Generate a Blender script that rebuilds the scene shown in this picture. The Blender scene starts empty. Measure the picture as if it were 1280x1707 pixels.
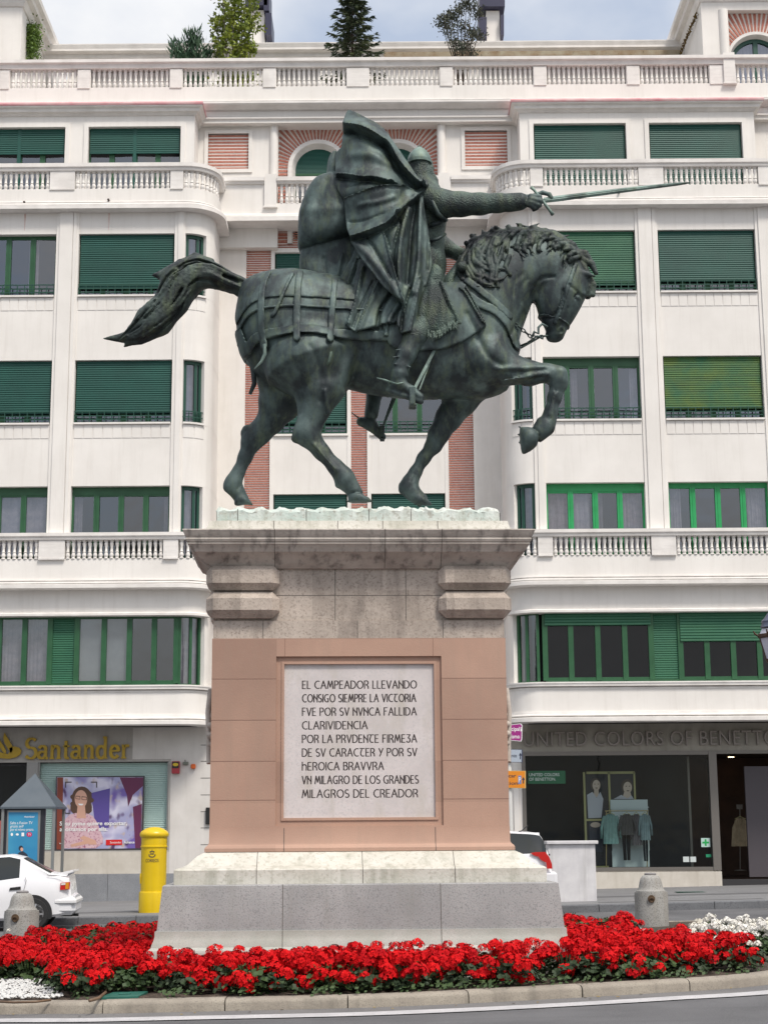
import bpy, math, random
import numpy as np
from mathutils import Vector, Matrix
R = math.radians
SC = bpy.context.scene
COL = SC.collection
random.seed(7)

# ------------------------------------------------------------------ camera
FPX = 2700.0                      # focal length in pixels of the 1280 x 1707 photograph
TILT, ROLL, EYE = R(11.35), 0.0072, 1.65
cam = bpy.data.cameras.new('camera')
cam.sensor_fit = 'VERTICAL'; cam.sensor_height = 36.0
cam.lens = FPX / 1707.0 * 36.0
cam.clip_start = 0.1; cam.clip_end = 3000
camo = bpy.data.objects.new('camera', cam); COL.objects.link(camo)
camo.matrix_world = Matrix.Translation((0, 0, EYE)) @ Matrix.Rotation(math.pi / 2 + TILT, 4, 'X') @ Matrix.Rotation(-ROLL, 4, 'Z')
SC.camera = camo

# ------------------------------------------------------------------ sky and sun
SUN_EL, SUN_AZ = R(57), R(148)    # azimuth measured from +Y (north) clockwise: front right of the facade
SKY_STRENGTH, CLOUD, SUN_POWER, EXPOSURE = 0.15, 1.50, 2.6, 0.24
CLOUD_SHIFT = (0.2, 0.0, 0.0)
wd = bpy.data.worlds.new('World'); SC.world = wd; wd.use_nodes = True
nt = wd.node_tree; nt.nodes.clear()
sky = nt.nodes.new('ShaderNodeTexSky'); sky.sky_type = 'NISHITA'; sky.sun_disc = False
sky.sun_elevation = SUN_EL; sky.sun_rotation = SUN_AZ; sky.dust_density = 2.5; sky.air_density = 1.2; sky.ozone_density = 1.5
bg1 = nt.nodes.new('ShaderNodeBackground'); bg1.inputs[1].default_value = SKY_STRENGTH
nt.links.new(sky.outputs[0], bg1.inputs[0])
# high cloud, brighter towards the zenith as an overcast sky is, with thin blue gaps
tc = nt.nodes.new('ShaderNodeTexCoord'); sx_ = nt.nodes.new('ShaderNodeSeparateXYZ'); nt.links.new(tc.outputs['Generated'], sx_.inputs[0])
zr = nt.nodes.new('ShaderNodeMapRange'); zr.inputs[1].default_value = 0.0; zr.inputs[2].default_value = 1.0; zr.inputs[3].default_value = CLOUD * 0.28; zr.inputs[4].default_value = CLOUD
nt.links.new(sx_.outputs[2], zr.inputs[0])
bg2 = nt.nodes.new('ShaderNodeBackground'); bg2.inputs[0].default_value = (1.0, 0.985, 0.965, 1); nt.links.new(zr.outputs[0], bg2.inputs[1])
mp = nt.nodes.new('ShaderNodeMapping'); mp.inputs['Scale'].default_value = (-1.0, 1.0, 1.6); mp.inputs['Location'].default_value = CLOUD_SHIFT
nz = nt.nodes.new('ShaderNodeTexNoise'); nz.inputs['Scale'].default_value = 3.0; nz.inputs['Detail'].default_value = 7; nz.inputs['Roughness'].default_value = 0.5
rp = nt.nodes.new('ShaderNodeValToRGB'); rp.color_ramp.elements[0].position = 0.40; rp.color_ramp.elements[1].position = 0.64
rp.color_ramp.elements[0].color = (0.30, 0.30, 0.30, 1); rp.color_ramp.elements[1].color = (1, 1, 1, 1)
mxs = nt.nodes.new('ShaderNodeMixShader'); wo = nt.nodes.new('ShaderNodeOutputWorld')
nt.links.new(tc.outputs['Generated'], mp.inputs[0]); nt.links.new(mp.outputs[0], nz.inputs['Vector'])
nt.links.new(nz.outputs[0], rp.inputs[0]); nt.links.new(rp.outputs[0], mxs.inputs[0])
nt.links.new(bg1.outputs[0], mxs.inputs[1]); nt.links.new(bg2.outputs[0], mxs.inputs[2]); nt.links.new(mxs.outputs[0], wo.inputs[0])
sl = bpy.data.lights.new('sun', 'SUN'); sl.energy = SUN_POWER; sl.angle = R(12); sl.color = (1.0, 0.94, 0.85)
so = bpy.data.objects.new('sun', sl); COL.objects.link(so)
so.rotation_euler = Vector((-math.sin(SUN_AZ) * math.cos(SUN_EL), -math.cos(SUN_AZ) * math.cos(SUN_EL), -math.sin(SUN_EL))).to_track_quat('-Z', 'Y').to_euler()
SC.view_settings.view_transform = 'Standard'; SC.view_settings.look = 'None'
SC.view_settings.exposure = EXPOSURE; SC.view_settings.gamma = 1.0; SC.view_settings.use_curve_mapping = False
SC.render.engine = 'CYCLES'
SC.cycles.max_bounces = 6; SC.cycles.diffuse_bounces = 3; SC.cycles.glossy_bounces = 3; SC.cycles.transparent_max_bounces = 8; SC.cycles.transmission_bounces = 3
SC.cycles.use_denoising = True

# ------------------------------------------------------------------ surveying helpers
def ray(px, py):
    a = (px - 640.0) / FPX; b = (853.5 - py) / FPX
    c, s = math.cos(ROLL), math.sin(ROLL)
    a, b = a * c + b * s, -a * s + b * c
    st, ct = math.sin(TILT), math.cos(TILT)
    return a, ct - b * st, st + b * ct
def at(px, py, Y):                # point of the photograph on the upright plane Y metres ahead
    x, y, z = ray(px, py); k = Y / y
    return Vector((x * k, Y, EYE + z * k))
def onz(px, py, zz):              # point of the photograph on the level z
    x, y, z = ray(px, py); k = (zz - EYE) / z
    return Vector((x * k, y * k, zz))
def gz(x):                        # the street rises gently to the right
    return 0.02 + 0.017 * x

# ------------------------------------------------------------------ materials
def _nodes(name):
    m = bpy.data.materials.new(name); m.use_nodes = True
    t = m.node_tree; b = t.nodes['Principled BSDF']
    return m, t, b
def _mix(t, fac, a, b, mode='MIX'):
    n = t.nodes.new('ShaderNodeMix'); n.data_type = 'RGBA'; n.blend_type = mode
    for sock, v in ((n.inputs[0], fac), (n.inputs[6], a), (n.inputs[7], b)):
        if isinstance(v, bpy.types.NodeSocket): t.links.new(v, sock)
        elif isinstance(v, (int, float)): sock.default_value = v
        else: sock.default_value = tuple(v) + (1,)
    return n.outputs[2]
def _noise(t, vec, scale, detail=5, rough=0.6, sxyz=None):
    if sxyz:
        mpn = t.nodes.new('ShaderNodeMapping'); mpn.inputs['Scale'].default_value = sxyz
        t.links.new(vec, mpn.inputs[0]); vec = mpn.outputs[0]
    n = t.nodes.new('ShaderNodeTexNoise'); n.inputs['Scale'].default_value = scale
    n.inputs['Detail'].default_value = detail; n.inputs['Roughness'].default_value = rough
    t.links.new(vec, n.inputs['Vector']); return n.outputs[0]
def _ramp(t, v, a, b):
    n = t.nodes.new('ShaderNodeMapRange'); n.inputs[1].default_value = a; n.inputs[2].default_value = b
    t.links.new(v, n.inputs[0]); return n.outputs[0]
def M(name, col, rough=0.7, col2=None, scale=2.0, speck=None, speck_scale=90, streak=None, streak_amt=0.5, bump=0.0, bump_scale=30, metal=0.0, spec=0.5, lo=0.35, hi=0.65, streak_xyz=(3.0, 3.0, 0.25), block=None, block_amt=0.16):
    m, t, b = _nodes(name)
    co = t.nodes.new('ShaderNodeTexCoord').outputs['Object']
    c = None
    if col2 is not None:
        c = _mix(t, _ramp(t, _noise(t, co, scale), lo, hi), col, col2)
    if speck is not None:
        f = _ramp(t, _noise(t, co, speck_scale, 2, 0.7), 0.52, 0.66)
        c = _mix(t, f, c if c is not None else col, speck)
    if streak is not None:
        f = _ramp(t, _noise(t, co, 2.0, 6, 0.62, streak_xyz), 0.50, 0.72)
        mm = t.nodes.new('ShaderNodeMath'); mm.operation = 'MULTIPLY'; mm.inputs[1].default_value = streak_amt
        t.links.new(f, mm.inputs[0])
        c = _mix(t, mm.outputs[0], c if c is not None else col, streak)
    if block:                                        # each block of masonry has a tone of its own
        v1 = t.nodes.new('ShaderNodeVectorMath'); v1.operation = 'SUBTRACT'; v1.inputs[1].default_value = block[0]; t.links.new(co, v1.inputs[0])
        v2 = t.nodes.new('ShaderNodeVectorMath'); v2.operation = 'DIVIDE'; v2.inputs[1].default_value = block[1]; t.links.new(v1.outputs[0], v2.inputs[0])
        v3 = t.nodes.new('ShaderNodeVectorMath'); v3.operation = 'FLOOR'; t.links.new(v2.outputs[0], v3.inputs[0])
        wn = t.nodes.new('ShaderNodeTexWhiteNoise'); t.links.new(v3.outputs[0], wn.inputs['Vector'])
        mr = t.nodes.new('ShaderNodeMapRange'); mr.inputs[3].default_value = 1 - block_amt; mr.inputs[4].default_value = 1 + block_amt*0.6; t.links.new(wn.outputs['Value'], mr.inputs[0])
        vm = t.nodes.new('ShaderNodeVectorMath'); vm.operation = 'SCALE'; t.links.new(c, vm.inputs[0]); t.links.new(mr.outputs[0], vm.inputs['Scale']); c = vm.outputs[0]
    if c is None: b.inputs['Base Color'].default_value = tuple(col) + (1,)
    else: t.links.new(c, b.inputs['Base Color'])
    b.inputs['Roughness'].default_value = rough; b.inputs['Metallic'].default_value = metal
    b.inputs['Specular IOR Level'].default_value = spec
    if bump:
        bn = t.nodes.new('ShaderNodeBump'); bn.inputs['Strength'].default_value = bump; bn.inputs['Distance'].default_value = 0.02
        t.links.new(_noise(t, co, bump_scale, 4, 0.6), bn.inputs['Height']); t.links.new(bn.outputs[0], b.inputs['Normal'])
    return m
def glass(name, tint, refl, body=(0.02, 0.022, 0.025), see=0.6, rough=0.03):
    m, t, b = _nodes(name); t.nodes.remove(b)
    out = [n for n in t.nodes if n.type == 'OUTPUT_MATERIAL'][0]
    tr = t.nodes.new('ShaderNodeBsdfTransparent'); tr.inputs[0].default_value = tuple(tint) + (1,)
    di = t.nodes.new('ShaderNodeBsdfDiffuse'); di.inputs[0].default_value = tuple(body) + (1,)
    gl = t.nodes.new('ShaderNodeBsdfGlossy'); gl.inputs['Roughness'].default_value = rough; gl.inputs[0].default_value = (0.93, 0.95, 1, 1)
    co = t.nodes.new('ShaderNodeTexCoord').outputs['Object']
    bn = t.nodes.new('ShaderNodeBump'); bn.inputs['Strength'].default_value = 0.12; bn.inputs['Distance'].default_value = 0.06
    t.links.new(_noise(t, co, 1.1, 2), bn.inputs['Height']); t.links.new(bn.outputs[0], gl.inputs['Normal'])
    m1 = t.nodes.new('ShaderNodeMixShader'); m1.inputs[0].default_value = see
    t.links.new(di.outputs[0], m1.inputs[1]); t.links.new(tr.outputs[0], m1.inputs[2])
    m2 = t.nodes.new('ShaderNodeMixShader'); m2.inputs[0].default_value = refl
    t.links.new(m1.outputs[0], m2.inputs[1]); t.links.new(gl.outputs[0], m2.inputs[2]); t.links.new(m2.outputs[0], out.inputs[0])
    return m

PLASTER = M('white_plaster', (0.80, 0.77, 0.735), 0.85, (0.73, 0.70, 0.665), 0.7, streak=(0.57, 0.535, 0.49), streak_amt=0.26, bump=0.08, bump_scale=60)
PLASTER2 = M('cream_plaster', (0.77, 0.735, 0.70), 0.85, (0.71, 0.675, 0.635), 1.1, streak=(0.52, 0.48, 0.43), streak_amt=0.25, bump=0.08, bump_scale=60)
TRIM = M('white_trim', (0.80, 0.77, 0.74), 0.8, (0.68, 0.65, 0.62), 2.2, streak=(0.45, 0.42, 0.40), streak_amt=0.30, streak_xyz=(0.6, 0.6, 6.0))
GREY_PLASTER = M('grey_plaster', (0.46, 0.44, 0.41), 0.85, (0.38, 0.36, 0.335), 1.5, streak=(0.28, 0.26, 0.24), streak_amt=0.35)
CREAM_WALL = M('cream_wall', (0.60, 0.56, 0.50), 0.85, (0.52, 0.48, 0.42), 2.5, streak=(0.40, 0.36, 0.30), streak_amt=0.4)
BRICK = M('red_brick', (0.47, 0.175, 0.125), 0.85, (0.37, 0.125, 0.095), 3.0, speck=(0.55, 0.32, 0.24), speck_scale=25)
MORTAR = M('white_mortar', (0.80, 0.75, 0.71), 0.9)
GREEN = M('green_paint', (0.014, 0.078, 0.030), 0.45, (0.022, 0.10, 0.04), 3)
GREEN_LT = M('bright_green_paint', (0.012, 0.27, 0.075), 0.4, (0.02, 0.32, 0.10), 4)
GREEN_DK = M('dark_green_paint', (0.008, 0.06, 0.04), 0.45)
SHUT = M('green_shutter', (0.004, 0.078, 0.058), 0.5, (0.003, 0.062, 0.047), 1.2)
SHUT_OLIVE = M('faded_olive_shutter', (0.085, 0.15, 0.018), 0.6, (0.02, 0.12, 0.045), 1.3, streak=(0.02, 0.06, 0.02), streak_amt=0.8, streak_xyz=(0.3, 0.3, 9))
SHUT_MID = M('sun_faded_shutter', (0.014, 0.105, 0.055), 0.55, (0.022, 0.125, 0.062), 2.0, streak=(0.02, 0.09, 0.03), streak_amt=0.6, streak_xyz=(0.3, 0.3, 8))
PANE = glass('window_glass', (0.62, 0.62, 0.65), 0.17, see=0.85)
PANE_DK = glass('dark_window_glass', (0.45, 0.47, 0.52), 0.045, see=0.9)
SHOPGLASS = glass('shop_glass', (0.80, 0.86, 0.84), 0.022, see=0.96)
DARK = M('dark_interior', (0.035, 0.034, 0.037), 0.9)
CURTAIN = M('curtain', (0.52, 0.50, 0.55), 0.9, (0.38, 0.37, 0.42), 6, streak=(0.25, 0.25, 0.3), streak_amt=0.6, streak_xyz=(9, 9, 0.3))
BLIND = M('pale_blind', (0.52, 0.58, 0.56), 0.7, (0.44, 0.50, 0.49), 2)
CREVICE = M('dark_crevice', (0.13, 0.115, 0.105), 0.95, (0.30, 0.275, 0.25), 3.0)  # dark tone for the thin strips set into the moulding crevices
RUST = M('red_gutter_paint', (0.56, 0.25, 0.27), 0.7, (0.62, 0.42, 0.42), 2.5)

# ------------------------------------------------------------------ objects
def wloc(o):
    v = Vector((0, 0, 0))
    while o is not None: v = v + o.location; o = o.parent
    return v
def tag(o, label=None, cat=None, group=None, kind=None):
    if label: o['label'] = label
    if cat: o['category'] = cat
    if group: o['group'] = group
    if kind: o['kind'] = kind
    return o
def empty(name, loc, label, cat, group=None):
    o = bpy.data.objects.new(name, None); COL.objects.link(o); o.location = loc
    o.empty_display_size = 0.2
    return tag(o, label, cat, group)
def link_mesh(name, me, mat, parent=None):
    if mat is not None:
        for mm in (mat if isinstance(mat, (list, tuple)) else [mat]): me.materials.append(mm)
    o = bpy.data.objects.new(name, me); COL.objects.link(o)
    if parent is not None: o.parent = parent
    return o
class MB:
    """collects geometry in world space (or in the parent's own space) and links it as one mesh object"""
    def __init__(s): s.v = []; s.f = []; s.mi = []; s.cur = 0
    def add(s, verts, faces):
        n = len(s.v); s.v.extend([tuple(p) for p in verts])
        s.f.extend([tuple(i + n for i in f) for f in faces]); s.mi.extend([s.cur] * len(faces)); return s
    def box(s, x0, x1, y0, y1, z0, z1, bev=0.0):
        if bev > 0:
            b = min(bev, abs(x1 - x0) / 3, abs(y1 - y0) / 3, abs(z1 - z0) / 3)
            vs = []; idx = {}
            for i, (xa, xs) in enumerate(((x0, 1), (x1, -1))):
                for j, (ya, ys) in enumerate(((y0, 1), (y1, -1))):
                    for k, (za, zs) in enumerate(((z0, 1), (z1, -1))):
                        for ax in range(3):
                            p = [xa + xs * b, ya + ys * b, za + zs * b]; p[ax] = (xa, ya, za)[ax]
                            idx[(i, j, k, ax)] = len(vs); vs.append(p)
            fs = []
            g = lambda i, j, k, a: idx[(i, j, k, a)]
            for i in (0, 1): fs.append((g(i,0,0,0), g(i,1,0,0), g(i,1,1,0), g(i,0,1,0)))
            for j in (0, 1): fs.append((g(0,j,0,1), g(1,j,0,1), g(1,j,1,1), g(0,j,1,1)))
            for k in (0, 1): fs.append((g(0,0,k,2), g(1,0,k,2), g(1,1,k,2), g(0,1,k,2)))
            for j in (0, 1):
                for k in (0, 1): fs.append((g(0,j,k,1), g(1,j,k,1), g(1,j,k,2), g(0,j,k,2)))
            for i in (0, 1):
                for k in (0, 1): fs.append((g(i,0,k,0), g(i,1,k,0), g(i,1,k,2), g(i,0,k,2)))
                for j in (0, 1): fs.append((g(i,j,0,0), g(i,j,1,0), g(i,j,1,1), g(i,j,0,1)))
            for i in (0, 1):
                for j in (0, 1):
                    for k in (0, 1): fs.append((g(i,j,k,0), g(i,j,k,1), g(i,j,k,2)))
            return s.add(vs, fs)
        return s.add([(x0,y0,z0),(x1,y0,z0),(x1,y1,z0),(x0,y1,z0),(x0,y0,z1),(x1,y0,z1),(x1,y1,z1),(x0,y1,z1)],
                     [(0,3,2,1),(4,5,6,7),(0,1,5,4),(1,2,6,5),(2,3,7,6),(3,0,4,7)])
    def frustum(s, cx, cy, ax, ay, z0, bx, by, z1):
        return s.add([(cx-ax,cy-ay,z0),(cx+ax,cy-ay,z0),(cx+ax,cy+ay,z0),(cx-ax,cy+ay,z0),(cx-bx,cy-by,z1),(cx+bx,cy-by,z1),(cx+bx,cy+by,z1),(cx-bx,cy+by,z1)],
                     [(0,3,2,1),(4,5,6,7),(0,1,5,4),(1,2,6,5),(2,3,7,6),(3,0,4,7)])
    def prism(s, poly, y0, y1):           # outline in x,z swept along y
        n = len(poly)
        return s.add([(p[0], y0, p[1]) for p in poly] + [(p[0], y1, p[1]) for p in poly],
                     [tuple(range(n)), tuple(range(2*n-1, n-1, -1))] + [(i, (i+1) % n, n + (i+1) % n, n + i) for i in range(n)])
    def lathe(s, prof, c, n=16, a0=0.0, a1=2*math.pi):   # prof: (radius, z) from below
        full = abs(a1 - a0 - 2*math.pi) < 1e-6
        m = n if full else n + 1
        vs = [(c[0] + r*math.cos(a0 + (a1-a0)*k/n), c[1] + r*math.sin(a0 + (a1-a0)*k/n), c[2] + z) for (r, z) in prof for k in range(m)]
        fs = []
        for i in range(len(prof)-1):
            for k in range(n):
                k2 = (k+1) % m
                fs.append((i*m+k, i*m+k2, (i+1)*m+k2, (i+1)*m+k))
        if full:
            fs.append(tuple(range(m-1, -1, -1))); fs.append(tuple((len(prof)-1)*m + k for k in range(m)))
        return s.add(vs, fs)
    def tube(s, pts, r, n=8, cap=True):
        pts = [Vector(p) for p in pts]; rs = r if isinstance(r, (list, tuple)) else [r]*len(pts)
        vs = []; up = None
        for i, p in enumerate(pts):
            d = (pts[min(i+1, len(pts)-1)] - pts[max(i-1, 0)]).normalized()
            if up is None: up = Vector((0,0,1)) if abs(d.z) < 0.9 else Vector((1,0,0))
            a = d.cross(up).normalized(); b = a.cross(d).normalized(); up = b
            for k in range(n):
                t = 2*math.pi*k/n; vs.append(p + a*(rs[i]*math.cos(t)) + b*(rs[i]*math.sin(t)))
        fs = [(i*n+k, i*n+(k+1)%n, (i+1)*n+(k+1)%n, (i+1)*n+k) for i in range(len(pts)-1) for k in range(n)]
        if cap: fs += [tuple(range(n-1,-1,-1)), tuple((len(pts)-1)*n+k for k in range(n))]
        return s.add(vs, fs)
    def sweep(s, path, prof, close_path=False, caps=True):
        """path: (x, y, nx, ny) outward normals; prof: closed outline of (out, z)"""
        n = len(prof)
        vs = [(x + nx*o, y + ny*o, z) for (x, y, nx, ny) in path for (o, z) in prof]
        m = len(path)
        fs = [(i*n+k, ((i+1) % m)*n+k, ((i+1) % m)*n+(k+1)%n, i*n+(k+1)%n) for i in range(m if close_path else m-1) for k in range(n)]
        if caps and not close_path: fs += [tuple(range(n)), tuple((m-1)*n + k for k in range(n-1, -1, -1))]
        return s.add(vs, fs)
    def grid(s, P):                       # P: rows of points
        r, c = len(P), len(P[0])
        return s.add([p for row in P for p in row], [(i*c+j, i*c+j+1, (i+1)*c+j+1, (i+1)*c+j) for i in range(r-1) for j in range(c-1)])
    def build(s, name, mat, parent=None, smooth=False, local=False, label=None, angle=None):
        me = bpy.data.meshes.new(name)
        if parent is not None and not local:
            o = wloc(parent); vs = [(p[0]-o.x, p[1]-o.y, p[2]-o.z) for p in s.v]
        else: vs = s.v
        me.from_pydata(vs, [], s.f)
        if any(s.mi): me.polygons.foreach_set('material_index', s.mi)
        me.update()
        import bmesh
        bm = bmesh.new(); bm.from_mesh(me); bmesh.ops.recalc_face_normals(bm, faces=bm.faces); bm.to_mesh(me); bm.free()
        if smooth:
            me.polygons.foreach_set('use_smooth', [True]*len(me.polygons))
            if angle: me.set_sharp_from_angle(angle=R(angle))
        ob = link_mesh(name, me, mat, parent)
        if label: ob['label'] = label
        return ob
def copy_tree(o, parent=None):
    c = o.copy(); COL.objects.link(c)
    if parent is not None: c.parent = parent
    for ch in list(o.children): copy_tree(ch, c)
    return c
def text_mesh(body, height, width=None, extrude=0.01, bold=0.0, shear=0.0, spacing=1.0):
    """letters of the built-in typeface as plain geometry: x right, z up, origin at the left of the baseline"""
    cu = bpy.data.curves.new('lettering', 'FONT'); cu.body = body; cu.size = 1.0; cu.extrude = 0.0; cu.offset = bold; cu.shear = shear; cu.space_character = spacing
    cu.resolution_u = 3
    ob = bpy.data.objects.new('lettering', cu); COL.objects.link(ob)
    dg = bpy.context.evaluated_depsgraph_get(); dg.update()
    me = bpy.data.meshes.new_from_object(ob.evaluated_get(dg))
    vs = [v.co.copy() for v in me.vertices]; fs = [tuple(p.vertices) for p in me.polygons]
    bpy.data.objects.remove(ob); bpy.data.curves.remove(cu); bpy.data.meshes.remove(me)
    k = height / 0.70
    w = max(v.x for v in vs) - min(v.x for v in vs); x0 = min(v.x for v in vs)
    kx = k if width is None else width / w
    vs = [((v.x - x0) * kx, v.y * k) for v in vs]
    # outline edges for the thickness
    ec = {}
    for f in fs:
        for a, b in zip(f, f[1:] + f[:1]): ec[(a, b)] = 1
    rim = [(a, b) for (a, b) in ec if (b, a) not in ec]
    n = len(vs)
    P = [(x, 0.0, z) for x, z in vs] + ([(x, extrude, z) for x, z in vs] if extrude else [])
    F = list(fs)
    if extrude: F += [(b, a, a + n, b + n) for a, b in rim]
    return P, F
def put_text(mb, body, org, height, width=None, extrude=0.01, ux=(1,0,0), **kw):
    P, F = text_mesh(body, height, width, extrude, **kw)
    ux = Vector(ux); uy = Vector((-ux.y, ux.x, 0))
    mb.add([tuple(Vector(org) + ux*p[0] + uy*p[1] + Vector((0,0,p[2]))) for p in P], F)
# ================================================================== the apartment building
AX = -0.70                        # its axis of symmetry
YB, YR = 43.0, 45.2               # front of the bays, wall of the central recess
PS, RC = 4.80, 0.75               # where a bay's front starts to turn, and the radius of the turn
BLD = empty('apartment_building', (AX, YB, 0.3), 'white six storey apartment block with green shutters, stone balustrades and rounded bays behind the statue', 'building')
def zl(px, py, Y): return at(px, py, Y).z
def PT(side, p, off=0.0):         # side -1 left bay, +1 right bay
    if p >= PS: x, y, nx, ny = p, YB, 0.0, -1.0
    else:
        a = (PS - p) / RC
        if a <= math.pi / 2: nx, ny = -math.sin(a), -math.cos(a); x, y = PS + RC*nx, YB + RC + RC*ny
        else: nx, ny = -1.0, 0.0; x, y = PS - RC, YB + RC + (a - math.pi/2) * RC
    return (AX + side*x, y, side*nx, ny)
PEND = PS - RC*math.pi/2 - (YR - YB - RC)
def path(side, p0, p1):
    ps = {p0, p1}
    for k in range(0, 13):
        q = PS - RC * math.pi/2 * k/12
        if min(p0, p1) < q < max(p0, p1): ps.add(q)
    return [PT(side, q) for q in sorted(ps, reverse=True)]
def rect(o0, o1, z0, z1): return [(o0, z0), (o1, z0), (o1, z1), (o0, z1)]
def U(u): return AX + u

# ---- levels of the bays
Z = dict(sof=4.59, c1=4.84, w1s=5.62, w1t=7.58, c2b=8.20, c2t=8.46, b2=9.03, r2=9.53, rt2=9.72, w2t=11.06, w3s=12.80, w3t=14.62, w4s=16.46, w4t=18.30, c5b=18.93, c5t=19.22, b5=19.60, r5=20.13, rt5=20.34)
FAR = 14.0
def strip(name, mat, side, p0, p1, prof, smooth=True):
    m = MB(); m.sweep(path(side, p0, p1), prof); return m.build(name, mat, BLD, smooth=smooth, angle=35)
def moulding(o, z0, z1, steps):
    """a stepped cornice outline from wall out to o"""
    pr = [(-0.30, z0)]
    n = len(steps)
    for k, (f, g) in enumerate(steps): pr.append((o*f, z0 + (z1-z0)*g))
    pr.append((-0.30, z1)); return pr
for sd in (-1, 1):
    strip('spandrel', PLASTER, sd, FAR, PEND, rect(-0.35, 0.0, Z['w3t'], Z['w4s']))
    strip('spandrel', PLASTER, sd, FAR, PEND, rect(-0.35, 0.0, Z['w2t'], Z['w3s']))
    strip('spandrel', PLASTER, sd, FAR, PEND, rect(-0.35, 0.0, Z['w4t'], Z['c5b']))
    strip('spandrel', PLASTER, sd, FAR, PEND, rect(-0.35, 0.02, Z['w1t'], Z['c2b']))
    strip('spandrel', PLASTER, sd, FAR, PEND, rect(-0.35, 0.06, Z['c1'], Z['w1s'] - 0.16))
    strip('sill', TRIM, sd, FAR, PEND, moulding(0.16, Z['w1s'] - 0.17, Z['w1s'] + 0.02, [(0.45, 0), (0.5, 0.35), (0.85, 0.42), (0.9, 0.75), (1.0, 0.8), (1.0, 1.0)]))
    strip('cornice', TRIM, sd, FAR, PEND, moulding(0.24, Z['sof'], Z['c1'] + 0.02, [(0.9, 0), (1.0, 0.03), (1.0, 0.40), (0.72, 0.48), (0.68, 0.68), (0.45, 0.75), (0.4, 1.0)]))
    strip('cornice', TRIM, sd, FAR, PEND, moulding(0.36, Z['c2b'], Z['c2t'], [(0.85, 0), (1.0, 0.04), (1.0, 0.42), (0.82, 0.5), (0.78, 0.72), (0.62, 0.8), (0.60, 1.0)]))
    strip('cornice', TRIM, sd, FAR, PEND, moulding(0.30, Z['c5b'], Z['c5t'], [(0.85, 0), (1.0, 0.04), (1.0, 0.40), (0.80, 0.5), (0.74, 0.72), (0.50, 0.8), (0.42, 1.0)]))
    strip('parapet', PLASTER, sd, FAR, PEND, rect(-0.10, 0.17, Z['c2t'] - 0.01, Z['b2']))
    strip('parapet', PLASTER, sd, FAR, PEND, rect(-0.22, 0.10, Z['c5t'] - 0.01, Z['b5']))
    strip('lintel', TRIM, sd, FAR, PS - RC*1.2, moulding(0.13, Z['w1t'] - 0.09, Z['w1t'] + 0.01, [(0.7, 0), (1.0, 0.1), (1.0, 0.7), (0.6, 1.0)]))
    strip('balcony_floor', GREY_PLASTER, sd, FAR, PEND, rect(-1.6, -0.22, Z['c5t'] - 0.2, Z['c5t'] + 0.05))
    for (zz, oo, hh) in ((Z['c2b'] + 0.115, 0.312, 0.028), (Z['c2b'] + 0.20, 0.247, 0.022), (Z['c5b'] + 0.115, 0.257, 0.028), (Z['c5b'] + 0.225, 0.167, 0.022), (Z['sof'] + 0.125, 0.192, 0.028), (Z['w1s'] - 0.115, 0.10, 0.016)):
        strip('crevice_line', CREVICE, sd, FAR, PEND, rect(oo - 0.1, oo + 0.003, zz, zz + hh))
    # plain wall at the end of each turn, floor by floor
    for za, zb in ((Z['b2'] - 0.6, Z['w2t']), (Z['w3s'], Z['w3t']), (Z['w4s'], Z['w4t'])):
        strip('corner_wall', PLASTER, sd, PS - RC*0.84, PEND, rect(-0.35, 0.0, za - 0.01, zb + 0.01))
    strip('corner_wall', PLASTER, sd, PS - RC*1.06, PEND, rect(-0.35, 0.0, Z['w1s'] - 0.1, Z['w1t'] + 0.01))
    # pilasters
    for (a, b) in ((PS, 5.10), (7.78, 8.41), (11.14, 11.75)):
        for (z0, z1) in ((Z['b2'] - 0.6, Z['c5b'] + 0.01),):
            m = MB(); xa, xb = sorted((U(sd*(a+0.001)), U(sd*(b-0.001))))
            m.box(xa, xb, YB - 0.035, YB + 0.345, z0, z1)
            w = (xb - xa)
            if w > 0.5: m.box(xa + 0.09, xb - 0.17, YB - 0.075, YB - 0.034, z0, z1); m.box(xb - 0.15, xb - 0.06, YB - 0.06, YB - 0.034, z0, z1)
            else: m.box(xa + 0.10, xb - 0.05, YB - 0.065, YB - 0.034, z0, z1)
            m.build('pilaster', PLASTER, BLD)
    # grooved drip courses under the sills
    for zs, segs in ((Z['w4s'], True), (Z['w3s'], True)):
        for (a, b) in ((5.12, 7.76), (8.43, 11.12), (PS - RC*0.84, PS - 0.02)):
            m = MB(); m.sweep(path(sd, b, a), [(-0.2, zs - 0.02), (0.07, zs - 0.02), (0.07, zs + 0.03), (-0.2, zs + 0.035)])
            m.build('window_sill', TRIM, BLD)
            m = MB(); n = max(2, int((b - a) / 0.24)); g = (b - a) / n
            for k in range(n): m.sweep(path(sd, a + g*(k+1) - 0.012, a + g*k + 0.012), [(-0.05, zs - 0.40), (0.012, zs - 0.40), (0.018, zs - 0.04), (-0.05, zs - 0.04)])
            m.build('grooved_course', PLASTER, BLD)
m = MB()
for sd in (-1, 1):
    xa, xb = sorted((U(sd*4.6), U(sd*FAR)))
    m.box(xa, xb, YB + 1.55, YB + 1.6, 4.6, 19.0)
    for zz in (4.75, 8.3, 11.9, 15.6, 18.95): m.box(xa, xb, YB + 0.34, YB + 1.55, zz - 0.1, zz)
m.build('interior_wall', DARK, BLD)

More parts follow.
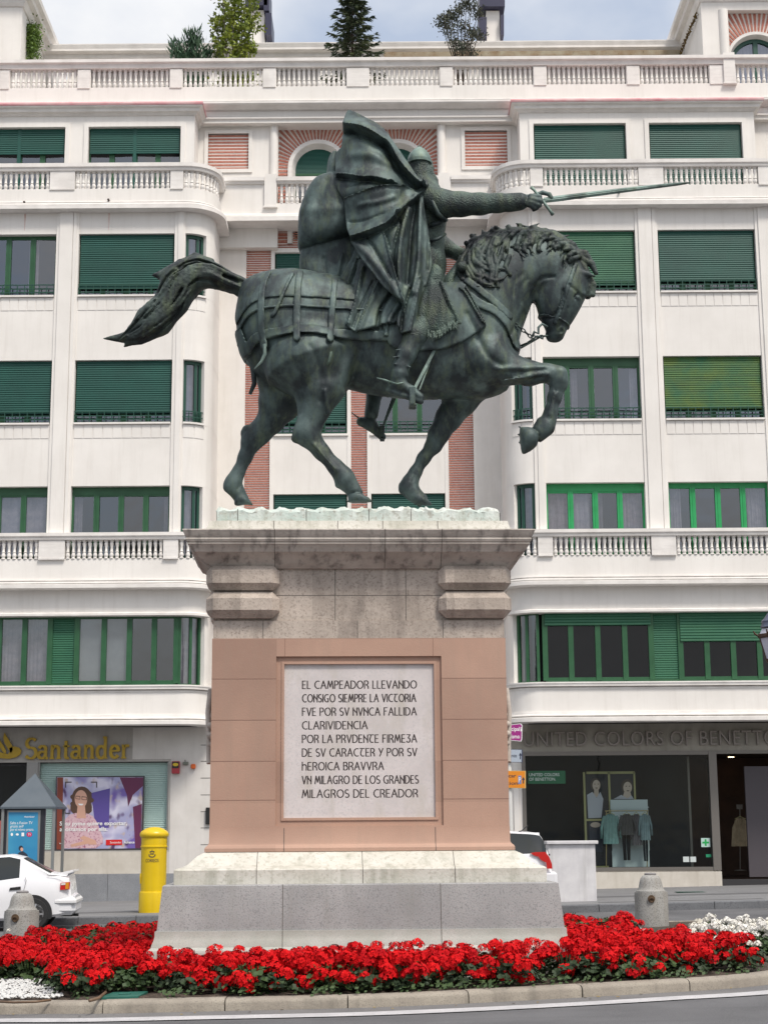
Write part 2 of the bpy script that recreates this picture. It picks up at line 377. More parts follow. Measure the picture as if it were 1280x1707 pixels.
# ---- windows
def slats(m, x0, x1, y, z0, z1, pitch=0.062):
    n = max(3, int((z1 - z0) / pitch)); h = (z1 - z0) / n
    for k in range(n):
        za = z0 + k*h
        m.add([(x0, y, za), (x1, y, za), (x1, y - 0.018, za + h*0.25), (x0, y - 0.018, za + h*0.25), (x1, y - 0.012, za + h*0.9), (x0, y - 0.012, za + h*0.9), (x1, y, za + h), (x0, y, za + h)],
              [(0, 1, 2, 3), (3, 2, 4, 5), (5, 4, 6, 7)])
def window(x0, x1, z0, z1, Y, panes=4, shut=0.0, shut_mat=None, frame=None, rail=False, curtain=None, leaf=1, pane=None, box=0.0, zbot=None, fold=0.0):
    """opening from x0 to x1; Y is the wall's face"""
    shut_mat = shut_mat or SHUT; frame = frame or GREEN; pane = pane or PANE
    zb = z0 if zbot is None else zbot
    yf = Y + 0.17; m = MB(); fw = 0.055
    m.box(x0, x0 + fw, yf, yf + 0.07, zb, z1); m.box(x1 - fw, x1, yf, yf + 0.07, zb, z1)
    m.box(x0 + fw, x1 - fw, yf + 0.001, yf + 0.07, zb, zb + fw); m.box(x0 + fw, x1 - fw, yf + 0.001, yf + 0.07, z1 - fw - box, z1)
    w = (x1 - x0) / panes
    for k in range(1, panes):
        xc = x0 + w*k; hw = 0.075 if panes > 2 else 0.06
        m.box(xc - hw, xc + hw, yf - 0.012, yf + 0.06, zb + fw, z1 - fw - box)
        m.box(xc - 0.012, xc + 0.012, yf - 0.025, yf - 0.011, zb + fw, z1 - fw - box)
    for k in range(panes):
        xa, xb = x0 + w*k + 0.07, x0 + w*(k+1) - 0.07
        m.box(xa, xb, yf + 0.012, yf + 0.055, zb + fw, zb + fw + 0.045); m.box(xa, xb, yf + 0.012, yf + 0.055, z1 - fw - box - 0.045, z1 - fw - box)
    wo = m.build('window', frame, BLD)
    p = MB()
    for k in range(panes):
        xa, xb = x0 + w*k + 0.06, x0 + w*(k+1) - 0.06
        t = random.uniform(-0.012, 0.012); s = random.uniform(-0.018, 0.012)
        p.add([(xa, yf + 0.038 + t, zb + 0.06), (xb, yf + 0.038 - t, zb + 0.06), (xb, yf + 0.038 - t + s, z1 - fw - box - 0.01), (xa, yf + 0.038 + t + s, z1 - fw - box - 0.01)], [(0, 1, 2, 3)])
    p.build('pane', pane, wo)
    if shut > 0:
        s = MB(); zz = z1 - (z1 - z0) * shut
        n = leaf
        for k in range(n):
            xa = x0 + 0.04 + (x1 - x0 - 0.08)*k/n + (0.05 if k else 0); xb = x0 + 0.04 + (x1 - x0 - 0.08)*(k+1)/n - (0.05 if k < n-1 else 0)
            slats(s, xa, xb, Y + 0.10, zz, z1 - 0.01); s.box(xa, xb, Y + 0.075, Y + 0.125, zz - 0.05, zz - 0.001)
            if k < n - 1: s.box(xb, xb + 0.1, Y + 0.09, Y + 0.165, z0, z1)
        s.build('shutter', shut_mat, wo)
    if rail:
        r = MB(); h = 0.36; yr = Y + 0.045
        for zz in (0.05, 0.14, 0.24, h): r.box(x0 + 0.01, x1 - 0.01, yr - 0.012, yr + 0.012, z0 + zz - 0.012, z0 + zz + 0.012)
        n = int((x1 - x0) / 0.2)
        for k in range(n + 1):
            xc = x0 + 0.03 + (x1 - x0 - 0.06) * k/n; r.box(xc - 0.011, xc + 0.011, yr - 0.016, yr + 0.010, z0 + 0.03, z0 + h)
        r.build('railing', GREEN_DK if frame is not GREEN_LT else GREEN, wo)
    if curtain:
        cm = MB()
        for (a, b) in curtain:
            xa, xb = x0 + (x1-x0)*a, x0 + (x1-x0)*b
            cm.grid([[(xa + (xb-xa)*i/24, yf + 0.14 + 0.03*math.sin(i*1.9 + math.sin(i*0.7)), zz) for i in range(25)] for zz in (zb + 0.05, z1 - 0.1)])
        cm.build('curtain', CURTAIN, wo, smooth=True)
    return wo
A, B = (5.10, 7.78), (8.41, 11.14)
def side_win(sd, ab, z0, z1, **k):
    xa, xb = sorted((U(sd*ab[0]), U(sd*ab[1]))); return window(xa, xb, z0, z1, YB, **k)
z2 = Z['b2'] + 0.05
side_win(-1, B, Z['w4s'], Z['w4t'], rail=True, panes=4, curtain=[(0.0, 0.22), (0.70, 0.80)])
side_win(-1, A, Z['w4s'], Z['w4t'], rail=True, shut=0.83)
side_win(-1, B, Z['w3s'], Z['w3t'], rail=True, shut=0.80)
side_win(-1, A, Z['w3s'], Z['w3t'], rail=True, shut=0.80)
side_win(-1, B, z2, Z['w2t'], curtain=[(0, 1)], box=0.16)
side_win(-1, A, z2, Z['w2t'], box=0.16, curtain=[(0.02, 0.10), (0.93, 0.99)])
side_win(1, A, Z['w4s'], Z['w4t'], rail=True, shut=0.84, shut_mat=SHUT_MID)
side_win(1, B, Z['w4s'], Z['w4t'], rail=True, shut=0.79)
side_win(1, A, Z['w3s'], Z['w3t'], rail=True, box=0.18, curtain=[(0.30, 0.36), (0.90, 1.0)])
side_win(1, B, Z['w3s'], Z['w3t'], rail=True, shut=0.80, shut_mat=SHUT_OLIVE)
side_win(1, A, z2, Z['w2t'], frame=GREEN_LT, curtain=[(0.02, 0.45), (0.52, 0.58), (0.78, 1)], box=0.16)
side_win(1, B, z2, Z['w2t'], frame=GREEN_LT, curtain=[(0.0, 0.14), (0.80, 0.98)], box=0.05)
# the bent windows of the turns
def bent(sd, z0, z1, p0, p1, rail=False, curtain=False, frame=None, zb=None):
    m = MB(); frame = frame or GREEN_DK; zb = z0 if zb is None else zb
    m.sweep(path(sd, p0, p1), rect(-0.20, -0.13, zb, zb + 0.07)); m.sweep(path(sd, p0, p1), rect(-0.20, -0.13, z1 - 0.10, z1))
    for q in (p0, p0 - 0.36, p1 + 0.1): m.sweep(path(sd, q, q - 0.09), rect(-0.205, -0.12, zb + 0.06, z1 - 0.09))
    wo = m.build('window', frame, BLD)
    g = MB(); P = [PT(sd, p0 + (p1-p0)*k/8) for k in range(9)]
    g.grid([[(x - nx*0.165, y - ny*0.165, zz) for (x, y, nx, ny) in P] for zz in (zb + 0.06, z1 - 0.08)])
    g.build('pane', PANE, wo, smooth=True)
    if curtain:
        c = MB(); P = [PT(sd, p0 + (p1-p0)*k/40) for k in range(41)]
        c.grid([[(x - nx*(0.30 + 0.025*math.sin(k*1.7)), y - ny*(0.30 + 0.025*math.sin(k*1.7)), zz) for k, (x, y, nx, ny) in enumerate(P)] for zz in (zb, z1)])
        c.build('curtain', CURTAIN, wo, smooth=True)
    if rail:
        r = MB()
        for zz in (0.05, 0.20, 0.36): r.sweep(path(sd, p0, p1), rect(-0.065, -0.04, z0 + zz - 0.012, z0 + zz + 0.012))
        for k in range(5):
            x, y, nx, ny = PT(sd, p0 + (p1-p0)*(k+0.5)/5); r.box(x - nx*0.05 - 0.011, x - nx*0.05 + 0.011, y - ny*0.05 - 0.011, y - ny*0.05 + 0.011, z0 + 0.03, z0 + 0.37)
        r.build('railing', GREEN_DK, wo)
for sd in (-1, 1):
    pe = PS - RC*0.84
    bent(sd, Z['w4s'], Z['w4t'], PS, pe, rail=True, curtain=sd < 0)
    bent(sd, Z['w3s'], Z['w3t'], PS, pe, rail=True, curtain=sd < 0)
    bent(sd, z2, Z['w2t'], PS, pe, curtain=True)
# ---- the first floor's continuous band of windows
def band(sd, cells, p_bent):
    """cells: (a, b, kind) in |u|"""
    m = MB(); z0, z1 = Z['w1s'], Z['w1t'] - 0.02; y0 = YB + 0.10
    lo, hi = min(c[0] for c in cells), max(c[1] for c in cells)
    def bx(mb, a, b, ya, yb, za, zb):
        xa, xb = sorted((U(sd*a), U(sd*b))); mb.box(xa, xb, ya, yb, za, zb)
    bx(m, lo, hi, y0, y0 + 0.1, z0, z0 + 0.10); bx(m, lo, hi, y0, y0 + 0.1, z1 - 0.12, z1)
    edges = sorted({c[0] for c in cells} | {c[1] for c in cells})
    for e in edges: bx(m, e - 0.07, e + 0.07, y0 - 0.012, y0 + 0.09, z0 + 0.08, z1 - 0.1)
    for (a, b, k) in cells:
        if k != 'louver': bx(m, a + 0.07, b - 0.07, y0 + 0.015, y0 + 0.07, z0 + 0.10, z0 + 0.16)
    wo = m.build('window_band', GREEN, BLD)
    g = MB(); l = MB(); c = MB(); bl = MB()
    for (a, b, k) in cells:
        xa, xb = sorted((U(sd*(a + 0.06)), U(sd*(b - 0.06))))
        if k == 'louver': slats(l, xa, xb, y0 + 0.05, z0 + 0.1, z1 - 0.12, 0.06); continue
        zt = z1 - 0.11
        if k.startswith('half') or k.startswith('top'):
            zs = z1 - (0.85 if k.startswith('half') else 0.40)
            slats(l, xa - 0.06, xb + 0.06, y0 - 0.03, zs, z1 - 0.02, 0.075); zt = zs + 0.02
        g.add([(xa, y0 + 0.045, z0 + 0.12), (xb, y0 + 0.045, z0 + 0.12), (xb, y0 + 0.04, zt), (xa, y0 + 0.04, zt)], [(0, 1, 2, 3)])
        if 'blind' in k: bl.add([(xa, y0 + 0.12, z0 + 0.10), (xb, y0 + 0.12, z0 + 0.10), (xb, y0 + 0.12, z1), (xa, y0 + 0.12, z1)], [(0, 1, 2, 3)])
        if 'curt' in k: c.grid([[(xa + (xb-xa)*i/16, y0 + 0.2 + 0.025*math.sin(i*2.1), zz) for i in range(17)] for zz in (z0, z1)])
    g.build('pane', PANE if sd < 0 else PANE_DK, wo)
    if l.v: l.build('louver_panel', SHUT_MID, wo)
    if bl.v: bl.build('blind', BLIND, wo)
    if c.v: c.build('curtain', CURTAIN, wo, smooth=True)
    bent(sd, Z['w1s'], Z['w1t'] - 0.02, PS + 0.02, p_bent, curtain=sd < 0, frame=GREEN)
band(-1, [(4.87, 5.46, 'pane'), (5.46, 6.12, 'pane'), (6.12, 6.80, 'blind'), (6.80, 7.52, 'blind'), (7.52, 8.24, 'louver'), (8.24, 8.92, 'curt'), (8.92, 9.6, 'curt'), (9.6, 10.3, 'curt'), (10.3, 11.0, 'pane')], PS - RC*1.06)
band(1, [(4.97, 5.66, 'top'), (5.66, 6.38, 'top'), (6.38, 7.10, 'top'), (7.10, 7.80, 'top'), (7.80, 8.58, 'louver'), (8.58, 9.28, 'half'), (9.28, 9.98, 'half'), (9.98, 10.68, 'half'), (10.68, 11.4, 'half')], PS - RC*1.06)

# ---- balustrades
BPROF = [(0.062, 0.0), (0.062, 0.035), (0.038, 0.06), (0.055, 0.14), (0.060, 0.20), (0.044, 0.29), (0.036, 0.34), (0.052, 0.37), (0.036, 0.40), (0.034, 0.60), (0.052, 0.76), (0.056, 0.83), (0.040, 0.90), (0.060, 0.93), (0.060, 1.0)]
def balusters(pts, z0, z1, parent, name='baluster_row'):
    m = MB(); h = z1 - z0
    for (x, y) in pts: m.lathe([(r*1.02, z*h) for r, z in BPROF], (x, y, z0), 10)
    return m.build(name, TRIM, parent, smooth=True, angle=50)
def bay_balustrade(sd, off, zb, zr, zt, piers, name='balustrade'):
    """piers: (p0, p1) solid stretches; balusters fill the gaps between them"""
    m = MB()
    m.sweep(path(sd, FAR, PEND), [(off - 0.13, zr), (off + 0.09, zr), (off + 0.11, zr + 0.04), (off + 0.11, zr + 0.07), (off + 0.15, zr + 0.10), (off + 0.15, zt), (off - 0.17, zt), (off - 0.17, zr + 0.1)])
    piers = sorted(piers)
    for (a, b) in piers: m.sweep(path(sd, b, a), rect(off - 0.10, off + 0.07, zb - 0.001, zr + 0.001)); m.sweep(path(sd, b, a), rect(off - 0.1, off + 0.085, zb - 0.03, zb + 0.012))
    o = m.build(name, TRIM, BLD, smooth=True, angle=30)
    edges = [PEND + 1.2] + [v for ab in piers for v in ab] + [FAR]
    for k in range(0, len(edges), 2):
        a, b = edges[k], edges[k+1]
        n = max(1, int(round((b - a) / 0.150))); g = (b - a) / n
        pts = []
        for i in range(n):
            x, y, nx, ny = PT(sd, a + g*(i + 0.5)); pts.append((x + nx*(off - 0.02), y + ny*(off - 0.02)))
        balusters(pts, zb, zr, o)
bay_balustrade(-1, 0.16, Z['b2'], Z['r2'], Z['rt2'], [(4.82, 5.22), (7.86, 8.56), (11.2, 11.9)])
bay_balustrade(1, 0.16, Z['b2'], Z['r2'], Z['rt2'], [(4.82, 5.22), (7.86, 8.52), (11.2, 11.9)])
bay_balustrade(-1, 0.05, Z['b5'], Z['r5'], Z['rt5'], [(4.88, 5.24), (7.93, 8.63), (11.3, 11.6)])
bay_balustrade(1, 0.05, Z['b5'], Z['r5'], Z['rt5'], [(4.88, 5.24), (7.93, 8.63), (11.3, 11.66)])

# ---- fifth floor set back behind its balcony
Y5 = 44.0
zt5, zw5 = zl(1000, 178, Y5), zl(1000, 206, Y5)
zc5 = zl(1000, 181, Y5)
for sd in (-1, 1):
    m = MB(); a, b = 4.72, 11.54
    zt = zt5 - 0.05
    cuts = [(a, 5.12), (7.80, 8.47), (11.17, b)]
    for (p, q) in cuts:
        xa, xb = sorted((U(sd*p), U(sd*q))); m.box(xa, xb, Y5, Y5 + 0.3, 19.0, zw5)
    xa, xb = sorted((U(sd*a), U(sd*b))); m.box(xa, xb, Y5, Y5 + 0.3, zw5 - 0.001, zt)
    xi, xo = U(sd*a), U(sd*b)
    for xx, s2 in ((xi, sd), (xo, -sd)):
        q0, q1 = sorted((xx, xx + s2*0.25)); m.box(q0, q1, Y5 + 0.299, YR + 0.5, 19.0, zt)
    for (p, q) in ((5.12, 7.80), (8.47, 11.17)):       # raised bands round the openings
        xa, xb = sorted((U(sd*p), U(sd*q)))
        m.box(xa - 0.13, xa - 0.001, Y5 - 0.035, Y5 + 0.02, 19.3, zw5 + 0.13); m.box(xb + 0.001, xb + 0.13, Y5 - 0.035, Y5 + 0.02, 19.3, zw5 + 0.13); m.box(xa - 0.001, xb + 0.001, Y5 - 0.036, Y5 + 0.02, zw5 + 0.001, zw5 + 0.13)
    m.build('upper_wall', PLASTER, BLD)
    m = MB(); xa, xb = sorted((U(sd*a), U(sd*b)))
    ring = [(xa, Y5, -1, -1), (xb, Y5, 1, -1), (xb, YR + 0.3, 1, 1), (xa, YR + 0.3, -1, 1)]
    m.sweep(ring, [(-0.3, zt5 - 0.18), (0.03, zt5 - 0.18), (0.07, zt5 - 0.12), (0.15, zt5 - 0.10), (0.16, zt5 - 0.02), (0.24, zt5 + 0.02), (0.24, zt5 + 0.05), (-0.3, zt5 + 0.05)], close_path=True)
    co = m.build('roof_cornice', TRIM, BLD)
    m = MB(); m.sweep(ring, [(-0.3, zt5 + 0.053), (0.26, zt5 + 0.053), (0.27, zt5 + 0.10), (0.25, zt5 + 0.15), (-0.3, zt5 + 0.17)], close_path=True); m.build('gutter', RUST, co)
    for (p, q) in ((5.12, 7.80), (8.47, 11.17)):
        xa, xb = sorted((U(sd*p), U(sd*q)))
        if sd < 0: window(xa, xb, 19.5, zw5, Y5, panes=4, shut=0.30, leaf=2)
        else: window(xa, xb, 19.5, zw5, Y5, panes=4, shut=0.94)
for sd in (-1, 1):
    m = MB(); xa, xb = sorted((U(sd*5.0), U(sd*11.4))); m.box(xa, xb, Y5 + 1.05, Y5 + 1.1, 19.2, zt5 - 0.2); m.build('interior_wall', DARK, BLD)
for sd in (-1, 1):
    m = MB(); xa, xb = sorted((U(sd*11.55), U(sd*FAR))); m.box(xa, xb, YR - 0.3, YR, 19.0, 23.0); m.build('upper_wall', PLASTER, BLD)

# ---- the central recess: brick striped wall with two columns of windows
zbk = zl(598, 379, YR)
m = MB()
ztop = zl(598, 413, YR)
for (a, b) in ((-4.06, -2.50), (-0.29, 0.29), (2.50, 4.06)): m.box(U(a), U(b), YR + 0.06, YR + 0.3, 4.0, ztop)
m.box(U(-4.06), U(4.06), YR + 0.06, YR + 0.3, ztop - 0.001, 18.95)
for (a, b) in ((-2.5, -0.29), (0.29, 2.5)): m.box(U(a), U(b), YR + 0.06, YR + 0.3, 4.0, 4.8)
m.build('recess_wall', MORTAR, BLD)
for sd in (-1, 1):
    m = MB(); xa, xb = sorted((U(sd*3.28), U(sd*4.07))); m.box(xa, xb, YR - 0.05, YR + 0.061, 4.0, 19.1); m.build('recess_pier', PLASTER2, BLD)
cells = [(-2.56, -0.23), (0.23, 2.56)]
floors = [(zl(598, 930, YR), zl(598, 823, YR)), (zl(598, 724, YR), zl(598, 618, YR)), (zl(598, 514, YR), zl(598, 420, YR))]
bk = MB(); n = int((zbk - 6.0) / 0.0705)
for k in range(n):
    za = 6.0 + k*0.0705
    if za > ztop: spans = [(-3.28, 3.28)]
    else: spans = [(-3.28, -2.56), (-0.23, 0.23), (2.56, 3.28)]
    for (a, b) in spans: bk.box(U(a), U(b), YR + 0.036 + random.uniform(-0.003, 0.003), YR + 0.062, za, za + 0.0320)
bk.build('brick_striping', BRICK, BLD)
for ci, (a, b) in enumerate(cells):
    m = MB()
    m.box(U(a), U(a + 0.11), YR - 0.02, YR + 0.25, 4.0, ztop); m.box(U(b - 0.11), U(b), YR - 0.02, YR + 0.25, 4.0, ztop)
    prev = 4.0
    for (zs, zt) in floors:
        m.box(U(a + 0.11), U(b - 0.11), YR - 0.005, YR + 0.25, prev, zs)
        m.box(U(a + 0.08), U(b - 0.08), YR - 0.06, YR + 0.1, zs - 0.045, zs + 0.015); prev = zt
    m.box(U(a + 0.11), U(b - 0.11), YR - 0.02, YR + 0.25, floors[-1][1], ztop)
    m.build('window_surround', PLASTER, BLD)
    for fi, (zs, zt) in enumerate(floors):
        sh = [[0.62, 0.8, 0.50], [0.75, 0.0, 0.55]][ci][fi]
        window(U(a + 0.11), U(b - 0.11), zs + 0.016, zt, YR, panes=3, shut=sh, rail=fi > 0)
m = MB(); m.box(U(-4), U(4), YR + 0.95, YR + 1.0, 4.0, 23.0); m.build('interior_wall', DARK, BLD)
# central balcony with its parapet and five storey cornice
YC = 44.55
zc0, zc1, zp1, zrl, zr1 = zl(598, 371, YC), zl(598, 356, YC), zl(598, 338, YC), zl(598, 306, YC), zl(598, 296, YC)
half = PS - RC - 0.02
m = MB(); m.box(U(-half), U(half), YC, YR + 0.061, zc1 - 0.001, zp1); m.build('parapet', PLASTER, BLD)
m = MB(); m.sweep([(U(-half), YC, 0, -1), (U(half), YC, 0, -1)], moulding(0.20, zc0, zc1, [(0.2, 0), (1.0, 0.02), (1.0, 0.5), (0.8, 0.55), (0.75, 0.75), (0.4, 0.8), (0.3, 1.0)])); m.box(U(-half), U(half), YC - 0.02, YR + 0.062, zc0 + 0.001, zc1 - 0.002); m.build('cornice', TRIM, BLD)
for sd in (-1, 1):
    m = MB(); xa, xb = sorted((U(sd*2.72), U(sd*half))); m.box(xa, xb, YC, YC + 0.2, zp1 - 0.001, zrl)
    xa, xb = sorted((U(sd*2.36), U(sd*2.715))); m.box(xa, xb, YC - 0.08, YC + 0.22, zp1 - 0.12, zr1 + 0.10); m.box(xa - 0.03, xb + 0.03, YC - 0.10, YC + 0.22, zp1 - 0.15, zp1 - 0.11); m.build('parapet', PLASTER, BLD)
m = MB()
for (a, b) in ((-half, -2.72), (-2.355, 2.355), (2.72, half)):
    m.sweep([(U(a), YC, 0, -1), (U(b), YC, 0, -1)], [(-0.2, zrl), (0.05, zrl), (0.07, zrl + 0.05), (0.12, zrl + 0.07), (0.12, zr1), (-0.2, zr1)])
bo = m.build('balustrade', TRIM, BLD)
balusters([(U(-2.3 + 4.6*(i + 0.5)/30), YC + 0.05) for i in range(30)], zp1, zrl, bo)
# upper wall with framed brick panels, half columns and the two arches
zE, zA = zl(598, 204, YR), zl(598, 300, YR)
for sd in (-1, 1):
    m = MB(); xa, xb = sorted((U(sd*2.36), U(sd*4.72))); pa, pb = sorted((at(774, 250, YR).x, at(844, 250, YR).x)) if sd > 0 else sorted((at(349, 250, YR).x, at(416, 250, YR).x))
    pz0, pz1 = (zl(810, 283, YR), zl(810, 224, YR)) if sd > 0 else (zl(382, 288, YR), zl(382, 229, YR))
    m.box(xa, pa, YR - 0.25, YR + 0.1, 18.6, zE); m.box(pb, xb, YR - 0.25, YR + 0.1, 18.6, zE); m.box(pa, pb, YR - 0.25, YR + 0.1, 18.6, pz0); m.box(pa, pb, YR - 0.25, YR + 0.1, pz1, zE)
    for (q0, q1, r0, r1) in ((pa - 0.11, pa, pz0 - 0.11, pz1 + 0.11), (pb, pb + 0.11, pz0 - 0.11, pz1 + 0.11), (pa, pb, pz0 - 0.11, pz0), (pa, pb, pz1, pz1 + 0.11)): m.box(q0, q1, YR - 0.29, YR - 0.2, r0, r1)
    w = m.build('upper_wall', PLASTER, BLD)
    b2 = MB(); n = 11; g = (pz1 - pz0) / n
    for k in range(n): b2.box(pa, pb, YR - 0.205, YR - 0.1, pz0 + g*k + g*0.22, pz0 + g*(k+1) - g*0.2)
    b2.cur = 0; b2.build('brick_panel', BRICK, w)
    b3 = MB(); b3.box(pa, pb, YR - 0.195, YR - 0.09, pz0, pz1); b3.build('mortar_bed', MORTAR, w)
    m = MB(); cx = (U(sd*2.58)); m.lathe([(0.13, 0.0), (0.13, zE - zA + 0.6)], (cx - sd*0.1, YR - 0.24, zA - 0.6), 20); m.build('half_column', PLASTER, BLD, smooth=True, angle=60)
arch_half, arch_x = 2.36, 1.18
YA = YR + 0.02
def arch_wall(cx, hw, zspring, ri, ro, ztop, zbase, Y, parent, open_r):
    """brick rays round a white arch ring; the shutter or window sits inside"""
    b = MB(); mo = MB()
    mo.box(cx - hw, cx - ro, Y + 0.02, Y + 0.2, zbase, ztop); mo.box(cx + ro, cx + hw, Y + 0.02, Y + 0.2, zbase, ztop)
    N = 24; arc = [(cx + ro*math.cos(math.pi*k/N), zspring + ro*math.sin(math.pi*k/N)) for k in range(N + 1)]
    for k in range(N):
        (x0, z0), (x1, z1) = arc[k], arc[k+1]
        mo.add([(x0, Y + 0.02, z0), (x1, Y + 0.02, z1), (x1, Y + 0.02, ztop), (x0, Y + 0.02, ztop)], [(0, 1, 2, 3)])
    nr = 33
    for k in range(nr):
        a = math.pi * (k + 0.5) / nr; d = math.pi / nr * 0.27; c, s = math.cos(a), math.sin(a)
        L = min(hw / max(abs(c), 1e-6), (ztop - zspring) / max(s, 1e-6)) - 0.01
        q = []
        for (rr, aa) in ((ro + 0.005, a - d), (ro + 0.005, a + d), (L, a + d), (L, a - d)):
            px, pz = cx + rr*math.cos(aa), zspring + rr*math.sin(aa)
            q.append((max(cx - hw, min(cx + hw, px)), min(ztop, pz)))
        b.prism(q, Y - 0.005, Y + 0.021)
    z = zspring - 0.04
    while z - 0.06 > zbase:
        for (xa, xb) in ((cx - hw, cx - ro - 0.005), (cx + ro + 0.005, cx + hw)): b.box(xa, xb, Y - 0.004, Y + 0.021, z - 0.062, z)
        z -= 0.105
    t = mo.build('mortar_bed', MORTAR, parent); b.build('radiating_brick', BRICK, parent)
    rg = MB(); pr = []
    pth = [(cx + math.cos(math.pi*k/32), math.sin(math.pi*k/32)) for k in range(33)]
    P = [[(cx + ro*math.cos(t_), Y - 0.06, zspring + ro*math.sin(t_)), (cx + ri*math.cos(t_), Y - 0.06, zspring + ri*math.sin(t_)), (cx + open_r*math.cos(t_), Y + 0.16, zspring + open_r*math.sin(t_))] for t_ in [math.pi*k/32 for k in range(33)]]
    P = [[(cx + ro, Y - 0.06, zbase), (cx + ri, Y - 0.06, zbase), (cx + open_r, Y + 0.16, zbase)]] + P + [[(cx - ro, Y - 0.06, zbase), (cx - ri, Y - 0.06, zbase), (cx - open_r, Y + 0.16, zbase)]]
    Q = [[(r[0][0], Y + 0.03, r[0][2])] + r for r in P]
    rg.grid(Q); rg.build('arch_ring', TRIM, parent, smooth=True, angle=40)
aw = MB(); aw.box(U(-2.36), U(2.36), YR - 0.32, YR + 0.061, zE, zE + 0.3); lo = aw.build('loggia_lintel', PLASTER, BLD)
zsp = zl(598, 262 + 18, YR)
for sd in (-1, 1):
    arch_wall(U(sd*arch_x), 1.18, zsp, 0.78, 0.90, zE + 0.002, 18.8, YA, lo, 0.68)
    cx = U(sd*arch_x); Yw = YA + 0.17
    s = MB(); n = 20
    for k in range(n):
        z0 = zsp - 0.1 + (0.72 + 0.1)*k/n; z1 = z0 + 0.82/n
        hw0 = 0.70 if z0 < zsp else math.sqrt(max(0, 0.70**2 - (z0 - zsp)**2))
        if hw0 > 0.05: s.add([(cx - hw0, Yw, z0), (cx + hw0, Yw, z0), (cx + hw0*0.98, Yw - 0.02, z0 + 0.012), (cx - hw0*0.98, Yw - 0.02, z0 + 0.012), (cx + hw0*0.97, Yw - 0.012, z1), (cx - hw0*0.97, Yw - 0.012, z1)], [(0, 1, 2, 3), (3, 2, 4, 5)])
    wm = MB()
    for (xa, xb) in ((cx - 0.7, cx - 0.63), (cx - 0.06, cx + 0.06), (cx + 0.63, cx + 0.7)): wm.box(xa, xb, Yw, Yw + 0.06, 19.0, zsp - 0.09)
    wm.box(cx - 0.7, cx + 0.7, Yw - 0.02, Yw + 0.05, zsp - 0.16, zsp - 0.095)
    wo = wm.build('window', GREEN, BLD); s.build('shutter', SHUT, wo)
    g = MB(); g.add([(cx - 0.64, Yw + 0.03, 19.0), (cx + 0.64, Yw + 0.03, 19.0), (cx + 0.64, Yw + 0.03, zsp - 0.1), (cx - 0.64, Yw + 0.03, zsp - 0.1)], [(0, 1, 2, 3)]); g.build('pane', PANE, wo)

# ---- entablature and top balustrade along the whole front
YT = 44.75
ze = [zl(598, v, YT) for v in (205, 197, 184, 181, 167, 143, 112, 104, 99)]
m = MB()
fr = [(U(-FAR), YT, 0, -1), (U(FAR), YT, 0, -1)]
m.sweep(fr, [(-0.6, ze[0]), (0.05, ze[0]), (0.05, ze[1] - 0.05), (0.10, ze[1] - 0.03), (0.10, ze[1] + 0.02), (0.02, ze[1] + 0.04), (0.02, ze[2]), (-0.6, ze[2])]); m.build('entablature', PLASTER, BLD)
m = MB(); m.sweep(fr, [(-0.4, ze[2] - 0.001), (0.10, ze[2] - 0.001), (0.26, ze[3] + 0.02), (0.30, ze[3] + 0.06), (0.30, ze[3] + 0.12), (0.22, ze[3] + 0.15), (0.20, ze[4] - 0.07), (0.10, ze[4] - 0.05), (0.06, ze[4]), (-0.4, ze[4])]); m.build('cornice', TRIM, BLD)
m = MB(); m.sweep(fr, rect(-0.35, 0.0, ze[4] - 0.001, ze[5])); m.build('parapet', PLASTER, BLD)
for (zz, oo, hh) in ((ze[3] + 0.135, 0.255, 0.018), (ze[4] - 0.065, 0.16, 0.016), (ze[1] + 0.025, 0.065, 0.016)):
    m = MB(); m.sweep(fr, rect(oo - 0.15, oo, zz, zz + hh)); m.build('crevice_line', CREVICE, BLD)
def xt(px): return at(px, 125, YT).x
panels = [(-120, 0, 1), (17.6, 129.6, 0), (152, 283, 1), (305, 438, 0), (461, 577, 2), (616, 732, 0), (755, 888, 3), (911, 1043, 1), (1066, 1181, 1), (1226, 1330, 0)]
m = MB()
m.sweep(fr, [(-0.22, ze[6]), (0.05, ze[6]), (0.07, ze[7] - 0.03), (0.14, ze[7]), (0.14, ze[8]), (-0.25, ze[8])])
edges = [-200] + [v for p in panels for v in p[:2]] + [1400]
for k in range(0, len(edges), 2):
    xa, xb = xt(edges[k]), xt(edges[k+1])
    m.box(xa, xb, YT + 0.0, YT + 0.2, ze[5] - 0.001, ze[6] + 0.001)
    if xb - xa > 0.25: m.box(xa + 0.02, xb - 0.02, YT - 0.03, YT + 0.01, ze[5] - 0.03, ze[6] - 0.04)
m.box(xt(1205), xt(1224), YT - 0.10, YT + 0.22, ze[5] - 0.03, ze[8] + 0.10); m.box(xt(1203), xt(1226), YT - 0.12, YT + 0.2, ze[5] - 0.06, ze[5] - 0.02)
to = m.build('balustrade', TRIM, BLD)
for (a, b, k) in panels:
    xa, xb = xt(a), xt(b); n = int(round((xb - xa) / 0.152))
    balusters([(xa + (xb - xa)*(i + 0.5)/n, YT + 0.10) for i in range(n)], ze[5], ze[6], to)
    if k:
        q = MB(); x1 = xb
        if k == 2: x1 = xa + (xb - xa)*0.6
        if k == 3: xa = xa + (xb - xa)*0.35
        q.box(xa, x1, YT + 0.17, YT + 0.2, ze[5], ze[6]); q.build('blind_panel', PLASTER, to)

